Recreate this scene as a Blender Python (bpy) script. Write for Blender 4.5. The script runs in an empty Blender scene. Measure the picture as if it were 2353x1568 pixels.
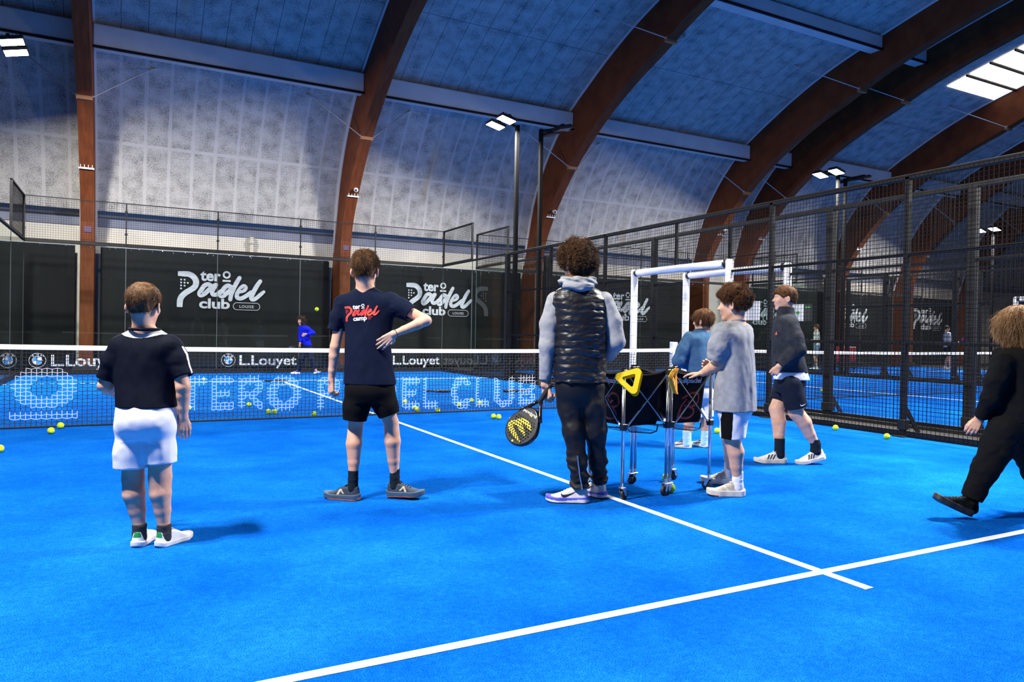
import bpy, bmesh, math, random
import numpy as np
from mathutils import Vector, Matrix
from mathutils.bvhtree import BVHTree

random.seed(7)
RNG = np.random.default_rng(7)
SC = bpy.context.scene
COL = SC.collection
PI = math.pi

# ---------------------------------------------------------------- camera
CAM_F = 1668.8                       # focal length in pixels of the 2353 wide frame
CAM_POS = np.array([-2.933, -9.297, 1.1087])
CAM_R = np.array([0.88403184, -0.4670882, 0.01778523])
CAM_U = np.array([-0.01103219, 0.01718885, 0.9997914])
CAM_D = np.array([0.46729647, 0.88404364, -0.01004248])
cam_data = bpy.data.cameras.new('camera')
cam_data.sensor_width = 36.0
cam_data.lens = CAM_F * 36.0 / 2353.0
cam_data.clip_start = 0.02
cam_data.clip_end = 300
cam = bpy.data.objects.new('camera', cam_data)
COL.objects.link(cam)
cam.matrix_world = Matrix((
    (CAM_R[0], CAM_U[0], -CAM_D[0], CAM_POS[0]),
    (CAM_R[1], CAM_U[1], -CAM_D[1], CAM_POS[1]),
    (CAM_R[2], CAM_U[2], -CAM_D[2], CAM_POS[2]),
    (0, 0, 0, 1)))
SC.camera = cam


def ray_of(px, py):
    return CAM_D + CAM_R * ((px - 1176.5) / CAM_F) - CAM_U * ((py - 784.0) / CAM_F)


def at_depth(px, py, d):
    """world point seen at a photo pixel at a given distance along the view axis"""
    return CAM_POS + ray_of(px, py) * d


def on_plane(px, py, axis, value):
    r = ray_of(px, py)
    return CAM_POS + r * ((value - CAM_POS[axis]) / r[axis])


# ---------------------------------------------------------------- world, exposure
world = bpy.data.worlds.new('hall_air')
SC.world = world
world.use_nodes = True
world.node_tree.nodes['Background'].inputs[0].default_value = (0.45, 0.52, 0.7, 1)
world.node_tree.nodes['Background'].inputs[1].default_value = 0.006
SC.view_settings.view_transform = 'Standard'
SC.view_settings.look = 'None'
SC.view_settings.gamma = 1.0
SC.view_settings.exposure = 0.0
SC.view_settings.use_curve_mapping = False
SC.cycles.max_bounces = 7
SC.cycles.diffuse_bounces = 4
SC.cycles.glossy_bounces = 3
SC.cycles.transmission_bounces = 3
SC.cycles.transparent_max_bounces = 24
SC.cycles.use_denoising = True
SC.cycles.sample_clamp_indirect = 6.0
SC.cycles.caustics_reflective = False
SC.cycles.caustics_refractive = False
LAMP_POWER = 570.0                   # watts of each floodlight head


# ---------------------------------------------------------------- objects
def tag(o, label, cat, group=None, kind=None):
    if label:
        o['label'] = label
    if cat:
        o['category'] = cat
    if group:
        o['group'] = group
    if kind:
        o['kind'] = kind
    return o


def thing(name, label, cat, loc=(0, 0, 0), group=None, rot=None):
    o = bpy.data.objects.new(name, None)
    o.empty_display_size = 0.1
    COL.objects.link(o)
    o.location = loc
    if rot is not None:
        o.rotation_euler = rot
    return tag(o, label, cat, group)


def struct(o):
    o['kind'] = 'structure'
    return o


def link_mesh(name, me, mats, parent=None, loc=None):
    for m in (mats if isinstance(mats, (list, tuple)) else [mats]):
        me.materials.append(m)
    o = bpy.data.objects.new(name, me)
    COL.objects.link(o)
    if loc is not None:
        o.location = loc
    if parent is not None:
        o.parent = parent
    return o


def root_of(o):
    """translation of the chain of parents that are not yet evaluated (all our roots are unrotated unless stated)"""
    x = np.zeros(3)
    while o is not None:
        x = x + np.array(o.location)
        o = o.parent
    return x


class MB:
    """collects simple shapes; build() links them as one mesh object"""

    def __init__(self):
        self.v, self.f, self.m = [], [], []

    def add(self, verts, faces, mi=0):
        n = len(self.v)
        self.v.extend([tuple(map(float, p)) for p in verts])
        self.f.extend([tuple(i + n for i in q) for q in faces])
        self.m.extend([mi] * len(faces))
        return self

    def box(self, lo, hi, mi=0):
        x0, y0, z0 = lo
        x1, y1, z1 = hi
        v = [(x0, y0, z0), (x1, y0, z0), (x1, y1, z0), (x0, y1, z0), (x0, y0, z1), (x1, y0, z1), (x1, y1, z1), (x0, y1, z1)]
        return self.add(v, [(0, 3, 2, 1), (4, 5, 6, 7), (0, 1, 5, 4), (1, 2, 6, 5), (2, 3, 7, 6), (3, 0, 4, 7)], mi)

    def bbox(self, lo, hi, b=0.005, mi=0):
        """box with chamfered edges"""
        lo, hi = np.array(lo, float), np.array(hi, float)
        c, h = (lo + hi) / 2, (hi - lo) / 2
        b = min(b, *(h * 0.9))
        v, idx = [], {}
        for sx in (-1, 1):
            for sy in (-1, 1):
                for sz in (-1, 1):
                    s = np.array([sx, sy, sz])
                    for a in range(3):
                        q = s * (h - b)
                        q[a] = s[a] * h[a]
                        idx[(sx, sy, sz, a)] = len(v)
                        v.append(c + q)
        f = []
        for a in range(3):
            u, w = (a + 1) % 3, (a + 2) % 3
            for s in (-1, 1):
                q = []
                for su, sw in ((-1, -1), (1, -1), (1, 1), (-1, 1)):
                    k = [0, 0, 0]
                    k[a], k[u], k[w] = s, su, sw
                    q.append(idx[tuple(k) + (a,)])
                f.append(q if s > 0 else q[::-1])
        for a in range(3):
            u, w = (a + 1) % 3, (a + 2) % 3
            for su in (-1, 1):
                for sw in (-1, 1):
                    k0, k1 = [0, 0, 0], [0, 0, 0]
                    k0[a], k1[a] = -1, 1
                    k0[u] = k1[u] = su
                    k0[w] = k1[w] = sw
                    q = [idx[tuple(k0) + (u,)], idx[tuple(k1) + (u,)], idx[tuple(k1) + (w,)], idx[tuple(k0) + (w,)]]
                    f.append(q if su * sw > 0 else q[::-1])
        for sx in (-1, 1):
            for sy in (-1, 1):
                for sz in (-1, 1):
                    q = [idx[(sx, sy, sz, a)] for a in range(3)]
                    f.append(q if sx * sy * sz > 0 else q[::-1])
        return self.add(v, f, mi)

    def tube(self, pts, r, n=8, mi=0, cap=True, closed=False):
        """sweep of a circle; r a number or one per point"""
        pts = [np.array(p, float) for p in pts]
        N = len(pts)
        rr = [r] * N if np.isscalar(r) else list(r)
        tang = []
        for i in range(N):
            if closed:
                t = pts[(i + 1) % N] - pts[i - 1]
            else:
                t = pts[min(i + 1, N - 1)] - pts[max(i - 1, 0)]
            tang.append(t / (np.linalg.norm(t) + 1e-12))
        a = np.array([0, 0, 1.0]) if abs(tang[0][2]) < 0.9 else np.array([1.0, 0, 0])
        u = np.cross(tang[0], a)
        u /= np.linalg.norm(u)
        v = []
        for i in range(N):
            u = u - tang[i] * (u @ tang[i])
            u /= np.linalg.norm(u) + 1e-12
            w = np.cross(tang[i], u)
            for k in range(n):
                an = 2 * PI * k / n
                v.append(pts[i] + rr[i] * (math.cos(an) * u + math.sin(an) * w))
        f = []
        for i in range(N if closed else N - 1):
            j = (i + 1) % N
            for k in range(n):
                l = (k + 1) % n
                f.append((i * n + k, i * n + l, j * n + l, j * n + k))
        if cap and not closed:
            f.append(tuple(range(n))[::-1])
            f.append(tuple((N - 1) * n + k for k in range(n)))
        return self.add(v, f, mi)

    def bar(self, p0, p1, w, h=None, up=(0, 0, 1), mi=0):
        """rectangular bar from p0 to p1, w across, h along up"""
        p0, p1 = np.array(p0, float), np.array(p1, float)
        h = w if h is None else h
        t = p1 - p0
        t /= np.linalg.norm(t)
        up = np.array(up, float)
        if abs(up @ t) > 0.99:
            up = np.array([1.0, 0, 0])
        s = np.cross(t, up)
        s /= np.linalg.norm(s)
        q = np.cross(s, t)
        v = []
        for p in (p0, p1):
            for a, b in ((-1, -1), (1, -1), (1, 1), (-1, 1)):
                v.append(p + s * a * w / 2 + q * b * h / 2)
        return self.add(v, [(0, 1, 5, 4), (1, 2, 6, 5), (2, 3, 7, 6), (3, 0, 4, 7), (3, 2, 1, 0), (4, 5, 6, 7)], mi)

    def wire(self, p0, p1, w, mi=0):
        """long thin square wire without end caps"""
        p0, p1 = np.array(p0, float), np.array(p1, float)
        t = p1 - p0
        t /= np.linalg.norm(t)
        a = np.array([0, 0, 1.0]) if abs(t[2]) < 0.9 else np.array([1.0, 0, 0])
        s = np.cross(t, a)
        s /= np.linalg.norm(s)
        q = np.cross(s, t)
        v = [p + (s * x + q * y) * w / 2 for p in (p0, p1) for x, y in ((-1, -1), (1, -1), (1, 1), (-1, 1))]
        return self.add(v, [(0, 1, 5, 4), (1, 2, 6, 5), (2, 3, 7, 6), (3, 0, 4, 7)], mi)

    def prism(self, poly, o, ex, ey, ez, d, mi=0):
        """polygon (2D, ccw) laid in ex, ey at o and extruded d along ez"""
        o, ex, ey, ez = (np.array(q, float) for q in (o, ex, ey, ez))
        n = len(poly)
        v = [o + ex * x + ey * y for x, y in poly] + [o + ex * x + ey * y + ez * d for x, y in poly]
        f = [tuple(range(n))[::-1], tuple(range(n, 2 * n))]
        for i in range(n):
            j = (i + 1) % n
            f.append((i, j, n + j, n + i))
        return self.add(v, f, mi)

    def lathe(self, prof, c=(0, 0, 0), n=16, mi=0, axis=2):
        """profile of (r, z) turned about an axis through c"""
        v, f = [], []
        for r, z in prof:
            for k in range(n):
                a = 2 * PI * k / n
                p = [r * math.cos(a), r * math.sin(a), z]
                p = p if axis == 2 else ([z, p[0], p[1]] if axis == 0 else [p[1], z, p[0]])
                v.append(np.array(c, float) + p)
        for i in range(len(prof) - 1):
            for k in range(n):
                l = (k + 1) % n
                f.append((i * n + k, i * n + l, (i + 1) * n + l, (i + 1) * n + k))
        return self.add(v, f, mi)

    def sphere(self, c, r, nu=16, nv=10, mi=0, sc=(1, 1, 1)):
        prof = [(max(1e-4, r * math.sin(PI * i / nv)), -r * math.cos(PI * i / nv)) for i in range(nv + 1)]
        n0 = len(self.v)
        self.lathe(prof, (0, 0, 0), nu, mi)
        for i in range(n0, len(self.v)):
            x, y, z = self.v[i]
            self.v[i] = (x * sc[0] + c[0], y * sc[1] + c[1], z * sc[2] + c[2])
        return self

    def xform(self, R, o, start=0):
        """rotate (3x3, columns = new axes) and move everything collected since start"""
        R, o = np.array(R, float), np.array(o, float)
        V = np.array(self.v[start:])
        V = V @ R.T + o
        self.v[start:] = [tuple(p) for p in V]
        return self

    def build(self, name, mats, parent=None, smooth=False, loc=None):
        """vertices are in world space: parent offset is taken off"""
        off = root_of(parent) if parent is not None else np.zeros(3)
        if loc is not None:
            off = off + np.array(loc)
        V = np.array(self.v) - off
        me = bpy.data.meshes.new(name)
        me.from_pydata([tuple(p) for p in V], [], self.f)
        me.polygons.foreach_set('material_index', self.m)
        if smooth:
            me.polygons.foreach_set('use_smooth', [True] * len(self.f))
        me.update()
        return link_mesh(name, me, mats, parent, loc)


# ---------------------------------------------------------------- materials
def new_mat(name, color=(0.5, 0.5, 0.5), rough=0.6, metal=0.0, spec=0.5):
    m = bpy.data.materials.new(name)
    m.use_nodes = True
    b = m.node_tree.nodes['Principled BSDF']
    b.inputs['Base Color'].default_value = (*color, 1)
    b.inputs['Roughness'].default_value = rough
    b.inputs['Metallic'].default_value = metal
    b.inputs['Specular IOR Level'].default_value = spec
    return m


def nd(m, t, **kw):
    n = m.node_tree.nodes.new(t)
    for k, v in kw.items():
        setattr(n, k, v)
    return n


def lk(m, a, b):
    m.node_tree.links.new(a, b)


def bsdf(m):
    return m.node_tree.nodes['Principled BSDF']


def ramp(m, fac, stops):
    r = nd(m, 'ShaderNodeValToRGB')
    el = r.color_ramp.elements
    while len(el) < len(stops):
        el.new(0.5)
    for e, (p, c) in zip(el, stops):
        e.position = p
        e.color = (*c, 1) if len(c) == 3 else c
    lk(m, fac, r.inputs[0])
    return r.outputs[0]


def noise(m, scale, detail=3, rough=0.55, coord='Object', stretch=None):
    tc = nd(m, 'ShaderNodeTexCoord')
    out = tc.outputs[coord]
    if stretch:
        mp = nd(m, 'ShaderNodeMapping')
        mp.inputs['Scale'].default_value = stretch
        lk(m, out, mp.inputs[0])
        out = mp.outputs[0]
    n = nd(m, 'ShaderNodeTexNoise')
    n.inputs['Scale'].default_value = scale
    n.inputs['Detail'].default_value = detail
    n.inputs['Roughness'].default_value = rough
    lk(m, out, n.inputs['Vector'])
    return n.outputs[0]


def bump(m, h, strength=0.3, dist=0.01):
    b = nd(m, 'ShaderNodeBump')
    b.inputs['Strength'].default_value = strength
    b.inputs['Distance'].default_value = dist
    lk(m, h, b.inputs['Height'])
    lk(m, b.outputs[0], bsdf(m).inputs['Normal'])


def vary_mat(name, c0, c1, scale, rough=0.7, detail=3, lo=0.35, hi=0.65, bmp=0, bscale=None, metal=0.0, spec=0.4, stretch=None):
    """two tones mixed by noise, with an optional bump"""
    m = new_mat(name, c0, rough, metal, spec)
    n = noise(m, scale, detail, stretch=stretch)
    lk(m, ramp(m, n, [(lo, c0), (hi, c1)]), bsdf(m).inputs['Base Color'])
    if bmp:
        bump(m, noise(m, bscale or scale, 2, stretch=stretch), bmp, 0.004)
    return m


def srgb(r, g, b):
    def f(x):
        x /= 255.0
        return x / 12.92 if x <= 0.04045 else ((x + 0.055) / 1.055) ** 2.4
    return (f(r), f(g), f(b))


M = {}
M['black_metal'] = vary_mat('black_powder_coat', (0.009, 0.009, 0.010), (0.015, 0.015, 0.016), 8, 0.55, spec=0.18)
M['pole_black'] = new_mat('matt_black_pole', (0.005, 0.005, 0.0055), 0.8, spec=0.08)
M['grey_metal'] = new_mat('grey_metal', (0.18, 0.19, 0.2), 0.4, 0.8)
M['steel'] = new_mat('brushed_steel', (0.62, 0.63, 0.65), 0.3, 1.0)
M['alu'] = vary_mat('aluminium_tube', (0.62, 0.64, 0.68), (0.72, 0.74, 0.78), 30, 0.28, metal=1.0)
M['wire'] = new_mat('black_coated_wire', (0.007, 0.007, 0.0075), 0.6, spec=0.12)
M['white_paint'] = vary_mat('white_vinyl_padding', (0.78, 0.79, 0.8), (0.86, 0.86, 0.86), 6, 0.4)
M['white_tape'] = vary_mat('white_net_tape', (0.78, 0.78, 0.78), (0.86, 0.86, 0.86), 14, 0.7, bmp=0.3, bscale=40)
M['white'] = new_mat('white_print', (0.8, 0.8, 0.81), 0.6)
M['logo_grey'] = vary_mat('pale_grey_print', (0.52, 0.53, 0.56), (0.66, 0.67, 0.7), 5, 0.7, stretch=(1, 1, 4))
M['net_black'] = new_mat('black_net_cord', (0.012, 0.012, 0.014), 0.8)
M['net_white'] = new_mat('white_painted_net_cord', (0.58, 0.60, 0.64), 0.8)
M['rubber'] = new_mat('black_rubber', (0.015, 0.015, 0.016), 0.55)
M['black_plastic'] = new_mat('black_plastic', (0.012, 0.012, 0.013), 0.35)
M['ball'] = vary_mat('yellow_green_felt', (0.55, 0.82, 0.01), (0.68, 0.92, 0.03), 60, 0.9, bmp=0.4, bscale=300, spec=0.1)
M['ball_seam'] = new_mat('ball_seam_white', (0.75, 0.85, 0.4), 0.8)
# ================================================================ the hall
INNER = [(11.38, 0.0), (11.4, 2.0), (11.4, 3.3), (11.2, 4.1), (10.5, 5.12), (9.45, 6.18), (7.9, 7.25), (6.5, 7.92), (5.4, 8.33), (3.76, 8.95), (1.07, 9.6), (-1.6, 10.0), (-4.5, 10.15)]
OUTER = [(12.45, 0.0), (12.4, 2.0), (12.2, 3.3), (11.98, 4.05), (11.5, 5.5), (10.75, 6.65), (9.6, 7.74), (8.3, 8.46), (6.9, 9.1), (5.35, 9.61), (2.2, 10.35), (-1.0, 10.9), (-4.5, 11.1)]


def resample(prof, n):
    """smooth Catmull-Rom resampling of a (y, z) profile, even in arc length"""
    p = np.array(prof, float)
    q = np.vstack([2 * p[0] - p[1], p, 2 * p[-1] - p[-2]])
    out = []
    for i in range(1, len(q) - 2):
        for t in np.linspace(0, 1, 12, endpoint=False):
            a, b, c, d = q[i - 1], q[i], q[i + 1], q[i + 2]
            out.append(0.5 * ((2 * b) + (-a + c) * t + (2 * a - 5 * b + 4 * c - d) * t * t + (-a + 3 * b - 3 * c + d) * t ** 3))
    out.append(p[-1])
    out = np.array(out)
    s = np.r_[0, np.cumsum(np.linalg.norm(np.diff(out, axis=0), axis=1))]
    g = np.linspace(0, s[-1], n)
    return np.c_[np.interp(g, s, out[:, 0]), np.interp(g, s, out[:, 1])]


def mirror_y(prof, y0=-4.5):
    p = np.array(prof)
    return np.vstack([p, np.c_[2 * y0 - p[-2::-1, 0], p[-2::-1, 1]]])


# --- materials of the shell
def panel_mat():
    m = new_mat('mottled_acoustic_board', (0.6, 0.6, 0.6), 0.9, spec=0.1)
    uv = nd(m, 'ShaderNodeUVMap')
    uv.uv_map = 'uv'
    sep = nd(m, 'ShaderNodeSeparateXYZ')
    lk(m, uv.outputs[0], sep.inputs[0])

    def mth(op, a, b=None):
        n = nd(m, 'ShaderNodeMath', operation=op)
        for i, v in enumerate((a, b)):
            if v is None:
                continue
            if isinstance(v, (int, float)):
                n.inputs[i].default_value = v
            else:
                lk(m, v, n.inputs[i])
        return n.outputs[0]
    # fine dark fibre speckle in cloudy patches
    nf = nd(m, 'ShaderNodeTexNoise')
    nf.inputs['Scale'].default_value = 34
    nf.inputs['Detail'].default_value = 6
    nf.inputs['Roughness'].default_value = 0.78
    lk(m, uv.outputs[0], nf.inputs['Vector'])
    npt = nd(m, 'ShaderNodeTexNoise')
    npt.inputs['Scale'].default_value = 3.1
    npt.inputs['Detail'].default_value = 4
    lk(m, uv.outputs[0], npt.inputs['Vector'])
    s = mth('ADD', nf.outputs[0], mth('MULTIPLY', npt.outputs[0], 0.42))
    col = ramp(m, s, [(0.63, (0.56, 0.54, 0.505)), (0.77, (0.35, 0.34, 0.32)), (0.90, (0.07, 0.07, 0.07))])
    # joints: boards 0.55 wide; rows by arc length
    fx = mth('ABSOLUTE', mth('SUBTRACT', mth('FRACT', mth('DIVIDE', sep.outputs[0], 0.55)), 0.5))
    wob = nd(m, 'ShaderNodeTexNoise')
    wob.inputs['Scale'].default_value = 1.3
    lk(m, uv.outputs[0], wob.inputs['Vector'])
    band = mth('ADD', fx, mth('MULTIPLY', mth('SUBTRACT', wob.outputs[0], 0.5), 0.08))
    low = mth('LESS_THAN', sep.outputs[1], 4.45)          # filled white joints below the first purlin
    jw = mth('MULTIPLY', mth('GREATER_THAN', band, 0.43), low)
    rows = mth('ABSOLUTE', mth('SUBTRACT', mth('FRACT', mth('DIVIDE', mth('ADD', sep.outputs[1], 0.85), 2.6)), 0.5))
    jr = mth('GREATER_THAN', rows, 0.484)
    jwr = mth('MAXIMUM', jw, mth('MULTIPLY', jr, low))
    hi = mth('SUBTRACT', 1.0, low)
    jd = mth('MULTIPLY', mth('MAXIMUM', mth('GREATER_THAN', fx, 0.488), mth('GREATER_THAN', rows, 0.497)), hi)
    m1 = nd(m, 'ShaderNodeMixRGB')
    m1.inputs[2].default_value = (0.58, 0.56, 0.535, 1)
    lk(m, mth('MULTIPLY', jwr, 0.72), m1.inputs[0])
    lk(m, col, m1.inputs[1])
    m2 = nd(m, 'ShaderNodeMixRGB')
    m2.inputs[2].default_value = (0.06, 0.06, 0.065, 1)
    lk(m, mth('MULTIPLY', jd, 0.8), m2.inputs[0])
    lk(m, m1.outputs[0], m2.inputs[1])
    # a few rusty leak marks
    st = nd(m, 'ShaderNodeTexNoise')
    st.inputs['Scale'].default_value = 1.0
    st.inputs['Detail'].default_value = 4
    mp = nd(m, 'ShaderNodeMapping')
    mp.inputs['Scale'].default_value = (1.6, 0.22, 1)
    mp.inputs['Location'].default_value = (3.3, 7.1, 0)
    lk(m, uv.outputs[0], mp.inputs[0])
    lk(m, mp.outputs[0], st.inputs['Vector'])
    m3 = nd(m, 'ShaderNodeMixRGB')
    m3.inputs[2].default_value = (0.42, 0.30, 0.13, 1)
    lk(m, mth('MULTIPLY', ramp(m, st.outputs[0], [(0.66, (0, 0, 0)), (0.76, (1, 1, 1))]), 0.45), m3.inputs[0])
    lk(m, m2.outputs[0], m3.inputs[1])
    lk(m, m3.outputs[0], bsdf(m).inputs['Base Color'])
    bump(m, nf.outputs[0], 0.25, 0.01)
    return m


M['panel'] = panel_mat()
M['wood'] = vary_mat('red_brown_glued_timber', (0.118, 0.032, 0.011), (0.175, 0.049, 0.015), 2.2, 0.65, spec=0.15, detail=5, stretch=(6, 1, 1), bmp=0.2, bscale=9)
M['cream'] = vary_mat('cream_wall_paint', (0.62, 0.58, 0.50), (0.70, 0.66, 0.58), 1.3, 0.85)
M['dark_wall'] = vary_mat('dark_grey_wall', (0.05, 0.055, 0.07), (0.07, 0.075, 0.09), 1.0, 0.85)
M['slate_band'] = vary_mat('slate_blue_band', (0.16, 0.18, 0.25), (0.22, 0.24, 0.31), 1.2, 0.7)
M['purlin'] = vary_mat('pale_grey_painted_beam', (0.58, 0.57, 0.56), (0.66, 0.65, 0.64), 1.5, 0.6)
M['concrete'] = vary_mat('grey_granulate_strip', (0.020, 0.0185, 0.0175), (0.045, 0.042, 0.039), 90, 0.95, detail=4, bmp=0.5, bscale=120)
M['trim_white'] = new_mat('white_edge_strip', (0.7, 0.7, 0.7), 0.6)

X0, X1 = -16.0, 52.0
# --- shell (walls and ceiling in one curved skin)
prof = mirror_y(resample([p for p in OUTER if p[1] >= 3.9], 60))
arc = np.r_[0, np.cumsum(np.linalg.norm(np.diff(prof, axis=0), axis=1))]
xs = np.linspace(X0, X1, 35)
V, F, UV = [], [], []
for x in xs:
    for (y, z), s in zip(prof, arc):
        V.append((x, y, z))
        UV.append((x + 40.0, s))
n = len(prof)
for i in range(len(xs) - 1):
    for j in range(n - 1):
        F.append((i * n + j, i * n + j + 1, (i + 1) * n + j + 1, (i + 1) * n + j))
me = bpy.data.meshes.new('ceiling')
me.from_pydata(V, [], F)
ul = me.uv_layers.new(name='uv')
li = np.zeros(len(me.loops), int)
me.loops.foreach_get('vertex_index', li)
ul.data.foreach_set('uv', np.array(UV)[li].ravel())
me.polygons.foreach_set('use_smooth', [True] * len(F))
struct(link_mesh('ceiling', me, M['panel']))

# --- low walls under the shell, ends of the hall, floor
b = MB()
b.box((X0, 12.42, 0), (X1, 12.62, 4.3))
struct(b.build('wall_back', M['cream']))
b = MB()
b.box((X0, -22.1, 0), (X1, -21.9, 4.3))
struct(b.build('wall_front', M['dark_wall']))
b = MB()
b.box((X0 - 0.2, -22, 0), (X0, 13, 11.3))
struct(b.build('wall_left', M['dark_wall']))
b = MB()
b.box((X1, -22, 0), (X1 + 0.2, 13, 11.3))
struct(b.build('wall_right', M['dark_wall']))
b = MB()
b.box((X0, 12.39, 3.70), (X1, 12.45, 3.95))
struct(b.build('trim_1', M['slate_band']))  # thin slate blue band along the top of the low back wall
b = MB()
b.box((X0, -22, -0.1), (X1, 13, -0.012))
struct(b.build('floor', M['concrete']))

# --- glued timber ribs
RIBS = [-16.5 + 0.0, -10.1, -3.7, 2.7, 9.1, 16.35, 18.4, 24.0, 28.6, 33.6, 39.5, 45.5]
RIB_W = 0.30
pi_ = mirror_y(resample(INNER, 48))
po_ = mirror_y(resample(OUTER, 48))
M['bracket'] = new_mat('orange_brown_plate', (0.32, 0.13, 0.05), 0.5)
M['galv'] = new_mat('galvanised_bracket', (0.5, 0.52, 0.55), 0.45, 0.7)


def prof_at(prof, z):
    """first (y, z) of a profile at height z on the far side"""
    k = len(prof) // 2
    return float(np.interp(z, prof[:k, 1], prof[:k, 0]))


for ri, xr in enumerate(RIBS[1:]):
    b = MB()
    xl = xr - RIB_W
    n = len(pi_)
    v = []
    for k in range(n):
        for x in (xl, xr):
            v.append((x, pi_[k][0], pi_[k][1]))
            v.append((x, po_[k][0], po_[k][1] + 0.03))
    f = []
    for k in range(n - 1):
        a, c = 4 * k, 4 * (k + 1)
        f += [(a, a + 2, c + 2, c), (a + 1, c + 1, c + 3, a + 3), (a, c, c + 1, a + 1), (a + 2, a + 3, c + 3, c + 2)]
    b.add(v, f)
    rib = struct(b.build('arched_beam', M['wood']))
    if xr > 36:
        continue
    # white sealing strip where the skin meets the rib
    e = MB()
    for k in range(int(n * 0.08), n // 2):
        for xx in (xl - 0.02, xr + 0.02):
            p, q = po_[k], po_[k + 1]
            e.bar((xx, p[0] - 0.02, p[1] - 0.03), (xx, q[0] - 0.02, q[1] - 0.03), 0.05, 0.05)
    e.build('edge_strip', M['trim_white'], rib)
    # knee braces and their plate, tie rods to the skin
    for hz, oz, dx in ((6.15, 7.35, 1.15), (8.5, 9.35, 1.2)):
        k = int(np.argmin(abs(pi_[:n // 2, 1] - hz)))
        y, z = pi_[k]
        p = MB()
        p.bbox((xl - 0.012, y - 0.02, z - 0.07), (xr + 0.012, y + 0.09, z + 0.07), 0.006)
        p.build('tie_plate', M['bracket'], rib)
        kk = int(np.argmin(abs(po_[:n // 2, 1] - oz)))
        yo, zo = po_[kk]
        for s, xx in ((-1, xl), (1, xr)):
            t = MB()
            end = np.array([xx + s * dx, yo - 0.06, zo - 0.08])
            t.tube([(xx, y, z), tuple(end)], 0.014, 6)
            t.bar(end + [0, 0.0, -0.02], end + [s * 0.14, 0.06, 0.06], 0.07, 0.02)
            t.build('tie_rod', M['galv'], rib)
    # galvanised fork bracket on the face of the rib
    k = int(np.argmin(abs(pi_[:n // 2, 1] - 4.75)))
    y, z = pi_[k]
    g = MB()
    g.box((xl - 0.01, y - 0.03, z - 0.045), (xr + 0.01, y + 0.02, z - 0.01))
    for i in range(4):
        xx = xl + 0.03 + i * (RIB_W - 0.06) / 3
        g.bar((xx, y - 0.02, z - 0.02), (xx, y - 0.03, z + 0.07), 0.03, 0.012)
    g.build('fork_bracket', M['galv'], rib)
    pl = MB()
    y = prof_at(pi_, 3.4)
    pl.box((xl + 0.08, y - 0.02, 3.42), (xr - 0.06, y + 0.02, 3.56))
    pl.build('name_plate', new_mat('dark_purple_plate', (0.06, 0.02, 0.09), 0.5), rib)

# --- purlins: boxed beams between the ribs along the skin
xe = [X0] + RIBS[1:] + [X1]
pn = 0
for (y, z, hy, hz) in ((9.35, 7.52, 0.16, 0.26), (4.45, 9.62, 0.2, 0.2)):
    for i in range(len(xe) - 1):
        a = xe[i]
        c = xe[i + 1] - RIB_W
        if c - a < 0.4 or (y < 6 and 18 < a < 19):
            continue
        b = MB()
        b.bbox((a, y - hy, z - hz), (c, y + hy, z + hz), 0.03)
        b.box((a, y - hy - 0.03, z - hz - 0.02), (c, y - hy + 0.03, z - hz + 0.03), 1)
        struct(b.build('ceiling_beam', [M['purlin'], M['black_metal']]))

# --- skylight panes between two ribs
M['sky_pane'] = new_mat('daylit_skylight_pane', (0.9, 0.88, 0.8), 0.5)
bsdf(M['sky_pane']).inputs['Emission Color'].default_value = (1.0, 0.95, 0.84, 1)
bsdf(M['sky_pane']).inputs['Emission Strength'].default_value = 1.15
sky = thing('skylight', 'bright daylit skylight of milky panes set high in the curved blue ceiling', 'skylight', (22.7, 3.0, 9.9))


def skin_z(y):
    k = len(prof) // 2
    return float(np.interp(-y, -prof[:k + 1, 0], prof[:k + 1, 1]))


fr = MB()
for i in range(9):
    ya, yb = 5.38 - i * 0.72, 5.38 - i * 0.72 - 0.66
    for j in range(4):
        xa = 20.95 + j * 0.68
        b = MB()
        za, zb = skin_z(ya) - 0.05, skin_z(yb) - 0.05
        b.add([(xa, ya, za), (xa + 0.66, ya, za), (xa + 0.66, yb, zb), (xa, yb, zb), (xa, ya, za + .03), (xa + 0.66, ya, za + .03), (xa + 0.66, yb, zb + .03), (xa, yb, zb + .03)],
              [(0, 1, 2, 3), (7, 6, 5, 4), (0, 4, 5, 1), (1, 5, 6, 2), (2, 6, 7, 3), (3, 7, 4, 0)])
        b.build('pane', M['sky_pane'], sky)
    fr.bar((20.85, yb - 0.03, skin_z(yb) - 0.08), (23.68, yb - 0.03, skin_z(yb) - 0.08), 0.05, 0.06)
fr.build('glazing_bar', M['black_metal'], sky)

# --- downpipe on the back wall
b = MB()
b.tube([(0.12, 12.31, 3.7), (0.12, 12.31, 0.0)], 0.06, 12)
b.tube([(0.12, 12.31, 3.60), (0.12, 12.31, 3.50)], 0.085, 12)
tag(b.build('downpipe', M['cream'], smooth=True), 'cream downpipe on the low wall above the black banner', 'pipe')
# ================================================================ lettering and logo shapes
def text_polys(s, size, bold=0.0, space=1.0):
    """flat mesh (verts 2D, faces) of a line of text in the built-in sans font, lower left at the origin"""
    cu = bpy.data.curves.new('t', 'FONT')
    cu.body = s
    cu.size = size
    cu.offset = bold * size
    cu.space_character = space
    cu.resolution_u = 4
    o = bpy.data.objects.new('t', cu)
    COL.objects.link(o)
    dg = bpy.context.evaluated_depsgraph_get()
    me = o.evaluated_get(dg).to_mesh()
    v = np.array([(p.co.x, p.co.y) for p in me.vertices])
    f = [tuple(q.vertices) for q in me.polygons]
    o.evaluated_get(dg).to_mesh_clear()
    bpy.data.objects.remove(o)
    bpy.data.curves.remove(cu)
    return v, f


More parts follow.
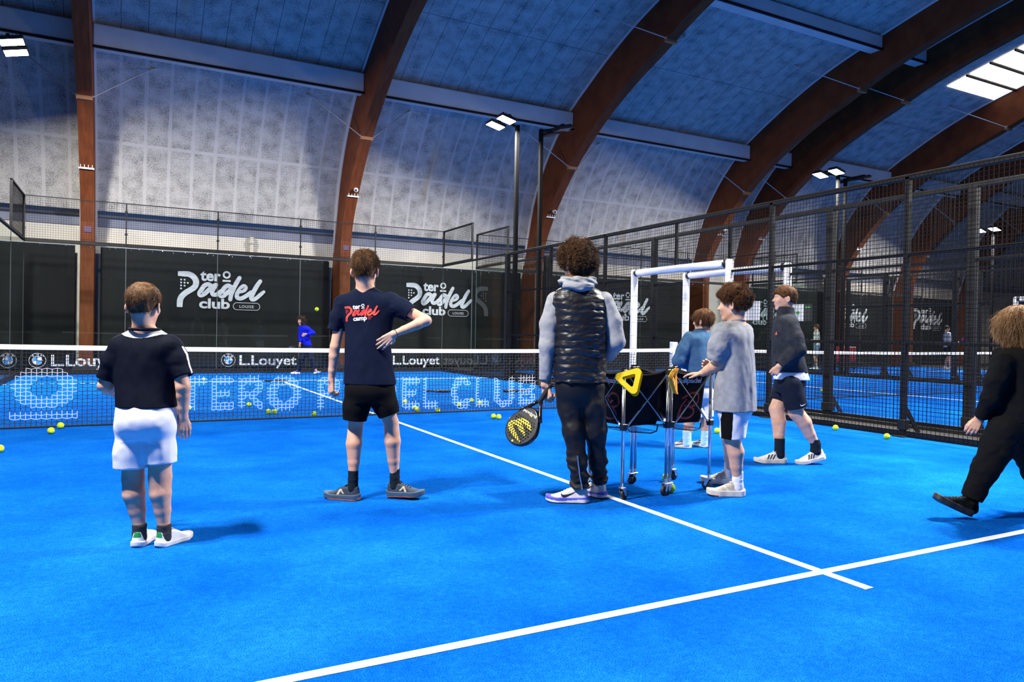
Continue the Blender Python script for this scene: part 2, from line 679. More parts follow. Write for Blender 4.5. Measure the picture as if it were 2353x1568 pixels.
class Flat:
    """flat artwork in 2D, later laid on a plane or draped over a mesh"""

    def __init__(self):
        self.v, self.f, self.m, self.z = [], [], [], []
        self.layer = 0

    def add(self, v, f, mi=0):
        n = len(self.v)
        self.v += [tuple(map(float, p)) for p in v]
        self.z += [self.layer] * len(v)
        self.layer += 1
        self.f += [tuple(i + n for i in q) for q in f]
        self.m += [mi] * len(f)
        return self

    def text(self, s, x0, y0, x1, h=None, bold=0.0, space=1.0, mi=0):
        """text whose ink spans x0..x1 with its baseline on y0 (height follows, or cap/ascender height h)"""
        v, f = text_polys(s, 1.0, bold, space)
        lo, hi = v.min(0), v.max(0)
        sx = (x1 - x0) / (hi[0] - lo[0])
        base = 0.0
        sy = sx if h is None else h / (hi[1] - base)
        v = np.c_[(v[:, 0] - lo[0]) * sx + x0, (v[:, 1] - base) * sy + y0]
        return self.add(v, f, mi)

    def stroke(self, pts, w, mi=0, n=8, closed=False, caps=True):
        """smooth ribbon through pts (Catmull-Rom); w a number or one per point"""
        p = np.array(pts, float)
        ww = np.full(len(p), w, float) if np.isscalar(w) else np.array(w, float)
        if closed:
            q = np.vstack([p[-1], p, p[0], p[1]])
            qw = np.r_[ww[-1], ww, ww[0], ww[1]]
        else:
            q = np.vstack([2 * p[0] - p[1], p, 2 * p[-1] - p[-2]])
            qw = np.r_[ww[0], ww, ww[-1]]
        c, cw = [], []
        for i in range(1, len(q) - 2):
            for t in np.linspace(0, 1, n, endpoint=False):
                a, b, d, e = q[i - 1], q[i], q[i + 1], q[i + 2]
                c.append(0.5 * (2 * b + (d - a) * t + (2 * a - 5 * b + 4 * d - e) * t * t + (-a + 3 * b - 3 * d + e) * t ** 3))
                cw.append(qw[i] * (1 - t) + qw[i + 1] * t)
        if not closed:
            c.append(q[-2])
            cw.append(qw[-2])
        c, cw = np.array(c), np.array(cw)
        N = len(c)
        if closed:
            tg = np.roll(c, -1, 0) - np.roll(c, 1, 0)
        else:
            tg = np.gradient(c, axis=0)
        tg /= np.linalg.norm(tg, axis=1)[:, None] + 1e-9
        nr = np.c_[-tg[:, 1], tg[:, 0]]
        K = 3
        v = []
        for i in range(N):
            for k in range(K):
                v.append(c[i] + nr[i] * cw[i] * (k / (K - 1) - 0.5))
        f = []
        for i in range(N if closed else N - 1):
            j = (i + 1) % N
            for k in range(K - 1):
                f.append((i * K + k, i * K + k + 1, j * K + k + 1, j * K + k))
        self.add(v, f, mi)
        if not closed and caps:
            for i in (0, N - 1):
                self.disc(c[i], cw[i] / 2 * 0.98, mi, 12)
        return self

    def disc(self, c, r, mi=0, n=14, ry=None):
        ry = r if ry is None else ry
        v = [(c[0], c[1])] + [(c[0] + r * math.cos(2 * PI * k / n), c[1] + ry * math.sin(2 * PI * k / n)) for k in range(n)]
        return self.add(v, [(0, 1 + k, 1 + (k + 1) % n) for k in range(n)], mi)

    def ring(self, c, r0, r1, mi=0, n=28, a0=0, a1=2 * PI):
        v = []
        full = abs(a1 - a0 - 2 * PI) < 1e-6
        for k in range(n if full else n + 1):
            a = a0 + (a1 - a0) * k / n
            v += [(c[0] + r0 * math.cos(a), c[1] + r0 * math.sin(a)), (c[0] + r1 * math.cos(a), c[1] + r1 * math.sin(a))]
        N = len(v) // 2
        return self.add(v, [(2 * k, 2 * k + 1, 2 * ((k + 1) % N) + 1, 2 * ((k + 1) % N)) for k in range(n)], mi)

    def poly(self, pts, mi=0):
        return self.add(pts, [tuple(range(len(pts)))], mi)

    def xf(self, sx, sy, ox, oy, rot=0.0):
        c, s = math.cos(rot), math.sin(rot)
        self.v = [((x * sx) * c - (y * sy) * s + ox, (x * sx) * s + (y * sy) * c + oy) for x, y in self.v]
        return self

    def lay(self, name, mats, o, ex, ey, parent=None):
        """as a flat print with its left lower origin at world o"""
        o, ex, ey = (np.array(q, float) for q in (o, ex, ey))
        off = root_of(parent) if parent is not None else np.zeros(3)
        ez = np.cross(ex, ey)
        v = [tuple(o + ex * x + ey * y + ez * (0.0003 * k) - off) for (x, y), k in zip(self.v, self.z)]
        me = bpy.data.meshes.new(name)
        me.from_pydata(v, [], self.f)
        me.polygons.foreach_set('material_index', self.m)
        return link_mesh(name, me, mats, parent)

    def drape(self, name, mats, o, ex, ey, ez, target, parent=None, lift=0.002, maxe=0.012, back=0.25):
        """cut finely and dropped along -ez on a mesh object (whose coordinates start at its parent)"""
        bm = bmesh.new()
        vs = [bm.verts.new((x, y, 0.00005 * k)) for (x, y), k in zip(self.v, self.z)]
        for q, mi in zip(self.f, self.m):
            try:
                fc = bm.faces.new([vs[i] for i in q])
                fc.material_index = mi
            except ValueError:
                pass
        bmesh.ops.triangulate(bm, faces=bm.faces[:])
        for _ in range(4):
            ed = [e for e in bm.edges if e.calc_length() > maxe]
            if not ed:
                break
            bmesh.ops.subdivide_edges(bm, edges=ed, cuts=1)
        toff = root_of(target)
        tv = [tuple(np.array(v.co) + toff) for v in target.data.vertices]
        bvh = BVHTree.FromPolygons(tv, [tuple(p.vertices) for p in target.data.polygons])
        o, ex, ey, ez = (np.array(q, float) for q in (o, ex, ey, ez))
        off = root_of(parent) if parent is not None else np.zeros(3)
        dead = []
        for v in bm.verts:
            p = o + ex * v.co.x + ey * v.co.y + ez * back
            h = bvh.ray_cast(Vector(p), Vector(-ez), back * 2.5)
            if h[0] is None:
                dead.append(v)
            else:
                v.co = Vector(np.array(h[0]) + ez * (lift + v.co.z) - off)
        bmesh.ops.delete(bm, geom=dead, context='VERTS')
        me = bpy.data.meshes.new(name)
        bm.to_mesh(me)
        bm.free()
        return link_mesh(name, me, mats, parent)


def club_logo(word, mi_p=0, mi_t=0):
    """the club's brush lettering; units of the photo crop: x 190..2105, y down 185..1075, returned with y up about the middle"""
    g = Flat()
    g.stroke([(205, 290), (330, 290), (440, 296), (525, 345), (580, 430), (582, 520), (545, 590), (470, 650), (390, 705), (315, 775), (268, 850), (252, 940), (250, 1050)],
             [105, 122, 126, 128, 128, 126, 126, 124, 124, 124, 126, 126, 118], mi_p, caps=False)
    g.stroke([(885, 520), (830, 505), (760, 545), (700, 640), (662, 720), (690, 765), (770, 725), (860, 630), (940, 555), (1010, 510)], 100, mi_p)
    g.stroke([(1005, 520), (950, 620), (930, 690), (960, 740), (1040, 725), (1120, 655)], 96, mi_p)
    g.stroke([(1340, 545), (1275, 515), (1205, 560), (1135, 670), (1105, 745), (1160, 765), (1250, 690), (1340, 590)], 100, mi_p)
    g.stroke([(1525, 320), (1450, 460), (1380, 620), (1340, 740), (1325, 840)], [92, 100, 100, 96, 92], mi_p)
    g.stroke([(1545, 640), (1630, 605), (1662, 545), (1620, 512), (1550, 570), (1478, 690), (1478, 785), (1560, 805), (1670, 745), (1790, 650)], 96, mi_p)
    g.stroke([(1990, 378), (1900, 520), (1825, 680), (1790, 780), (1830, 822), (1910, 780), (2000, 695), (2075, 625)], [92, 104, 104, 100, 96, 92, 90, 70], mi_p)
    for x, y in ((273, 423), (345, 423), (273, 490), (345, 492), (413, 494), (273, 556), (345, 560), (273, 625)):
        g.disc((x, y), 21, mi_p)
    g.v = [(x - 1150, 630 - y) for x, y in g.v]
    g.ring((1240 - 1150, 630 - 268), 46, 88, mi_t)
    g.poly([(0, 630 - 430), (178, 630 - 430), (178, 630 - 386), (0, 630 - 386)], mi_t)
    g.text('ter', 672 - 1150, 630 - 418, 1112 - 1150, 215, 0.035, 1.0, mi_t)
    if word == 'club':
        g.text('club', 655 - 1150, 630 - 1052, 1318 - 1150, 222, 0.035, 1.0, mi_t)
        pts = []
        for k in range(13):
            a = PI / 2 + PI * k / 12
            pts.append((1475 + 83 * math.cos(a), 990 - 83 * math.sin(a)))
        for k in range(13):
            a = -PI / 2 + PI * k / 12
            pts.append((1905 + 83 * math.cos(a), 990 - 83 * math.sin(a)))
        g.stroke([(x - 1150, 630 - y) for x, y in pts], 13, mi_t, n=2, closed=True)
        g.text('LOUISE', 1530 - 1150, 630 - 1024, 1850 - 1150, 62, 0.012, 1.15, mi_t)
    else:
        g.text('camp', 655 - 1150, 630 - 1052, 1400 - 1150, 165, 0.035, 1.0, mi_t)
        for r, c in ((0, 5), (1, 4), (2, 3)):
            for k in range(c):
                g.disc((1475 + k * 58 - 1150, 630 - 905 - r * 62), 17, mi_p)
    return g


# ================================================================ materials of the courts
def turf_mat():
    m = new_mat('blue_turf', (0.01, 0.2, 0.9), 1.0, spec=0.0)
    n1 = noise(m, 210, 3, 0.75)
    n2 = noise(m, 1.1, 7, 0.7)
    n3 = noise(m, 520, 1, 0.5)
    n4 = noise(m, 34, 4, 0.7)

    def mad(x, k, y=None):
        q = nd(m, 'ShaderNodeMath', operation='MULTIPLY_ADD')
        q.inputs[1].default_value = k
        lk(m, x, q.inputs[0])
        if y is None:
            q.inputs[2].default_value = 0.0
        else:
            lk(m, y, q.inputs[2])
        return q.outputs[0]
    v = mad(n1, 1.0, mad(n2, 0.45, mad(n4, 0.25)))
    base = ramp(m, v, [(0.56, (0.0006, 0.031, 0.29)), (0.78, (0.0012, 0.075, 0.44)), (0.95, (0.006, 0.15, 0.57)), (1.0, (0.014, 0.21, 0.63))])
    sand = nd(m, 'ShaderNodeMixRGB')
    sand.inputs[2].default_value = (0.06, 0.24, 0.60, 1)
    lk(m, ramp(m, n3, [(0.68, (0, 0, 0)), (0.78, (0.8, 0.8, 0.8))]), sand.inputs[0])
    lk(m, base, sand.inputs[1])
    lk(m, sand.outputs[0], bsdf(m).inputs['Base Color'])
    bump(m, n1, 0.7, 0.008)
    return m


def glass_mat():
    m = new_mat('clear_court_glass')
    nt = m.node_tree
    out = nt.nodes['Material Output']
    nt.nodes.remove(nt.nodes['Principled BSDF'])
    tr = nd(m, 'ShaderNodeBsdfTransparent')
    tr.inputs[0].default_value = (0.90, 0.94, 0.93, 1)
    gl = nd(m, 'ShaderNodeBsdfGlossy')
    gl.inputs['Roughness'].default_value = 0.0
    gl.inputs[0].default_value = (0.9, 0.95, 0.95, 1)
    fr = nd(m, 'ShaderNodeFresnel')
    fr.inputs[0].default_value = 1.36
    mx = nd(m, 'ShaderNodeMixShader')
    geo = nd(m, 'ShaderNodeNewGeometry')
    sub = nd(m, 'ShaderNodeMath', operation='SUBTRACT')
    sub.inputs[0].default_value = 1.0
    lk(m, geo.outputs['Backfacing'], sub.inputs[1])
    mul = nd(m, 'ShaderNodeMath', operation='MULTIPLY')
    lk(m, sub.outputs[0], mul.inputs[0])
    lk(m, fr.outputs[0], mul.inputs[1])
    lk(m, mul.outputs[0], mx.inputs[0])
    lk(m, tr.outputs[0], mx.inputs[1])
    lk(m, gl.outputs[0], mx.inputs[2])
    lk(m, mx.outputs[0], out.inputs[0])
    return m


M['turf'] = turf_mat()
M['line'] = vary_mat('white_turf_line', (0.72, 0.72, 0.72), (0.80, 0.80, 0.80), 60, 0.95, bmp=0.4, bscale=200, spec=0.05)
M['glass'] = glass_mat()
M['glass_edge'] = new_mat('grey_green_glass_edge', (0.085, 0.10, 0.10), 0.3)
M['banner'] = vary_mat('black_mesh_banner', (0.0035, 0.004, 0.0045), (0.006, 0.0065, 0.007), 2.5, 0.8, stretch=(1, 1, 0.4))
M['decal_white'] = new_mat('pale_print', (0.50, 0.53, 0.55), 0.6)
M['decal_blue'] = new_mat('sky_blue_print', (0.02, 0.25, 0.75), 0.5)
M['decal_black'] = new_mat('black_print', (0.012, 0.012, 0.014), 0.5)

COURTS = [0.0, 11.05, 22.1]              # x of each court's middle
W = 5.0


# ================================================================ turf and lines
for ci, cx in enumerate(COURTS):
    b = MB()
    b.box((cx - W, -10, -0.02), (cx + W, 10, 0.0))
    fl = struct(b.build('floor_turf', M['turf']))
    for y in (-6.95, 6.95):
        b = MB()
        b.box((cx - W, y - 0.025, -0.001), (cx + W, y + 0.025, 0.002))
        b.build('service_line', M['line'], fl)
    b = MB()
    b.box((cx - 0.025, -7.2, -0.001), (cx + 0.025, 7.2, 0.0025))
    b.build('centre_line', M['line'], fl)


# ================================================================ fences of welded mesh
def mesh_rect(b, axis, c, a0, a1, z0, z1, w=0.004, step=0.05):
    """wires of a vertical rectangle; axis 'x' = panel runs along x at y=c, 'y' = runs along y at x=c"""
    P = (lambda a, z: (a, c, z)) if axis == 'x' else (lambda a, z: (c, a, z))
    n = max(1, round((a1 - a0) / step))
    for i in range(n + 1):
        a = a0 + (a1 - a0) * i / n
        b.wire(P(a, z0), P(a, z1), w)
    n = max(1, round((z1 - z0) / step))
    for i in range(n + 1):
        z = z0 + (z1 - z0) * i / n
        b.wire(P(a0, z), P(a1, z), w)


def side_fence(x, out, label, y_from=-6.0, y_to=6.0, step=0.05, off=0.0, pw=0.03, group=None):
    """3 m high mesh fence along y with a 2.2 m high opening at the net; out = +1/-1 side of the braces"""
    t = thing('court_fence', label, 'fence', (x, 0, 0), group)
    for y0_ in np.arange(-6, 6.1, 2.0):
        y = y0_ + off
        p = MB()
        if abs(y0_) < 0.1:
            p.bbox((x - 0.025, y - 0.02, 2.25), (x + 0.025, y + 0.02, 3.0), 0.004)
        elif abs(y0_) > 5.9:
            p.bbox((x - 0.045, y - 0.045, 0), (x + 0.045, y + 0.045, 3.0), 0.006)
        else:
            p.bbox((x - pw, y - pw, 0), (x + pw, y + pw, 3.0), 0.005)
        p.build('post', M['black_metal'], t)
        if 1 < abs(y0_) < 5.9:
            k = MB()
            k.bar((x + out * 0.03, y, 0.34), (x + out * 0.30, y, 0.02), 0.06, 0.012, up=(0, 1, 0))
            k.bbox((x + out * 0.0 - 0.10, y - 0.07, 0.0), (x + out * 0.1 + 0.10, y + 0.07, 0.015), 0.003)
            k.bbox((x - pw - 0.015, y - pw - 0.015, 0.08), (x + pw + 0.015, y + pw + 0.015, 0.2), 0.006)
            k.build('brace', M['black_metal'], t)
    r = MB()
    r.bbox((x - 0.03, -6 + off, 2.965), (x + 0.03, 6 + off, 3.025), 0.005)
    for y0, y1 in ((-6 + off, -1.2 + off), (1.15 + off, 6 + off)):
        for z in (0.035, 1.08, 2.1):
            h = 0.035 if z < 0.1 else 0.018
            r.bbox((x - 0.02, y0, z - h), (x + 0.02, y1, z + h), 0.004)
    r.bbox((x - 0.02, -1.2 + off, 2.24), (x + 0.02, 1.15 + off, 2.28), 0.004)
    r.build('rail', M['black_metal'], t)
    m = MB()
    xi = x - out * (pw - 0.002)
    mesh_rect(m, 'y', xi, -6 + off, -1.2 + off, 0.02, 3.0, step=step)
    mesh_rect(m, 'y', xi, 1.15 + off, 6 + off, 0.02, 3.0, step=step)
    mesh_rect(m, 'y', xi, -1.2 + off, 1.15 + off, 2.26, 3.0, step=step)
    m.build('wire_mesh', M['wire'], t)
    return t


def end_return(x, ys, label, group=None, step=0.05):
    """the court's glazed corner along y: 2 m of 3 m glass under 1 m of mesh, then 2 m of 3 m glass"""
    s = 1 if ys > 0 else -1
    t = thing('glass_side_wall', label, 'glass wall', (x, s * 8, 0), group)
    for a, c in ((10, 8), (8, 6)):
        y0, y1 = sorted((s * a, s * c))
        g = MB()
        g.box((x - 0.006, y0 + 0.006, 0.1), (x + 0.006, y1 - 0.006, 3.0))
        g.build('glass_pane', M['glass'], t)
    e = MB()
    e.box((x - 0.008, s * 8 - 0.007, 0.1), (x + 0.008, s * 8 + 0.007, 3.0))
    e.build('glass_joint', M['glass_edge'], t)
    r = MB()
    y0, y1 = sorted((s * 6, s * 10))
    r.bbox((x - 0.03, y0, 2.985), (x + 0.03, y1, 3.03), 0.005)
    r.bbox((x - 0.03, y0, 0.0), (x + 0.03, y1, 0.11), 0.005)
    r.build('rail', M['black_metal'], t)
    f = MB()
    ya, yb = sorted((s * 8, s * 10))
    f.bbox((x - 0.025, ya, 3.0), (x + 0.025, ya + 0.045, 4.0), 0.004)
    f.bbox((x - 0.025, yb - 0.045, 3.0), (x + 0.025, yb, 4.0), 0.004)
    f.bbox((x - 0.02, ya, 3.96), (x + 0.02, yb, 4.0), 0.004)
    f.bbox((x - 0.02, ya, 3.03), (x + 0.02, yb, 3.06), 0.004)
    f.build('mesh_frame', M['black_metal'], t)
    m = MB()
    mesh_rect(m, 'y', x, ya, yb, 3.03, 4.0, step=step)
    m.build('wire_mesh', M['wire'], t)
    c = MB()
    c.bbox((x - 0.05, s * 6 - 0.05, 0), (x + 0.05, s * 6 + 0.05, 3.0), 0.006)
    c.build('end_post', M['black_metal'], t)
    return t


def badge(g, c, r):
    """round badge with a quartered middle"""
    g.ring(c, r * 0.94, r, 0)
    g.ring(c, r * 0.54, r * 0.60, 0)
    for q in range(4):
        n = 8
        pts = [c] + [(c[0] + r * 0.54 * math.cos(PI / 2 * q + PI / 2 * k / n), c[1] + r * 0.54 * math.sin(PI / 2 * q + PI / 2 * k / n)) for k in range(n + 1)]
        g.add(pts, [(0, k + 1, k + 2) for k in range(n)], 0 if q % 2 == 0 else 1)
    for ch, a in (('B', 130), ('M', 90), ('W', 50)):
        v, f = text_polys(ch, 1.0, 0.03)
        v = v - (v.max(0) + v.min(0)) / 2
        v = v / (v[:, 1].max() - v[:, 1].min()) * r * 0.27
        th = math.radians(a - 90)
        R2 = np.array([[math.cos(th), -math.sin(th)], [math.sin(th), math.cos(th)]])
        v = v @ R2.T + np.array(c) + r * 0.77 * np.array([math.cos(math.radians(a)), math.sin(math.radians(a))])
        g.add(v, f, 0)


def back_wall(cx, label, group, decals, step=0.05, posts=True):
    """five panes of glass, 3 m high, with 1 m of mesh above"""
    t = thing('glass_back_wall', label, 'glass wall', (cx, 10, 0), group)
    for i in range(5):
        x0 = cx - 5 + 2 * i
        g = MB()
        g.box((x0 + 0.006, 9.994, 0.1), (x0 + 1.994, 10.006, 2.98))
        pane = g.build('glass_pane', M['glass'], t)
        if decals and i % 2 == 0:
            d = Flat()
            badge(d, (0.28, 0.325), 0.165)
            d.text('L.Louyet', 0.54, 0.20, 1.94, 0.25, 0.02, 1.0, 0)
            o = d.lay('decal', [M['decal_white'], M['decal_blue']], (x0, 9.990, 0.0), (1, 0, 0), (0, 0, 1), pane)
            o['label'] = 'white lettering and round badge stuck on the glass'
    e = MB()
    for i in range(6):
        x = cx - 5 + 2 * i
        e.box((x - 0.006, 9.992, 0.1), (x + 0.006, 10.008, 2.98))
    e.build('glass_joint', M['glass_edge'], t)
    r = MB()
    r.bbox((cx - 5, 10.0, 2.97), (cx + 5, 10.06, 3.05), 0.006)
    r.bbox((cx - 5, 9.97, 0.0), (cx + 5, 10.05, 0.11), 0.006)
    r.build('rail', M['black_metal'], t)
    f = MB()
    for i in range(6):
        x = cx - 5 + 2 * i
        f.bbox((x - 0.015, 9.985, 3.0), (x + 0.015, 10.015, 4.0), 0.003)
        for z in (3.27, 3.8):
            f.bbox((x - 0.03, 9.97, z - 0.02), (x + 0.03, 10.02, z + 0.02), 0.004)
    f.bbox((cx - 5, 9.99, 3.98), (cx + 5, 10.01, 4.0), 0.003)
    f.build('mesh_frame', M['black_metal'], t)
    m = MB()
    mesh_rect(m, 'x', 10.0, cx - 5, cx + 5, 3.05, 4.0, step=step)
    m.build('wire_mesh', M['wire'], t)
    s = MB()
    for i in range(20):
        s.sphere((cx - 4.7 + i * 0.495, 9.985, 2.93), 0.012, 8, 6)
    s.build('bolt', M['steel'], t)
    return t


back_wall(0.0, 'glass back wall of the near court, behind the child in the blue top, carrying white lettering', None, True)
back_wall(COURTS[1], 'glass back wall of the second court, seen beyond the white padded frames', None, False, 0.1)
back_wall(COURTS[2], 'glass back wall of the third court, far right behind all the mesh fences', None, False, 0.1)
end_return(-5, 1, 'glazed left corner of the near court, cut by the left edge of the photo')
end_return(5, 1, 'glazed right corner of the near court, right of the last club logo')
end_return(6.05, 1, 'glazed left corner of the second court with a black mesh top, left of the lit lamp post')
end_return(16.05, 1, 'glazed right corner of the second court, behind the boy in dark fleece', step=0.1)
end_return(17.1, 1, 'glazed left corner of the third court, far behind the second court', step=0.1)
side_fence(5.0, 1, 'long black mesh fence along the right side of the near court')
side_fence(6.05, 1, 'second black mesh fence, across the gravel strip from the near fence', off=-0.14, pw=0.05)
side_fence(16.05, 1, 'far black mesh fence on the right side of the second court', step=0.1, pw=0.05)
side_fence(17.1, 1, 'far black mesh fence on the left side of the third court', step=0.1, pw=0.05)
side_fence(-5.0, -1, 'black mesh fence along the left side of the near court, at the left edge', step=0.05)

# kerbs of the gravel strip
for x in (5.08, 5.97):
    b = MB()
    b.bbox((x - 0.04, -10, -0.012), (x + 0.04, 10, 0.03), 0.005)
    struct(b.build('trim_2' if x < 5.5 else 'trim_3', M['black_metal']))


# ================================================================ padded frames at the openings
def padded_frame(x, label, off=0.0):
    t = thing('padded_door_frame', label, 'padded frame', (x, 0, 0), 'white padded frames at the court openings')
    y0, y1, h, r = -1.2 + off, 1.1 + off, 2.22, 0.062
    for y in (y0, y1):
        p = MB()
        p.tube([(x, y, 0.0), (x, y, 0.02), (x, y, 1.1), (x, y, h + r * 0.6), (x, y, h + r)], [r * 0.9, r, r * 0.98, r, r * 0.7], 20)
        for k in range(9):
            z = 0.2 + k * 0.23
            p.tube([(x, y, z), (x, y, z + 0.012)], r * 1.012, 20)
        p.build('post_padding', M['white_paint'], t, smooth=True)
    p = MB()
    p.tube([(x, y0 + r * 1.5, h), (x, (y0 + y1) / 2, h + 0.004), (x, y1 - r * 1.5, h)], r, 20)
    p.build('lintel_padding', M['white_paint'], t, smooth=True)
    c = MB()
    for y, s in ((y0, 1), (y1, -1)):
        c.tube([(x, y + s * r * 0.75, h), (x, y + s * r * 1.55, h)], r * 1.03, 20)
    c.build('corner_collar', M['black_plastic'], t, smooth=True)
    return t


padded_frame(5.0, 'white padded door frame by the net post, nearer and taller-looking of the two')
padded_frame(6.05, 'white padded door frame of the second court, behind the first one', -0.16)
padded_frame(17.1, 'white padded door frame far right, above the head of the person in the black hoodie')


# ================================================================ nets
def in_letter(ch, u, v, t=0.16):
    """is (u, v) in the unit box of the letter inked; t stroke width"""
    def seg(ax, ay, bx, by):
        dx, dy = bx - ax, by - ay
        k = max(0, min(1, ((u - ax) * dx + (v - ay) * dy) / (dx * dx + dy * dy + 1e-9)))
        return math.hypot(u - ax - k * dx, (v - ay - k * dy) * 1.25) < t
    def ell(cx, cy, rx, ry, a0=-400, a1=400):
        d = math.hypot((u - cx) / rx, (v - cy) / ry)
        a = math.degrees(math.atan2(v - cy, u - cx))
        return abs(d - 1) * rx < t and a0 <= a <= a1
    h = t
    if ch == 'T':
        return seg(h, 1 - h, 1 - h, 1 - h) or seg(.5, h, .5, 1 - h)
    if ch == 'E':
        return seg(h, h, h, 1 - h) or seg(h, h, 1 - h, h) or seg(h, .5, .85 - h, .5) or seg(h, 1 - h, 1 - h, 1 - h)
    if ch == 'L':
        return seg(h, h, h, 1 - h) or seg(h, h, 1 - h, h)
    if ch == 'O':
        return ell(.5, .5, .5 - h, .5 - h * .8)
    if ch == 'C':
        return ell(.5, .5, .5 - h, .5 - h * .8) and not (u > .62 and .3 < v < .7)
    if ch == 'P':
        return seg(h, h, h, 1 - h) or (u >= .4 and ell(.45, .72, .5 - h, .26)) or seg(h, 1 - h, .5, 1 - h) or seg(h, .46, .5, .46)
    if ch == 'R':
        return in_letter('P', u, v, t) or seg(.45, .46, 1 - h, h)
    if ch == 'B':
        return in_letter('P', u, v, t) or (u >= .4 and ell(.45, .26, .5 - h, .22)) or seg(h, h, .5, h)
    if ch == 'A':
        return seg(h, h, .5, 1 - h) or seg(1 - h, h, .5, 1 - h) or seg(.3, .36, .7, .36)
    if ch == 'D':
        return seg(h, h, h, 1 - h) or (u >= .3 and ell(.32, .5, .68 - h, .5 - h * .8))
    if ch == 'U':
        return seg(h, .4, h, 1 - h) or seg(1 - h, .4, 1 - h, 1 - h) or (v <= .42 and ell(.5, .4, .5 - h, .4 - h * .8))
    return False


NET_TEXT = [('O', -4.02, -3.42, .22, .66), ('T', -2.45, -2.09, .13, .54), ('E', -2.05, -1.79, .12, .54), ('R', -1.75, -1.45, .12, .53), ('O', -1.41, -1.0, .11, .53),
            ('P', -.8, -.5, .1, .52), ('A', -.46, -.1, .09, .52), ('D', -.06, .26, .08, .51), ('E', .32, .58, .06, .51), ('L', .62, .84, .05, .51),
            ('C', 1.04, 1.36, .05, .5), ('L', 1.41, 1.63, .05, .5), ('U', 1.69, 2.04, .05, .5), ('B', 2.09, 2.4, .05, .5)]


def on_text(x, z):
    for ch, x0, x1, z0, z1 in NET_TEXT:
        if x0 <= x <= x1 and z0 <= z <= z1:
            return in_letter(ch, (x - x0) / (x1 - x0), (z - z0) / (z1 - z0), 0.135)
    return -4.05 < x < -3.4 and 0.085 < z < 0.165


def net(cx, label, fine=True):
    t = thing('court_net', label, 'net', (cx, 0, 0), 'court nets')
    x0, x1 = cx - 4.94, cx + 4.94
    top = lambda x: 0.87 + 0.035 * ((x - cx) / 5.0) ** 2
    b = MB()
    dx = 0.0475 if fine else 0.095
    nz = 20 if fine else 10
    nx = int((x1 - x0) / dx)

    def pt(i, j):
        x = x0 + i * dx
        z = 0.015 + (top(x) - 0.055) * j / nz + (0.006 if (i + j) % 2 else -0.006) * fine
        return np.array([x, 0.006 * math.sin(i * 0.31 + j * 0.7) * fine, z])
    R = 0.0058 if fine else 0.006
    if fine:
        for i in range(nx + 1):
            for j in range(nz + 1):
                p = pt(i, j)
                for q in ((i + 1, j), (i, j + 1)):
                    if q[0] > nx or q[1] > nz:
                        continue
                    r = pt(*q)
                    c = (p + r) / 2
                    b.wire(p, r, R, 1 if on_text(c[0] - cx, c[2]) else 0)
    else:
        for i in range(nx + 1):
            b.wire(pt(i, 0), pt(i, nz), R)
        for j in range(nz + 1):
            for i in range(0, nx - 8, 9):
                b.wire(pt(i, j), pt(min(nx, i + 9), j), R)
    b.build('netting', [M['net_black'], M['net_white']], t)
    p = MB()
    N = 60
    for i in range(N):
        xa, xb = x0 + (x1 - x0) * i / N, x0 + (x1 - x0) * (i + 1) / N
        za, zb = top(xa), top(xb)
        p.add([(xa, -.012, za - .045), (xa, -.014, za), (xa, 0, za + .008), (xa, .014, za), (xa, .012, za - .045),
               (xb, -.012, zb - .045), (xb, -.014, zb), (xb, 0, zb + .008), (xb, .014, zb), (xb, .012, zb - .045)],
              [(0, 5, 6, 1), (1, 6, 7, 2), (2, 7, 8, 3), (3, 8, 9, 4), (4, 9, 5, 0)])
    p.build('net_tape', M['white_tape'], t)
    k = MB()
    k.tube([(x, 0, 0.012) for x in np.linspace(x0, x1, 24)], 0.011, 6)
    k.build('bottom_cord', M['net_black'], t)
    for s in (-1, 1):
        q = MB()
        xx = cx + s * 4.98
        if s > 0:
            q.bbox((xx - 0.045, -0.05, 0), (xx + 0.055, 0.05, 1.02), 0.01)
            q.build('padded_post', M['white_paint'], t)
        else:
            q.bbox((xx - 0.04, -0.04, 0), (xx + 0.04, 0.04, 0.95), 0.008)
            q.build('post', M['black_metal'], t)
        w = MB()
        w.tube([(cx + s * 4.93, 0, top(cx + s * 4.9) - 0.02), (cx + s * 4.90, 0, top(cx + s * 4.9) - 0.06)], 0.03, 10)
        w.build('tension_knot', M['white_tape'], t)
    return t


net(0.0, 'near court net with white top tape and white club lettering painted on its cords')
net(COURTS[1], 'white taped net of the second court, seen through the mesh fence', False)
net(COURTS[2], 'distant white taped net of the third court, farthest right', False)

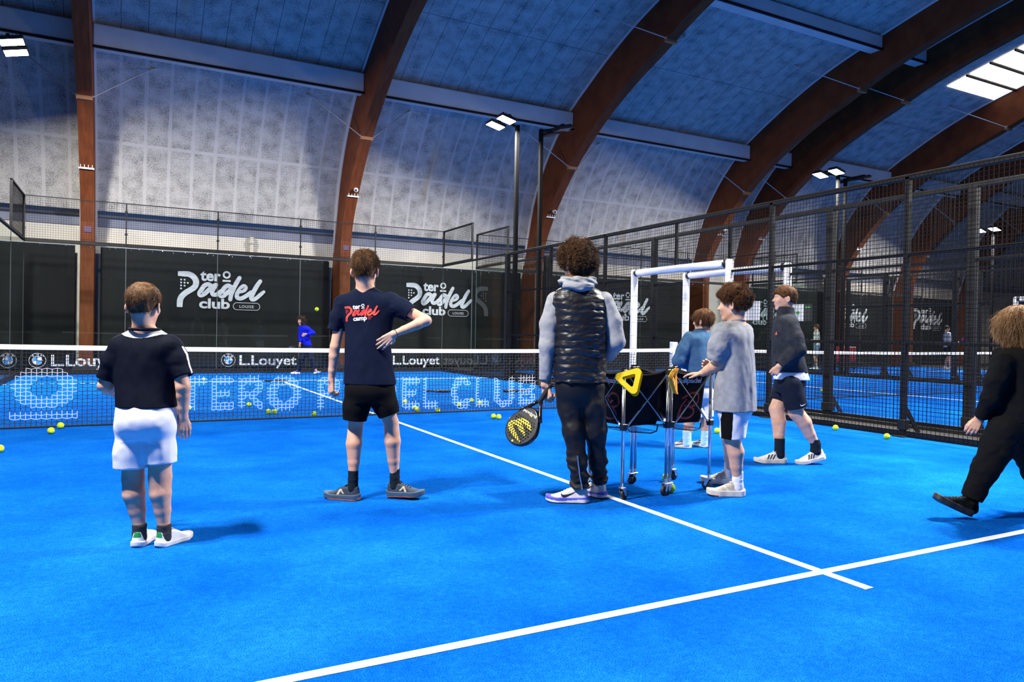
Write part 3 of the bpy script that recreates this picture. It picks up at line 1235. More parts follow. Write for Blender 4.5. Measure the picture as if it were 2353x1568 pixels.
# ================================================================ banners behind the glass
bays = [(-10.1, -3.7), (-3.7, 2.7), (2.7, 9.1), (9.1, 16.35), (18.4, 24.0), (24.0, 28.6), (28.6, 33.6)]
BL = ['black banner left of the leftmost rib, blank, at the left edge', 'black banner with the large club logo behind the boy in white shorts', 'black banner with the club logo right of the tall boy in the navy tee',
      'black banner with the club logo beside the curly haired coach', 'black banner with a faint club logo, first beyond the fence posts at right',
      'black banner with a faint club logo, second beyond the fence posts at right', 'black banner farthest right beyond the mesh']
LOGO_X = [None, -0.66, 5.76, 12.98, 19.9, 25.3, 30.8]
for (a, c), lab, lx in zip(bays, BL, LOGO_X):
    t = thing('banner', lab, 'banner', ((a + c) / 2, 12.0, 0), 'black club banners along the back wall')
    b = MB()
    n = 60
    x0, x1 = a + 0.12, c - RIB_W - 0.14
    v = []
    for i in range(n + 1):
        x = x0 + (x1 - x0) * i / n
        y = 12.1 + 0.008 * math.sin(i * 0.9 + a) + 0.006 * math.sin(i * 0.37 + 2 * a)
        for z in (0.05, 1.0, 2.0, 3.13):
            v.append((x, y + (0.01 if 0.5 < z < 2.5 else 0), z))
            v.append((x, y + 0.012 + (0.01 if 0.5 < z < 2.5 else 0), z))
    f = []
    for i in range(n):
        for k in range(3):
            p, q = i * 8 + 2 * k, (i + 1) * 8 + 2 * k
            f += [(p, q, q + 2, p + 2), (p + 1, p + 3, q + 3, q + 1)]
        p, q = i * 8, (i + 1) * 8
        f += [(p, p + 1, q + 1, q), (p + 6, q + 6, q + 7, p + 7)]
    b.add(v, f)
    b.build('cloth', M['banner'], t, smooth=False)
    h = MB()
    h.tube([(x0, 12.1, 3.14), (x1, 12.1, 3.14)], 0.012, 6)
    for i in range(12):
        h.sphere((x0 + 0.2 + i * (x1 - x0 - 0.4) / 11, 12.075, 3.09), 0.014, 8, 6)
    h.build('eyelet_wire', M['steel'], t)
    if lx is not None:
        lg = club_logo('club').xf(0.00118, 0.00118, 0, 0)
        lg.lay('logo', M['logo_grey'], (lx, 12.082, 2.16), (1, 0, 0), (0, 0, 1), t)
    k = MB()
    k.bbox((c - RIB_W - 0.12, 11.28, 0), (c + 0.12, 11.75, 0.14), 0.01)
    struct(k.build('column_plinth', M['concrete']))


# ================================================================ floodlight poles
M['lens'] = new_mat('lit_floodlight_lens', (1, 1, 1), 0.5)
bsdf(M['lens']).inputs['Emission Color'].default_value = (1.0, 0.97, 0.92, 1)
bsdf(M['lens']).inputs['Emission Strength'].default_value = 28.0
M['lens_off'] = new_mat('dark_floodlight_lens', (0.08, 0.08, 0.09), 0.2)


def flood_pole(x, y, h, inx, label, lit=True, dys=(-0.28, 0.28), arm=0.40, tilt=14, power=1.0, group='floodlight poles', base=True):
    """pole outside the fence, two heads on an arm reaching over the court (inx = -1 / +1)"""
    t = thing('floodlight_pole', label, 'floodlight', (x, y, 0), group)
    p = MB()
    p.bbox((x - 0.045, y - 0.045, 0), (x + 0.045, y + 0.045, h - 0.05), 0.008)
    p.bbox((x - 0.12, y - 0.12, 0), (x + 0.12, y + 0.12, 0.02), 0.004)
    p.build('pole', M['pole_black'], t)
    a = MB()
    a.bar((x, y, h - 0.1), (x + inx * arm, y, h + 0.02), 0.05, 0.05)
    a.bar((x + inx * arm, y + dys[0] - 0.1, h + 0.03), (x + inx * arm, y + dys[1] + 0.1, h + 0.03), 0.05, 0.05)
    a.build('crossarm', M['black_metal'], t)
    th = math.radians(tilt) * inx
    Rm = np.array([[math.cos(th), 0, -math.sin(th)], [0, 1, 0], [math.sin(th), 0, math.cos(th)]])
    for dy in dys:
        c = np.array([x + inx * (arm + 0.04), y + dy, h - 0.03])
        b = MB()
        b.bbox((-0.2, -0.17, -0.03), (0.2, 0.17, 0.035), 0.012)
        for k in range(7):
            b.box((-0.17 + k * 0.053, -0.15, 0.03), (-0.16 + k * 0.053, 0.15, 0.06))
        b.xform(Rm, c)
        hd = b.build('lamp_head', M['black_metal'], t)
        l = MB()
        l.bbox((-0.18, -0.15, -0.042), (0.18, 0.15, -0.028), 0.004)
        l.xform(Rm, c)
        l.build('lens', M['lens'] if lit else M['lens_off'], hd)
        if lit:
            ld = bpy.data.lights.new('floodlight_beam', 'AREA')
            ld.shape = 'RECTANGLE'
            ld.size, ld.size_y = 0.34, 0.28
            ld.energy = LAMP_POWER * power
            ld.color = (1.0, 0.965, 0.91)
            lo = bpy.data.objects.new('floodlight_beam', ld)
            COL.objects.link(lo)
            lo.parent = t
            q = c + Rm @ np.array([0, 0, -0.055]) - np.array([x, y, 0])
            lo.matrix_local = Matrix.Translation(Vector(q)) @ Matrix(Rm.tolist()).to_4x4()
    return t


flood_pole(5.2, 6.0, 6.12, -1, 'lit floodlight pole standing behind the right corner of the near court')
flood_pole(-5.25, 6.5, 6.15, 1, 'lit floodlight pair high at the left edge of the photo')
flood_pole(5.2, -6.0, 6.12, -1, 'lit floodlight pole on the right of the near court, beside the camera')
flood_pole(-5.25, -6.0, 6.12, 1, 'lit floodlight pole on the left of the near court, beside the camera')
flood_pole(5.85, 6.0, 6.12, 1, 'unlit floodlight pole against the third rib, right of the lit one', lit=False)
flood_pole(5.85, -6.0, 6.12, 1, 'floodlight pole of the second court, on the right beside the camera')
flood_pole(16.25, 5.8, 6.2, -1, 'lit floodlight pole above the mesh fence, right of the fourth rib')
flood_pole(16.25, -6.0, 6.2, -1, 'floodlight pole on the far side of the second court, out to the right')
flood_pole(16.85, 6.0, 6.2, 1, 'dark floodlight pole close right of the lit one above the mesh fence', lit=False)
flood_pole(27.5, 7.4, 5.6, -1, 'small distant lit floodlight pole near the right edge')
flood_pole(27.5, -6.0, 5.6, -1, 'distant floodlight pole far to the right of the third court')


# ================================================================ cameras on the ribs
def dome_camera(x, y, z, label):
    t = thing('security_camera', label, 'camera', (x, y, z), 'white security cameras on the ribs')
    b = MB()
    b.tube([(x, y, z + 0.02), (x, y - 0.05, z + 0.02)], 0.05, 16)
    b.sphere((x, y - 0.08, z), 0.062, 18, 12)
    b.build('housing', M['white_paint'], t, smooth=True)
    l = MB()
    l.sphere((x - 0.012, y - 0.122, z - 0.014), 0.032, 14, 8)
    l.build('lens', M['black_plastic'], t, smooth=True)
    w = MB()
    w.tube([(x - 0.05, y + 0.0, z + 0.05), (x - 0.11, y + 0.02, z + 0.1), (x - 0.13, y + 0.05, z + 0.2)], 0.008, 6)
    w.build('cable', M['white_paint'], t)
    return t


for xr, lab in ((2.7, 'white dome camera on the second rib, above the tall boy'), (9.1, 'white dome camera on the third rib, above the curly haired coach'), (16.35, 'white dome camera on the fourth rib, behind the mesh fence')):
    dome_camera(xr - 0.12, prof_at(pi_, 5.0) - 0.02, 5.0, lab)

# ================================================================ notices on the second fence
M['paper'] = vary_mat('white_paper', (0.72, 0.72, 0.72), (0.78, 0.78, 0.78), 9, 0.7)
M['poster_dark'] = new_mat('dark_poster', (0.016, 0.018, 0.02), 0.4)
M['print_green'] = new_mat('green_print', (0.03, 0.4, 0.06), 0.5)


def sheet(pxs, pys, x, mat, label, frame=False):
    p = on_plane(pxs[0], pys[0], 0, x)
    q = on_plane(pxs[1], pys[1], 0, x)
    t = thing('notice', label, 'notice', (x, (p[1] + q[1]) / 2, q[2]), 'notices on the mesh fence')
    b = MB()
    y0, y1 = sorted((p[1], q[1]))
    z0, z1 = sorted((p[2], q[2]))
    b.box((x - 0.004, y0, z0), (x + 0.004, y1, z1))
    b.build('sheet', mat, t)
    return t, y0, y1, z0, z1


sheet((1698, 1745), (694, 736), 5.985, M['paper'], 'blank white paper notice behind the curly haired boy in grey')
t, y0, y1, z0, z1 = sheet((1822, 1846), (700, 738), 5.985, M['paper'], 'small white notice behind the boy in dark fleece')
b = MB()
yy = (y0 + y1) / 2
b.box((5.977, yy - 0.03, (z0 + z1) / 2 - 0.02), (5.980, yy + 0.03, (z0 + z1) / 2 + 0.02))
b.build('green_mark', M['print_green'], t)
t, y0, y1, z0, z1 = sheet((1848, 1866), (699, 738), 5.985, M['poster_dark'], 'dark poster with a green heading, right of the small white notice')
b = MB()
b.box((5.977, y0 + 0.03, z1 - 0.06), (5.980, y1 - 0.03, z1 - 0.04))
b.build('green_mark', M['print_green'], t)
# ================================================================ implicit modelling: smooth solids turned into one mesh
VOX = 1.0            # global voxel factor


def nrm(v):
    v = np.array(v, float)
    return v / (np.linalg.norm(v) + 1e-12)


def smin(a, b, k):
    h = np.clip(0.5 + 0.5 * (b - a) / k, 0, 1)
    return b * (1 - h) + a * h - k * h * (1 - h)


def smax(a, b, k):
    return -smin(-a, -b, k)


def d_cone(P, a, b, ra, rb):
    a, b = np.asarray(a, float), np.asarray(b, float)
    ab = b - a
    t = np.clip(((P - a) @ ab) / (ab @ ab + 1e-12), 0, 1)
    return np.linalg.norm(P - a - t[:, None] * ab, axis=1) - (ra + (rb - ra) * t)


def d_chain(P, pts, rads, k=0.012):
    d = None
    for i in range(len(pts) - 1):
        e = d_cone(P, pts[i], pts[i + 1], rads[i], rads[i + 1])
        d = e if d is None else smin(d, e, k)
    return d


def d_ell(P, c, R, r):
    q = (P - np.asarray(c)) @ np.asarray(R).T          # rows of R are the axes
    r = np.asarray(r, float)
    k0 = np.linalg.norm(q / r, axis=1)
    k1 = np.linalg.norm(q / (r * r), axis=1)
    return k0 * (k0 - 1) / (k1 + 1e-9)


def d_loft(P, secs, n=2.4, cap=True, grow=0.0):
    """vertical body of super-elliptic sections (z, cx, cy, half width, half depth, yaw)"""
    S = np.array(sorted(secs, key=lambda s: s[0]), float)
    z = np.clip(P[:, 2], S[0, 0], S[-1, 0])
    # smooth interpolation
    zi = S[:, 0]
    out = []
    for c in range(1, 6):
        m = np.gradient(S[:, c], zi) if len(S) > 2 else np.full(len(S), (S[-1, c] - S[0, c]) / (zi[-1] - zi[0]))
        i = np.clip(np.searchsorted(zi, z) - 1, 0, len(zi) - 2)
        h = zi[i + 1] - zi[i]
        t = (z - zi[i]) / h
        out.append(S[i, c] * (2 * t ** 3 - 3 * t ** 2 + 1) + m[i] * h * (t ** 3 - 2 * t * t + t) + S[i + 1, c] * (-2 * t ** 3 + 3 * t * t) + m[i + 1] * h * (t ** 3 - t * t))
    cx, cy, w, d, yaw = out
    x, y = P[:, 0] - cx, P[:, 1] - cy
    co, si = np.cos(yaw), np.sin(yaw)
    u, v = (x * co + y * si), (-x * si + y * co)
    w, d = w + grow, d + grow
    k = (np.abs(u / w) ** n + np.abs(v / d) ** n) ** (1 / n)
    L = np.sqrt(u * u + v * v)
    dd = np.where(k > 1e-3, L - L / np.maximum(k, 1e-3), -np.minimum(w, d))
    if cap:
        dd = np.maximum(dd, np.maximum(P[:, 2] - zi[-1], zi[0] - P[:, 2]))
    return dd


def d_box(P, c, R, h, r=0.0):
    q = np.abs((P - np.asarray(c)) @ np.asarray(R).T) - (np.asarray(h) - r)
    return np.linalg.norm(np.maximum(q, 0), axis=1) + np.minimum(q.max(1), 0) - r


_H = np.random.default_rng(3).random((64, 64, 64)).astype(np.float32)


def vnoise(P):
    i = np.floor(P).astype(int)
    f = P - i
    f = f * f * (3 - 2 * f)
    o = 0
    for dx in (0, 1):
        for dy in (0, 1):
            for dz in (0, 1):
                w = (f[:, 0] if dx else 1 - f[:, 0]) * (f[:, 1] if dy else 1 - f[:, 1]) * (f[:, 2] if dz else 1 - f[:, 2])
                o = o + w * _H[(i[:, 0] + dx) % 64, (i[:, 1] + dy) % 64, (i[:, 2] + dz) % 64]
    return o - 0.5


def folds(P, freq, amp, seed=0.0):
    """soft cloth folds: noise stretched by per-axis frequencies"""
    Q = P * np.asarray(freq) + seed
    n = vnoise(Q) + 0.5 * vnoise(Q * 2.1 + 7.3)
    return amp * n


def polygonise(fn, lo, hi, h):
    h = h * VOX
    lo, hi = np.array(lo, float), np.array(hi, float)
    nb = np.ceil((hi - lo) / h / 4).astype(int) + 1
    n = nb * 4
    cg = [lo[a] + (np.arange(nb[a] + 1) * 4 - 0.5) * h for a in range(3)]
    G = np.stack(np.meshgrid(*cg, indexing='ij'), -1).reshape(-1, 3)
    c = np.concatenate([fn(G[i:i + 300000]) for i in range(0, len(G), 300000)]).reshape(nb + 1)
    corners = np.stack([c[i:nb[0] + i, j:nb[1] + j, k:nb[2] + k] for i in (0, 1) for j in (0, 1) for k in (0, 1)], -1)
    lim = 4 * h * 1.7
    act = (np.abs(corners).min(-1) < lim) | ((corners.min(-1) < 0) & (corners.max(-1) > 0))
    f = np.repeat(np.repeat(np.repeat(corners[..., 0], 4, 0), 4, 1), 4, 2)
    m = np.repeat(np.repeat(np.repeat(act, 4, 0), 4, 1), 4, 2)
    I = np.nonzero(m)
    P = np.stack([lo[a] + I[a] * h for a in range(3)], 1)
    f[I] = np.concatenate([fn(P[i:i + 300000]) for i in range(0, len(P), 300000)])
    f[[0, -1]] = np.maximum(f[[0, -1]], h)
    f[:, [0, -1]] = np.maximum(f[:, [0, -1]], h)
    f[:, :, [0, -1]] = np.maximum(f[:, :, [0, -1]], h)
    s = f < 0
    cnt = sum(s[i:n[0] - 1 + i, j:n[1] - 1 + j, k:n[2] - 1 + k].astype(np.int8) for i in (0, 1) for j in (0, 1) for k in (0, 1))
    cell = np.argwhere((cnt > 0) & (cnt < 8))
    idx = np.full(np.array(n) - 1, -1, int)
    idx[cell[:, 0], cell[:, 1], cell[:, 2]] = np.arange(len(cell))
    cor = [(i, j, k) for i in (0, 1) for j in (0, 1) for k in (0, 1)]
    vals = np.stack([f[cell[:, 0] + i, cell[:, 1] + j, cell[:, 2] + k] for i, j, k in cor], 1)
    acc = np.zeros((len(cell), 3))
    num = np.zeros(len(cell))
    for p in range(8):
        for q in range(p + 1, 8):
            dcor = np.array(cor[q]) - np.array(cor[p])
            if abs(dcor).sum() != 1:
                continue
            a, b = vals[:, p], vals[:, q]
            x = (a < 0) != (b < 0)
            t = np.where(x, a / np.where(x, a - b, 1), 0)
            acc += np.where(x[:, None], np.array(cor[p]) + t[:, None] * dcor, 0)
            num += x
    V = lo + (cell + acc / num[:, None]) * h
    F = []
    for ax in range(3):
        u, w = (ax + 1) % 3, (ax + 2) % 3
        sl = [slice(None)] * 3
        s2 = [slice(None)] * 3
        sl[ax], s2[ax] = slice(0, -1), slice(1, None)
        A, B = s[tuple(sl)], s[tuple(s2)]
        E = np.argwhere(A != B)
        ok = (E[:, u] > 0) & (E[:, w] > 0) & (E[:, u] < n[u] - 1) & (E[:, w] < n[w] - 1)
        E = E[ok]
        inside = A[E[:, 0], E[:, 1], E[:, 2]]

        def cid(du, dw):
            q = E.copy()
            q[:, u] += du
            q[:, w] += dw
            return idx[q[:, 0], q[:, 1], q[:, 2]]
        Q = np.stack([cid(-1, -1), cid(0, -1), cid(0, 0), cid(-1, 0)], 1)
        Q[~inside] = Q[~inside][:, ::-1]
        F.append(Q)
    F = np.vstack(F)
    F = F[(F >= 0).all(1)]
    return V, F


def relax(V, F, it=1, lam=0.5):
    e = np.vstack([F[:, [0, 1]], F[:, [1, 2]], F[:, [2, 3]], F[:, [3, 0]]])
    for k in range(it):
        a = np.zeros_like(V)
        c = np.zeros(len(V))
        for p, q in ((0, 1), (1, 0)):
            for ax in range(3):
                a[:, ax] += np.bincount(e[:, p], V[e[:, q], ax], len(V))
            c += np.bincount(e[:, p], minlength=len(V))
        V = V + lam * (a / np.maximum(c, 1)[:, None] - V)
    return V


def mesh_np(name, V, F, mats, parent, mi=None, smooth=True):
    off = root_of(parent) if parent is not None else 0
    V = np.asarray(V, float) - off
    k = F.shape[1]
    me = bpy.data.meshes.new(name)
    me.vertices.add(len(V))
    me.vertices.foreach_set('co', V.ravel())
    me.loops.add(F.size)
    me.loops.foreach_set('vertex_index', F.ravel().astype(np.int32))
    me.polygons.add(len(F))
    me.polygons.foreach_set('loop_start', np.arange(0, F.size, k, dtype=np.int32))
    if mi is not None:
        me.polygons.foreach_set('material_index', np.asarray(mi, np.int32))
    me.update(calc_edges=True)
    if smooth:
        me.polygons.foreach_set('use_smooth', np.ones(len(F), bool))
    return link_mesh(name, me, mats, parent)


def solid(name, fn, lo, hi, h, mats, parent, mi_fn=None, rel=1):
    V, F = polygonise(fn, lo, hi, h)
    if rel:
        V = relax(V, F, rel)
    mi = mi_fn(V[F].mean(1)) if mi_fn else None
    return mesh_np(name, V, F, mats, parent, mi)


def bounds(pts, pad):
    p = np.array(pts)
    return p.min(0) - pad, p.max(0) + pad


# ================================================================ figures
AW = nrm([CAM_D[0], CAM_D[1], 0])            # horizontal direction away from the camera
RT = np.array([AW[1], -AW[0], 0])            # to the right in the photo
UP = np.array([0, 0, 1.0])


def skin_mat(name, c0, c1):
    m = vary_mat(name, c0, c1, 14, 0.5, detail=4, bmp=0.08, bscale=160, spec=0.35)
    bsdf(m).inputs['Subsurface Weight'].default_value = 0.0
    return m


M['skin'] = skin_mat('fair_skin', (0.60, 0.315, 0.20), (0.70, 0.41, 0.285))
M['skin_tan'] = skin_mat('light_brown_skin', (0.46, 0.24, 0.15), (0.56, 0.31, 0.21))
M['eye_white'] = new_mat('eye_white', (0.75, 0.73, 0.7), 0.25)
M['iris'] = new_mat('dark_iris', (0.02, 0.012, 0.008), 0.2)
M['lip'] = new_mat('lip_pink', (0.42, 0.16, 0.13), 0.45)


def cloth_mat(name, c, rough=0.85, bs=380, bmp=0.2, var=0.09, spec=0.06, sheen=0.0):
    c = np.array(c)
    m = vary_mat(name, tuple(c * (1 - var)), tuple(np.minimum(1, c * (1 + var))), 22, rough, detail=5, bmp=bmp, bscale=bs, spec=spec)
    if sheen:
        bsdf(m).inputs['Sheen Weight'].default_value = sheen
    return m


def hair_mat(name, c0, c1, rough=0.62):
    return vary_mat(name, c0, c1, 42, rough, detail=5, lo=0.36, hi=0.64, spec=0.16, stretch=(1, 1, 0.35), bmp=0.8, bscale=110)


class Fig:
    """a person placed by where the feet stand; pixel helpers unproject onto the figure's own depth"""

    def __init__(s, label, ground, cat='person'):
        g = on_plane(ground[0], ground[1], 2, 0.0)
        s.g = g
        s.D = float((g - CAM_POS) @ CAM_D)
        s.m = s.D / CAM_F                     # metres per photo pixel
        s.root = thing('person', label, cat, (float(g[0]), float(g[1]), 0.0))

    def J(s, px, py, dd=0.0):
        return at_depth(px, py, s.D + dd)

    def sec(s, px, py, hw, hd, dd=0.0, yaw=0.0):
        """loft section: half width in pixels, half depth in metres, yaw in degrees (0 = back to the camera)"""
        c = s.J(px, py, dd)
        y0 = math.atan2(RT[1], RT[0])
        return (c[2], c[0], c[1], hw * s.m, hd, y0 + math.radians(yaw))

    def part(s, name, fn, lo, hi, h, mats, mi_fn=None, rel=1, parent=None):
        return solid(name, fn, lo, hi, h, mats, parent or s.root, mi_fn, rel)


def hand_prims(w, fwd, nr, side, size, curl=(20, 25, 20), thumb=(0.55, 0.75, 0.25), spread=0.05, tcurl=0.3, each=(1, 1, 1, 1)):
    """cones of a hand: fwd wrist to knuckles, nr out of the back of the hand, side towards the thumb"""
    fwd, nr = nrm(fwd), np.array(nr, float)
    nr = nrm(nr - fwd * (nr @ fwd))
    sd = nrm(np.cross(nr, fwd))
    if sd @ np.array(side, float) < 0:
        sd = -sd
    C = []
    w = np.array(w, float)
    offs = (0.185, 0.065, -0.055, -0.165)
    reach = (0.50, 0.53, 0.50, 0.45)
    lens = (0.42, 0.48, 0.44, 0.34)
    fr = 0.050 * size
    for o, r, L, ec in zip(offs, reach, lens, each):
        k = w + fwd * size * r + sd * size * o
        C.append((w + sd * size * o * 0.45 - nr * size * 0.01, k, 0.085 * size, 0.068 * size))
        p, ang = k, 0.0
        dirn = nrm(fwd + sd * o * spread * 8)
        for seg, cu, rr in zip((0.44, 0.31, 0.25), curl, (1.05, 0.95, 0.82)):
            ang += math.radians(cu * ec)
            d = dirn * math.cos(ang) - nr * math.sin(ang)
            q = p + d * L * size * seg
            C.append((p, q, fr * rr * 1.04, fr * rr * 0.95))
            p = q
    b = w + fwd * size * 0.13 + sd * size * 0.13 - nr * size * 0.03
    d = nrm(fwd * thumb[0] + sd * thumb[1] - nr * thumb[2])
    m1 = b + d * size * 0.22
    d2 = nrm(d + fwd * tcurl - sd * tcurl * 0.8 - nr * tcurl * 0.4)
    m2 = m1 + d2 * size * 0.19
    d3 = nrm(d2 + fwd * tcurl * 0.6 - sd * tcurl * 0.8)
    m3 = m2 + d3 * size * 0.14
    C += [(b, m1, 0.075 * size, 0.062 * size), (m1, m2, 0.06 * size, 0.054 * size), (m2, m3, 0.052 * size, 0.042 * size)]
    return C


def d_hand(P, prims, k):
    d = None
    for a, b, ra, rb in prims:
        e = d_cone(P, a, b, ra, rb)
        d = e if d is None else smin(d, e, k)
    return d


class Head:
    """c: middle of the head, yaw/pitch/roll in degrees (yaw 0 = looking away from the camera, + = turned to photo-left)"""

    def __init__(s, c, hs, yaw=0, pitch=0, roll=0, wide=1.0):
        s.c, s.hs, s.wide = np.array(c, float), hs, wide
        a = math.radians(yaw)
        f = AW * math.cos(a) - RT * math.sin(a)
        r = np.cross(f, UP)
        p = math.radians(pitch)
        f2 = f * math.cos(p) + UP * math.sin(p)
        u2 = np.cross(r, f2)
        ro = math.radians(roll)
        r3 = r * math.cos(ro) + u2 * math.sin(ro)
        u3 = np.cross(r3, f2)
        s.R = np.stack([r3, f2, u3])          # rows: right, forward, up

    def L(s, P):
        return ((P - s.c) @ s.R.T) / s.hs

    def W(s, x, y, z):
        return s.c + (np.array([x, y, z]) * s.hs) @ s.R

    def skull(s, q, grow=0.0):
        I = np.eye(3)
        w = s.wide
        d = d_ell(q, (0, -0.045, 0.09), I, np.array([0.335 * w, 0.415, 0.395]) + grow)
        e = d_ell(q, (0, 0.13, -0.16), I, np.array([0.262 * w, 0.27, 0.30]) + grow)
        return smin(d, e, 0.12)

    def face(s, P):
        q = s.L(P)
        I = np.eye(3)
        d = s.skull(q)
        d = smin(d, d_cone(q, (0, 0.20, -0.38), (0, 0.285, -0.415), 0.13, 0.085), 0.08)        # chin
        for x in (-1, 1):
            d = smin(d, d_cone(q, (x * 0.20, 0.02, -0.24), (x * 0.07, 0.25, -0.41), 0.07, 0.07), 0.08)  # jaw line
            d = smin(d, d_ell(q, (x * 0.16, 0.27, -0.10), I, (0.10, 0.09, 0.10)), 0.07)           # cheek
            d = smax(d, -d_ell(q, (x * 0.135, 0.425, 0.03), I, (0.085, 0.07, 0.055)), 0.05)       # eye socket
        d = smin(d, d_cone(q, (-0.17, 0.325, 0.105), (0.17, 0.325, 0.105), 0.035, 0.035), 0.06)   # brow
        d = smin(d, d_cone(q, (0, 0.355, 0.05), (0, 0.445, -0.105), 0.028, 0.05), 0.035)          # nose
        for x in (-1, 1):
            d = smin(d, d_ell(q, (x * 0.048, 0.40, -0.115), I, (0.036, 0.045, 0.03)), 0.02)
        d = smin(d, d_ell(q, (0, 0.375, -0.225), I, (0.085, 0.04, 0.022)), 0.02)                  # lips
        d = smin(d, d_ell(q, (0, 0.365, -0.265), I, (0.075, 0.04, 0.022)), 0.02)
        for x in (-1, 1):                                                                         # ears
            c = np.array([x * (0.338 * s.wide + 0.04), -0.045, -0.055])
            Re = np.array([[1, x * 0.42, 0], [-x * 0.42, 1, 0], [0, 0, 1]]) / math.hypot(1, 0.42)
            Re[2] = (0, 0, 1)
            e = d_ell(q, c, Re, (0.036, 0.088, 0.135))
            e = smax(e, -d_ell(q, c + np.array([x * 0.035, 0.012, 0.0]), Re, (0.028, 0.055, 0.09)), 0.02)
            d = smin(d, e, 0.03)
        return d * s.hs

    def eyes(s, parent):
        for x in (-1, 1):
            b = MB()
            c = s.W(x * 0.135, 0.302, 0.03)
            b.sphere((0, 0, 0), 0.056 * s.hs, 14, 10)
            b.xform(np.eye(3), c)
            i = MB()
            f = s.R[1]
            e = b.build('eye', M['eye_white'], parent, smooth=True)
            i.sphere((0, 0, 0), 0.030 * s.hs, 12, 8)
            i.xform(np.eye(3), c + f * 0.034 * s.hs)
            i.build('iris', M['iris'], e, smooth=True)

    def hairline(s, q, back=-0.34, ear=0.02, front=0.24):
        """signed: positive below the hairline (skin)"""
        ys = np.array([-0.6, -0.40, -0.20, -0.10, 0.02, 0.12, 0.20, 0.32, 0.60])
        zs = np.array([back, back, back + 0.05, ear - 0.10, ear + 0.03, ear - 0.02, ear + 0.04, front, front + 0.02])
        return (np.interp(q[:, 1], ys, zs) - q[:, 2]) * 0.75


def strands(name, V, N, count, length, flow, mat, parent, lift=0.35, rad=0.0009, seg=4, jitter=0.25, droop=0.0, curl=0.0, curl_r=0.006, rng=None, inset=0.004):
    """many fine locks rooted on a surface (points V, normals N); flow(p) gives the combing direction"""
    rng = rng or np.random.default_rng(5)
    I = rng.integers(0, len(V), count)
    p, n = V[I].copy(), N[I]
    p = p - n * inset
    L = length * rng.uniform(0.6, 1.25, count)
    d = flow(p)
    d = d - n * (d * n).sum(1)[:, None]
    d /= np.linalg.norm(d, axis=1)[:, None] + 1e-9
    d = d + n * lift + rng.normal(0, jitter, (count, 3))
    d /= np.linalg.norm(d, axis=1)[:, None]
    ph = rng.uniform(0, 2 * PI, count)
    hand = rng.choice([-1, 1], count)
    pts = [p]
    cur = p.copy()
    dirs = d.copy()
    for k in range(seg):
        dirs = dirs + np.array([0, 0, -droop / seg])
        dirs /= np.linalg.norm(dirs, axis=1)[:, None]
        cur = cur + dirs * (L / seg)[:, None]
        q = cur
        if curl:
            a = np.cross(dirs, np.array([0.3, 0.2, 0.93]))
            a /= np.linalg.norm(a, axis=1)[:, None] + 1e-9
            b = np.cross(dirs, a)
            an = ph + hand * curl * 2 * PI * (k + 1) / seg
            q = cur + (a * np.cos(an)[:, None] + b * np.sin(an)[:, None]) * curl_r
        pts.append(q)
    pts = np.stack(pts, 1)                      # count, seg+1, 3
    tg = np.gradient(pts, axis=1)
    tg /= np.linalg.norm(tg, axis=2)[..., None] + 1e-9
    a = np.cross(tg, np.array([0.21, 0.57, 0.79]))
    a /= np.linalg.norm(a, axis=2)[..., None] + 1e-9
    b = np.cross(tg, a)
    K = seg + 1
    rr = rad * (np.linspace(1, 0.25, K) if not curl else np.linspace(1, 0.6, K))
    ring = []
    for j in range(3):
        an = 2 * PI * j / 3
        ring.append(pts + (a * math.cos(an) + b * math.sin(an)) * rr[None, :, None])
    VV = np.stack(ring, 2).reshape(-1, 3)        # count, K, 3
    base = (np.arange(count) * K * 3)[:, None, None]
    kk = np.arange(seg)[None, :, None] * 3
    jj = np.arange(3)[None, None, :]
    j2 = (jj + 1) % 3
    F = np.stack([base + kk + jj, base + kk + j2, base + kk + 3 + j2, base + kk + 3 + jj], -1).reshape(-1, 4)
    return VV, F


def vert_normals(V, F):
    fn = np.cross(V[F[:, 2]] - V[F[:, 0]], V[F[:, 3]] - V[F[:, 1]])
    n = np.zeros_like(V)
    for c in range(4):
        for ax in range(3):
            n[:, ax] += np.bincount(F[:, c], fn[:, ax], len(V))
    return n / (np.linalg.norm(n, axis=1)[:, None] + 1e-12)


def make_hair(fig, H, fn, lo, hi, h, mat, count, length, flow, rel=1, **kw):
    """hair volume and its locks as one mesh"""
    V, F = polygonise(fn, lo, hi, h)
    V = relax(V, F, rel)
    N = vert_normals(V, F)
    q = H.L(V)
    keep = np.ones(len(V), bool)
    sel = kw.pop('sel', None)
    if sel is not None:
        keep = sel(q)
    SV, SF = strands('hair', V[keep], N[keep], count, length, flow, mat, fig.root, **kw)
    return mesh_np('hair', np.vstack([V, SV]), np.vstack([F, SF + len(V)]), mat, fig.root)


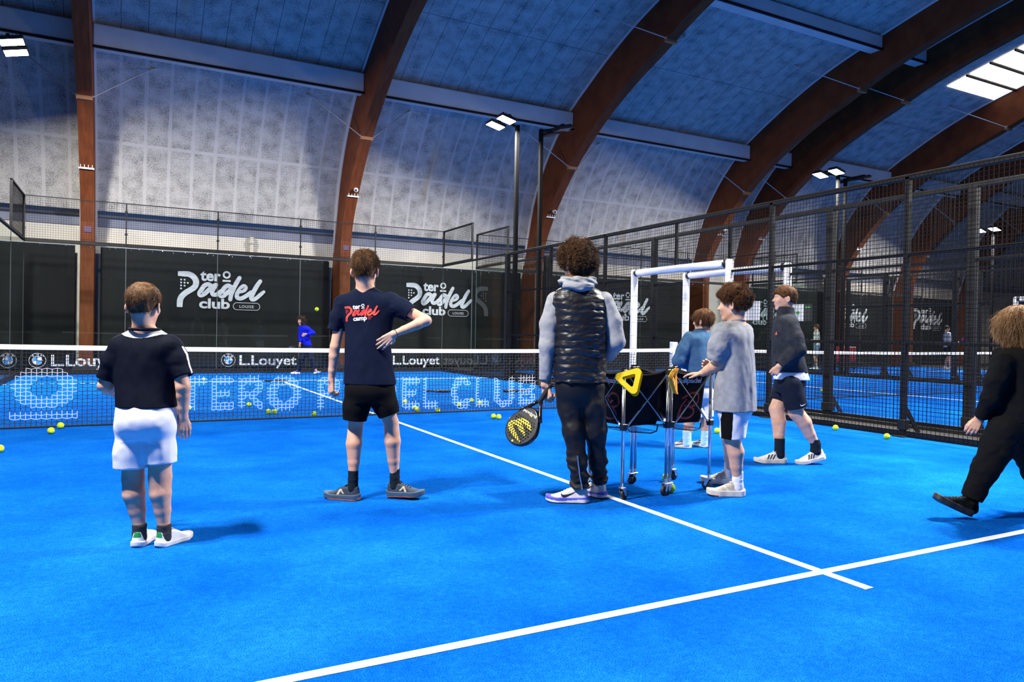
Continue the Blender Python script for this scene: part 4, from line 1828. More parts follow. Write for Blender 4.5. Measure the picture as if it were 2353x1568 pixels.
def shoe(fig, heel, toe_dir, L, mats, pitch=0.0, roll=0.0, pivot='heel', high=0.0, sole_h=0.11, mi_fn=None, h=0.0035, label=None, laces=None, sole_mi=None, sole_mats=None, wide=1.0, lift=0.0):
    """trainer: heel is the world point under the back of the heel; local x heel to toe, z up (in shoe lengths)"""
    heel = np.array([heel[0], heel[1], heel[2] if len(heel) > 2 else 0.0])
    f = nrm([toe_dir[0], toe_dir[1], 0])
    s = np.cross(UP, f)                        # left of the shoe
    p = math.radians(pitch)
    f2 = f * math.cos(p) + UP * math.sin(p)
    u2 = np.cross(f2, s)
    R = np.stack([f2, s, u2])
    o = heel.copy()
    if pivot == 'toe':
        t = heel + f * L * 0.78
        o = t - f2 * L * 0.78
    o = o + UP * lift

    def loc(P):
        return ((P - o) @ R.T) / L

    def plan(q, g=0.0):
        z0 = np.zeros(len(q))
        Q = np.stack([q[:, 0], q[:, 1], z0], 1)
        d = d_chain(Q, [(0.15, 0, 0), (0.40, 0.0, 0), (0.70, 0.0, 0), (0.83, -0.0, 0)], [0.145 * wide, 0.15 * wide, 0.19 * wide, 0.165 * wide], 0.05)
        return d - g

    xs = [-0.1, 0.0, 0.06, 0.22, 0.36, 0.50, 0.64, 0.80, 0.93, 1.05]
    zt = [0.34, 0.35, 0.365, 0.315 + high, 0.345 + high, 0.295 + high * .6, 0.225, 0.172, 0.140, 0.10]
    spring = lambda x: 0.05 * np.clip((x - 0.68) / 0.32, 0, 1) ** 2 + 0.03 * np.clip((0.10 - x) / 0.10, 0, 1) ** 2

    def upper(P):
        q = loc(P)
        z = q[:, 2]
        top = np.interp(q[:, 0], xs, zt)
        d = plan(q) + np.clip(z - 0.06, 0, 1) * 0.24 * (0.6 + 0.4 * np.clip(q[:, 0] * 2, 0, 1))
        d = smax(d, z - top + 0.02 * (q[:, 1] / 0.15) ** 2, 0.05)
        return smax(d, 0.045 - z + spring(q[:, 0]) * .5, 0.01) * L

    def sole(P):
        q = loc(P)
        z = q[:, 2]
        sp = spring(q[:, 0])
        d = plan(q, 0.012)
        hh = sole_h + 0.02 * np.clip((0.3 - q[:, 0]) / 0.3, 0, 1)
        return smax(smax(d, z - hh - sp * .8, 0.02), sp - z, 0.012) * L
    c = o + f2 * L * 0.5 + u2 * L * 0.2
    lo, hi = c - L * 0.72, c + L * 0.72
    up = solid('shoe', upper, lo, hi, h, mats, fig.root, (lambda C: mi_fn(loc(C))) if mi_fn else None, 1)
    so = solid('sole', sole, lo, hi, h, sole_mats or mats, up, (lambda C: sole_mi(loc(C))) if sole_mi else None, 1)
    if label:
        up['label'] = label
    if laces is not None:
        b = MB()
        for i in range(5):
            x = 0.38 + i * 0.062
            zz = np.interp(x, xs, zt) + 0.002
            pts = [(x - 0.01, -0.085, zz - 0.035), (x, -0.045, zz - 0.004), (x + 0.005, 0, zz + 0.004), (x, 0.045, zz - 0.004), (x - 0.01, 0.085, zz - 0.035)]
            b.tube([o + L * (np.array(q) @ R) for q in pts], 0.011 * L, 5)
        zz = np.interp(0.36, xs, zt)
        for sy in (-1, 1):
            pts = [(0.37, 0, zz + .01), (0.34, sy * 0.05, zz + 0.04), (0.36, sy * 0.10, zz + 0.02), (0.40, sy * 0.06, zz - 0.005), (0.38, 0, zz + 0.01)]
            b.tube([o + L * (np.array(q) @ R) for q in pts], 0.009 * L, 5)
        b.build('laces', laces, up, smooth=True)
    return up, loc


def sock(fig, top, ankle, foot, r0, r1, mat, mi_fn=None, h=0.004, mats=None):
    fn = lambda P: smax(d_chain(P, [top, ankle, foot], [r0, r1, r1 * 1.0], 0.008) + folds(P, (70, 70, 120), 0.0025), -((P - top) @ nrm(np.array(ankle) - top)), 0.004)
    lo, hi = bounds([top, ankle, foot], max(r0, r1) + 0.02)
    return fig.part('sock', fn, lo, hi, h, mats or mat, mi_fn)


def end_cut(P, d, a, b, th=0.008, depth=0.05, inner=True):
    """cut a tube solid d square at b (direction a to b) and hollow its end"""
    t = nrm(np.array(b, float) - np.array(a, float))
    pl = (P - np.array(b, float)) @ t
    o = smax(d, pl, 0.004)
    if inner:
        o = np.maximum(o, -np.maximum(d + th, -(pl + depth)))
    return o


def ankle_of(heel, d, L, z=0.085, back=0.20):
    """where the ankle stands in a shoe"""
    f = nrm([d[0], d[1], 0])
    return np.array([heel[0], heel[1], 0.0]) + f * L * back + UP * z


def straight_sock(fig, a, r, top, mat, lean=(0, 0, 0), h=0.0035):
    """sock about an ankle: from top metres above it down into the shoe"""
    a = np.array(a, float)
    t = a + UP * top + np.array(lean)
    fn = lambda P: smax(d_chain(P, [t + UP * 0.02, a, a - UP * 0.06], [r * 1.06, r, r * 1.1], 0.008) + folds(P, (60, 60, 110), 0.0022) , (P - t) @ UP, 0.004)
    lo, hi = bounds([t, a, a - UP * 0.06], r + 0.03)
    return fig.part('sock', fn, lo, hi, h, mat)
# ================================================================ people
def body(fig, H, neck, torso, arms, legs, h=0.004, mat=None, neck_r=None, toes=None, shrink=0.012, hands_h=None):
    """one continuous skin: head, neck, trunk, arms with fingers, legs with feet.
    arms: dict(s, e, w, r=(shoulder, elbow, forearm, wrist), hand=prims); legs: dict(h, k, a, r=(hip, thigh, knee, calf, ankle), back=dir of the calf, toe=dir)"""
    nr_ = neck_r or 0.235 * H.hs
    n0 = H.W(0, -0.10, -0.22)
    pts = [n0, neck, H.W(0, 0, 0.55), H.W(0, 0.5, 0), H.W(0, -0.5, 0)]
    limbs = []
    for a in arms:
        s, e, w = (np.array(a[k], float) for k in 'sew')
        rs, re, rf, rw = a['r']
        f1 = e + (w - e) * 0.28
        f2 = e + (w - e) * 0.7
        cv = a.get('cov', (0.7, 0.8, 1, 1, 1, 1))
        rr = [rs, (rs + re) / 2 * 1.05, re, rf, (rf + rw) / 2 * 0.96, rw]
        limbs.append(([s, s + (e - s) * 0.4, e, f1, f2, w], [q * c for q, c in zip(rr, cv)], a.get('hand'), a.get('size', 0.17)))
        pts += [s, e, w]
        if a.get('hand'):
            pts += [q for c in a['hand'] for q in c[:2]]
    for l in legs:
        hp, k, a = (np.array(l[q], float) for q in 'hka')
        rh, rt, rk, rc, ra = l['r']
        bk = np.array(l.get('back', -AW), float)
        c2 = k + (a - k) * 0.33 + bk * rc * 0.22
        c3 = k + (a - k) * 0.68 + bk * rc * 0.05
        heel = a - UP * 0.045
        cv = l.get('cov', (0.7, 0.78, 1, 1, 1, 0.9))
        rr = [rh, rt, rk, rc, (rc + ra) / 2 * 0.95, ra]
        rr = [q * c for q, c in zip(rr, cv)]
        limbs.append(([hp, hp + (k - hp) * 0.45, k, c2, c3, a, heel], rr + [ra * 0.8], None, 0))
        pts += [hp, k, a, heel]
    tb = np.array([(s[1], s[2], s[0]) for s in torso])
    pts += list(tb)

    def fn(P):
        d = H.face(P)
        d = smin(d, d_cone(P, n0, neck, nr_ * 0.96, nr_ * 1.12), 0.025)
        d = smin(d, d_loft(P, torso, grow=-shrink), 0.03)
        for p, r, hand, size in limbs:
            b0, b1 = bounds(p + ([q for c in hand for q in c[:2]] if hand else []), 0.12)
            m = ((P > b0) & (P < b1)).all(1)
            if not m.any():
                continue
            Q = P[m]
            e = d_chain(Q, p, r, 0.009)
            if hand:
                e = smin(e, d_hand(Q, hand, 0.0035), 0.012)
            d[m] = smin(d[m], e, 0.018)
        return d
    lo, hi = bounds(pts, 0.16)
    lo[2] = max(lo[2], 0.005)
    return fig.part('body', fn, lo, hi, h, mat or M['skin'], rel=1)


def short_hair(fig, H, mat, count=7000, length=0.018, thick=0.045, top=0.03, back=-0.34, lift=0.45, nape_taper=True, wave=0.0, h=0.004, flow_to=(0.0, -0.3, -1.0), droop=0.4, crown=(0, -0.15, 0.55), rad=0.0008, front=0.24, ear=0.02, seed=5, jitter=0.22, bulk=0.02, curl=0.0, curl_r=0.006, lumps=14, side=0.25, sel=None):
    def fn(P):
        q = H.L(P)
        g = thick * np.clip((q[:, 2] - back - 0.02) / 0.38, 0.10 if nape_taper else 0.6, 1) * np.where(np.abs(q[:, 0]) > 0.26, np.clip(0.45 + q[:, 2] * 2.2, side, 1), 1) + top * np.clip(q[:, 2] / 0.4, 0, 1)
        d = H.skull(q, 0.0) - g
        n = vnoise(q * np.array([lumps, lumps, lumps * 0.5]) + seed) * bulk + vnoise(q * 34 + seed) * bulk * 0.35
        d = d - n * np.clip((q[:, 2] - back) / 0.3, 0.15, 1)
        return smax(d, H.hairline(q, back, ear, front), 0.015) * H.hs
    c = H.c
    s = H.hs * 0.72

    def flow(p):
        q = H.L(p)
        v = q - np.array(crown)
        v = v / (np.linalg.norm(v, axis=1)[:, None] + 1e-6)
        v = v + np.array(flow_to) * 0.6
        return v @ H.R
    return make_hair(fig, H, fn, c - s, c + s, h, mat, count, length, flow, lift=lift, rad=rad, droop=droop, rng=np.random.default_rng(seed), jitter=jitter, curl=curl, curl_r=curl_r, sel=sel, seg=4 if not curl else 10)


def tube_cloth(P, pts, rads, k=0.02, fold=(30, 30, 45), amp=0.006, seed=0.0):
    return d_chain(P, pts, rads, k) + folds(P, fold, amp, seed)


def loft_pts(secs):
    return [np.array([s[1], s[2], s[0]]) + q * max(s[3], s[4]) for s in secs for q in (RT, -RT, AW, -AW)]


def shirt_fn(torso, sleeves, k=0.03, amp=0.007, seed=0.0, hem=True, fold=(16, 16, 9), neck=None, cuff=True, depth=0.05, extra=None, th=0.0115):
    """torso loft and sleeves; sleeves: (points, radii)"""
    zb = min(s[0] for s in torso)

    def fn(P):
        d = d_loft(P, torso)
        d = d + folds(P, fold, amp, seed) + folds(P, (30, 30, 14), amp * 0.22, seed + 9)
        dl = d_loft(P, torso, cap=False) + folds(P, fold, amp, seed)
        for pts, rads in sleeves:
            lo, hi = bounds(pts, max(rads) + 0.06)
            m = ((P > lo) & (P < hi)).all(1)
            if not m.any():
                continue
            Q = P[m]
            e = tube_cloth(Q, pts, rads, 0.02, (20, 20, 26), amp * 0.6, seed + 3)
            e = end_cut(Q, e, pts[-2], pts[-1], th, depth) if cuff else smax(e, (Q - pts[-1]) @ nrm(np.array(pts[-1]) - np.array(pts[-2])), 0.006)
            d[m] = smin(d[m], e, k)
        if extra:
            d = extra(P, d)
        d = smax(d, zb + 0.002 - P[:, 2], 0.004)
        if hem:
            d = np.maximum(d, -np.maximum(dl + th, P[:, 2] - zb - 0.05))
        if neck is not None:
            c, r = neck
            d = smax(d, -(np.linalg.norm(P - np.array(c), axis=1) - r), 0.01)
        return d
    pts = loft_pts(torso) + [p for s in sleeves for p in s[0]]
    lo, hi = bounds(pts, 0.10)
    return fn, lo, hi


def shorts_fn(top, legs, amp=0.006, seed=0.0, k=0.02, fold=(22, 22, 12), depth=0.05, th=0.011, flat=True):
    """pelvis loft and two legs of cloth; legs: (points, radii) ending at the hem"""
    def fn(P):
        d = d_loft(P, top, 2.2)
        for pts, rads in legs:
            e = tube_cloth(P, pts, rads, 0.03, fold, amp, seed)
            t = nrm(np.array(pts[-1]) - np.array(pts[-2]))
            pl = (P - np.array(pts[-1])) @ t
            e = smax(e, pl, 0.004)
            e = np.maximum(e, -np.maximum(e + th, -(pl + depth)))
            d = smin(d, e, k)
        return d + folds(P, (14, 14, 14), amp * 0.5, seed + 4)
    pts = loft_pts(top) + [p for s in legs for p in s[0]]
    lo, hi = bounds(pts, 0.16)
    return fn, lo, hi


def collar_ring(fig, name, c, rx, ry, thick, mat, tilt=0.0, drop=0.0, n=36):
    """ribbed band round a neckline"""
    b = MB()
    pts = []
    for k in range(n):
        a = 2 * PI * k / n
        pts.append(np.array(c) + RT * rx * math.cos(a) + AW * ry * math.sin(a) + UP * (tilt * math.sin(a)))
    b.tube(pts, thick, 8, closed=True)
    return b.build(name, mat, fig.root, smooth=True)


LONG = (0.62, 0.62, 0.62, 0.68, 0.72, 1.0)          # how much of the arm is left under a long sleeve
TROUSER = (0.55, 0.5, 0.42, 0.36, 0.45, 0.7)
HANG = dict(curl=(18, 28, 22), thumb=(0.8, 0.45, 0.35), spread=0.02, tcurl=0.25)

# ---------------------------------------------------------------- 1  boy in the navy football shirt and white shorts
M['hair_brown'] = hair_mat('short_brown_hair', (0.040, 0.020, 0.009), (0.15, 0.075, 0.032))
M['hair_dark'] = hair_mat('dark_brown_hair', (0.030, 0.016, 0.009), (0.085, 0.042, 0.02))
M['hair_curly'] = hair_mat('curly_brown_hair', (0.035, 0.017, 0.008), (0.12, 0.058, 0.025))
M['hair_auburn'] = hair_mat('auburn_brown_hair', (0.055, 0.022, 0.009), (0.15, 0.065, 0.025))
M['hair_fair'] = hair_mat('long_fair_brown_hair', (0.13, 0.065, 0.025), (0.34, 0.19, 0.085))
M['hair_black'] = hair_mat('near_black_hair', (0.012, 0.008, 0.006), (0.035, 0.02, 0.014))
M['navy'] = cloth_mat('navy_jersey', (0.0042, 0.0058, 0.013), 0.7, 420)
M['navy_tee'] = cloth_mat('navy_cotton', (0.006, 0.0095, 0.026), 0.9, 420)
M['white_cloth'] = cloth_mat('white_cloth', (0.78, 0.78, 0.79), 0.85, 420, var=0.03)
M['black_cloth'] = cloth_mat('black_cloth', (0.0055, 0.0055, 0.006), 0.85, 420)
M['black_sweat'] = cloth_mat('black_sweatshirt_cloth', (0.0085, 0.0085, 0.009), 0.95, 420)
M['grey_sock'] = cloth_mat('charcoal_sock', (0.045, 0.047, 0.05), 0.95, 600)
M['dark_sock'] = cloth_mat('dark_navy_sock', (0.012, 0.018, 0.026), 0.95, 600)
M['white_sock'] = cloth_mat('white_sock', (0.72, 0.74, 0.76), 0.95, 600, var=0.04)
M['teal_sock'] = cloth_mat('pale_teal_sock', (0.42, 0.66, 0.66), 0.95, 600, var=0.06)
M['shoe_white'] = vary_mat('white_leather', (0.76, 0.76, 0.76), (0.82, 0.82, 0.82), 40, 0.45)
M['shoe_green'] = new_mat('green_heel_tab', (0.01, 0.25, 0.07), 0.5)
M['sole_white'] = new_mat('white_rubber_sole', (0.72, 0.72, 0.72), 0.6)


def boy_white_shorts():
    f = Fig('boy with cropped brown hair, navy shirt with white collar and white shorts, nearest at left', (340, 1256))
    J, m = f.J, f.m
    H = Head(J(331, 703, -0.01), 94 * m, yaw=0, pitch=-2)
    neck = J(333, 775, 0.0)
    torso = [f.sec(334, 756, 30, 0.050, 0.0), f.sec(334, 770, 54, 0.066), f.sec(335, 790, 73, 0.082), f.sec(335, 830, 66, 0.094), f.sec(336, 880, 66, 0.10), f.sec(337, 936, 66, 0.108, -.01)]
    lw = J(264, 903, 0.15)
    rw = J(421, 958, 0.02)
    lh = hand_prims(lw, nrm(AW * 0.75 + RT * 0.5 - UP * 0.25), nrm(-RT * 0.6 + UP * 0.3), UP, 0.135, curl=(35, 45, 35))
    rh = hand_prims(rw, nrm(-UP + RT * 0.06 + AW * 0.05), nrm(RT * 0.7 - AW * 0.75), AW, 0.135, curl=(12, 28, 22), thumb=(0.85, 0.5, 0.3))
    arms = [dict(s=J(274, 802), e=J(243, 886, 0.0), w=lw, r=(24 * m, 17 * m, 16 * m, 11 * m), hand=lh),
            dict(s=J(400, 802), e=J(421, 890, -0.01), w=rw, r=(22 * m, 16 * m, 14.5 * m, 10 * m), hand=rh)]
    hl, dl = on_plane(313, 1260, 2, 0), nrm(AW - RT * 0.17)
    hr, dr = on_plane(361, 1260, 2, 0), nrm(AW + RT * 0.32)
    al, ar = ankle_of(hl, dl, 0.225, 0.10), ankle_of(hr, dr, 0.225, 0.10)
    legs = [dict(h=J(308, 955), k=J(306, 1098, 0.02), a=al, r=(36 * m, 32 * m, 24 * m, 24 * m, 14 * m), back=-AW, toe=nrm(AW - RT * 0.4)),
            dict(h=J(366, 955), k=J(368, 1096, 0.02), a=ar, r=(36 * m, 32 * m, 25 * m, 23 * m, 14 * m), back=-AW, toe=nrm(AW + RT * 0.6))]
    body(f, H, neck, torso, arms, legs, 0.004)
    short_hair(f, H, M['hair_brown'], 15000, 0.014, thick=0.036, top=0.055, lift=0.32, back=-0.40, flow_to=(0.3, 0.6, -0.2), jitter=0.28, rad=0.0009, bulk=0.03, lumps=10, sel=lambda q: ~((np.abs(q[:, 0]) > 0.26) & (q[:, 2] < 0.10)))
    # shirt with white shoulder piping stripe
    sl = [([J(280, 796), J(262, 830), J(247, 872, 0.0)], [25 * m, 26 * m, 25 * m]), ([J(394, 796), J(410, 828), J(423, 866, -.01)], [25 * m, 24 * m, 22 * m])]
    fn, lo, hi = shirt_fn(torso, sl, amp=0.011, seed=1.0, fold=(13, 13, 7))

    def stripe(C):
        mi = np.zeros(len(C), int)
        for pts, sgn in ((sl[0][0], -1), (sl[1][0], 1)):
            a, b = pts[0], pts[2]
            t = nrm(b - a)
            x = (C - a) @ t / np.linalg.norm(b - a)
            side = np.cross(t, AW)
            side = nrm(side) * sgn
            if side @ RT * sgn < 0:
                side = -side
            q = C - a - ((C - a) @ t)[:, None] * t
            an = np.degrees(np.arctan2(q @ AW, q @ (RT * sgn)))
            mi[(x > 0.15) & (x < 1.2) & (abs(an + 8) < 8) & (((C - a) @ (RT * sgn)) > 0)] = 1
        q = C - J(333, 768)
        u, v = q @ RT, q @ AW
        ring = (u / (52 * m)) ** 2 + ((v + 0.012) / 0.088) ** 2
        mi[(ring < 1.0) & (q @ UP > -0.020 + 0.02 * np.minimum(1, (u / (45 * m)) ** 2))] = 1
        return mi
    s = f.part('shirt', fn, lo, hi, 0.003, [M['navy'], M['white_cloth']], stripe)
    collar_ring(f, 'neckband', J(332, 757.5, -0.012), 31 * m, 0.066, 0.008, M['navy'])
    # shorts
    top = [f.sec(337, 918, 61, 0.098), f.sec(337, 950, 66, 0.115, -.01), f.sec(336, 985, 68, 0.110, -.01), f.sec(336, 1008, 60, 0.092)]
    lg = [([J(306, 985, -.005), J(303, 1035), J(302, 1075, 0.0)], [35 * m, 35 * m, 36 * m]), ([J(366, 985, -.005), J(369, 1030), J(371, 1064, 0.0)], [34 * m, 33 * m, 33 * m])]
    fn, lo, hi = shorts_fn(top, lg, 0.012, 2.0, fold=(15, 15, 5))
    f.part('shorts', fn, lo, hi, 0.0042, M['white_cloth'])
    for a in (al, ar):
        straight_sock(f, a, 14.8 * m, 0.012, M['grey_sock'])
    tabs = lambda q: np.where((q[:, 0] < 0.06) & (q[:, 2] > 0.22) & (abs(q[:, 1]) < 0.13), 1, 0)
    shoe(f, hl, dl, 0.225, [M['shoe_white'], M['shoe_green']], mi_fn=tabs, laces=M['white_cloth'], sole_mats=[M['sole_white']], wide=1.05, label='white trainer with green heel tab')
    shoe(f, hr, dr, 0.225, [M['shoe_white'], M['shoe_green']], mi_fn=tabs, laces=M['white_cloth'], sole_mats=[M['sole_white']], wide=1.05, label='white trainer with green heel tab')
    return f


boy_white_shorts()
# ---------------------------------------------------------------- rackets
M['racket_black'] = vary_mat('matt_black_carbon', (0.014, 0.014, 0.015), (0.022, 0.022, 0.023), 40, 0.42)
M['racket_edge'] = new_mat('gloss_black_frame', (0.008, 0.008, 0.009), 0.22)
M['racket_yellow'] = new_mat('racket_yellow_print', (0.62, 0.48, 0.035), 0.5)
M['racket_blue'] = new_mat('racket_blue_print', (0.03, 0.16, 0.55), 0.5)
M['racket_red'] = new_mat('racket_red_face', (0.32, 0.015, 0.02), 0.5)
M['hole'] = new_mat('dark_hole', (0.004, 0.004, 0.004), 0.9)
M['grip'] = vary_mat('black_grip_tape', (0.012, 0.012, 0.012), (0.02, 0.02, 0.02), 60, 0.8, bmp=0.4, bscale=200)


def racket(label, o, axis, normal, art=True, face=None, print_mat=None, group=None, holes=True):
    """padel racket: o is the middle of the grip, axis runs from grip to tip"""
    ax = nrm(axis)
    nz = np.array(normal, float)
    nz = nrm(nz - ax * (nz @ ax))
    sx = np.cross(ax, nz)                      # across the face
    o = np.array(o, float)
    t = thing('padel_racket', label, 'racket', tuple(o), group)
    face = face or M['racket_black']

    def pt(x, y, z=0.0):
        return o + sx * x + ax * y + nz * z

    def outline(scale=1.0, n=48):
        p = []
        for k in range(n):
            a = 2 * PI * k / n
            c, s_ = math.cos(a), math.sin(a)
            w = 0.128 * (1.0 - 0.12 * max(0, -s_))
            y = 0.255 + 0.133 * s_ * (1.0 if s_ > 0 else 1.08)
            p.append((w * c * (1 - 0.18 * max(0, -s_) ** 1.5), y))
        cx, cy = 0, 0.255
        return [((x - cx) * scale + cx, (y - cy) * scale + cy) for x, y in p]
    out = outline()
    f = MB()
    inn = outline(0.93)
    f.add([pt(x, y, -0.0185) for x, y in inn] + [pt(x, y, 0.0185) for x, y in inn], [tuple(range(48))[::-1], tuple(range(48, 96))])
    fc = f.build('face', face, t)
    r = MB()
    prof = [(0.93, 0.0185), (0.965, 0.019), (0.99, 0.014), (1.0, 0.0), (0.99, -0.014), (0.965, -0.019), (0.93, -0.0185)]
    rings = [outline(s_) for s_, _ in prof]
    v = [pt(x, y, z) for (s_, z), ring in zip(prof, rings) for x, y in ring]
    fs = []
    for i in range(len(prof) - 1):
        for k in range(48):
            l = (k + 1) % 48
            fs.append((i * 48 + k, i * 48 + l, (i + 1) * 48 + l, (i + 1) * 48 + k))
    r.add(v, fs)
    r.build('frame', M['racket_edge'], t, smooth=True)
    th = MB()
    for s_ in (-1, 1):
        pts = [pt(s_ * 0.012, 0.055), pt(s_ * 0.034, 0.09), pt(s_ * 0.066, 0.135), pt(s_ * 0.094, 0.175)]
        th.tube(pts, [0.013, 0.012, 0.013, 0.016], 10)
    th.tube([pt(-0.045, 0.118), pt(0, 0.126), pt(0.045, 0.118)], [0.010, 0.012, 0.010], 8)
    th.build('throat', M['racket_edge'], t, smooth=True)
    g = MB()
    g.tube([pt(0, -0.065), pt(0, -0.06), pt(0, 0.0), pt(0, 0.055), pt(0, 0.065)], [0.016, 0.0175, 0.0165, 0.017, 0.014], 12)
    for k in range(10):
        g.tube([pt(0, -0.055 + k * 0.0115), pt(0, -0.052 + k * 0.0115)], 0.0178, 12)
    g.build('grip', M['grip'], t, smooth=True)
    bt = MB()
    bt.tube([pt(0, -0.085), pt(0, -0.08), pt(0, -0.066)], [0.014, 0.02, 0.018], 12)
    bt.tube([pt(0.0, -0.08), pt(0.05, -0.09, 0.01), pt(0.075, -0.06, 0.012), pt(0.06, -0.03, 0.012), pt(0.035, -0.05, 0.01), pt(0.0, -0.075)], 0.008, 8)
    bt.build('butt_cap', M['rubber'], t, smooth=True)
    if art:
        a = Flat()
        if art == 'big':
            # two-humped open letter shape
            a.stroke([(0.04, 0.258), (0.06, 0.258), (0.082, 0.268), (0.086, 0.286), (0.05, 0.311), (0.0, 0.33), (-0.05, 0.348)], [0.02, 0.034, 0.036, 0.036, 0.034, 0.026, 0.008], 0)
            a.stroke([(0.058, 0.250), (0.030, 0.226), (-0.018, 0.222), (-0.055, 0.234), (-0.078, 0.246)], [0.03, 0.036, 0.036, 0.026, 0.008], 0)
            a.stroke([(0.035, 0.250), (0.0, 0.266), (-0.025, 0.278), (-0.06, 0.295)], [0.03, 0.036, 0.028, 0.010], 0)
            a.disc((0.0, 0.368), 0.008, 0)
            a.stroke([(-0.03, 0.168), (-0.004, 0.163)], 0.006, 0)
            a.lay('print', [print_mat or M['racket_yellow']], pt(0, 0, 0.0192), sx, ax, fc)
            tx = Flat()
            tx.text('Bullpadel', -0.06, 0.0, 0.06, 0.018, 0.02)
            tx.xf(1, 1, 0, 0.148)
            tx.lay('lettering', M['logo_grey'], pt(0, 0, 0.0192), sx, ax, fc)
        else:
            a.stroke([(-0.06, 0.20), (-0.02, 0.24), (0.0, 0.30), (0.05, 0.34)], 0.02, 0)
            a.stroke([(0.07, 0.20), (0.03, 0.23), (0.04, 0.27)], 0.016, 0)
            a.lay('print', [print_mat or M['racket_blue']], pt(0, 0, 0.0192), sx, ax, fc)
    if holes:
        h = Flat()
        for i in range(9):
            for j in range(9):
                x, y = (j - 4) * 0.0205 + (0.0 if i % 2 else 0.010), 0.20 + i * 0.0175
                if (x / 0.095) ** 2 + ((y - 0.262) / 0.098) ** 2 < 1:
                    h.disc((x, y), 0.0052, 0, 10)
        h.lay('hole_pattern', M['hole'], pt(0, 0, 0.0197), sx, ax, fc)
    return t


# ---------------------------------------------------------------- 2  tall boy in the navy camp tee, hand on hip
M['shoe_navy'] = vary_mat('navy_mesh_trainer', (0.012, 0.022, 0.04), (0.03, 0.045, 0.07), 90, 0.7)
M['sole_slate'] = new_mat('slate_blue_sole', (0.035, 0.075, 0.13), 0.6)
M['sole_orange'] = new_mat('orange_outsole', (0.7, 0.13, 0.03), 0.6)
M['tan_stripe'] = new_mat('pale_tan_stripe', (0.5, 0.42, 0.3), 0.6)
M['logo_red'] = vary_mat('coral_red_print', (0.75, 0.02, 0.03), (0.85, 0.10, 0.06), 18, 0.6)


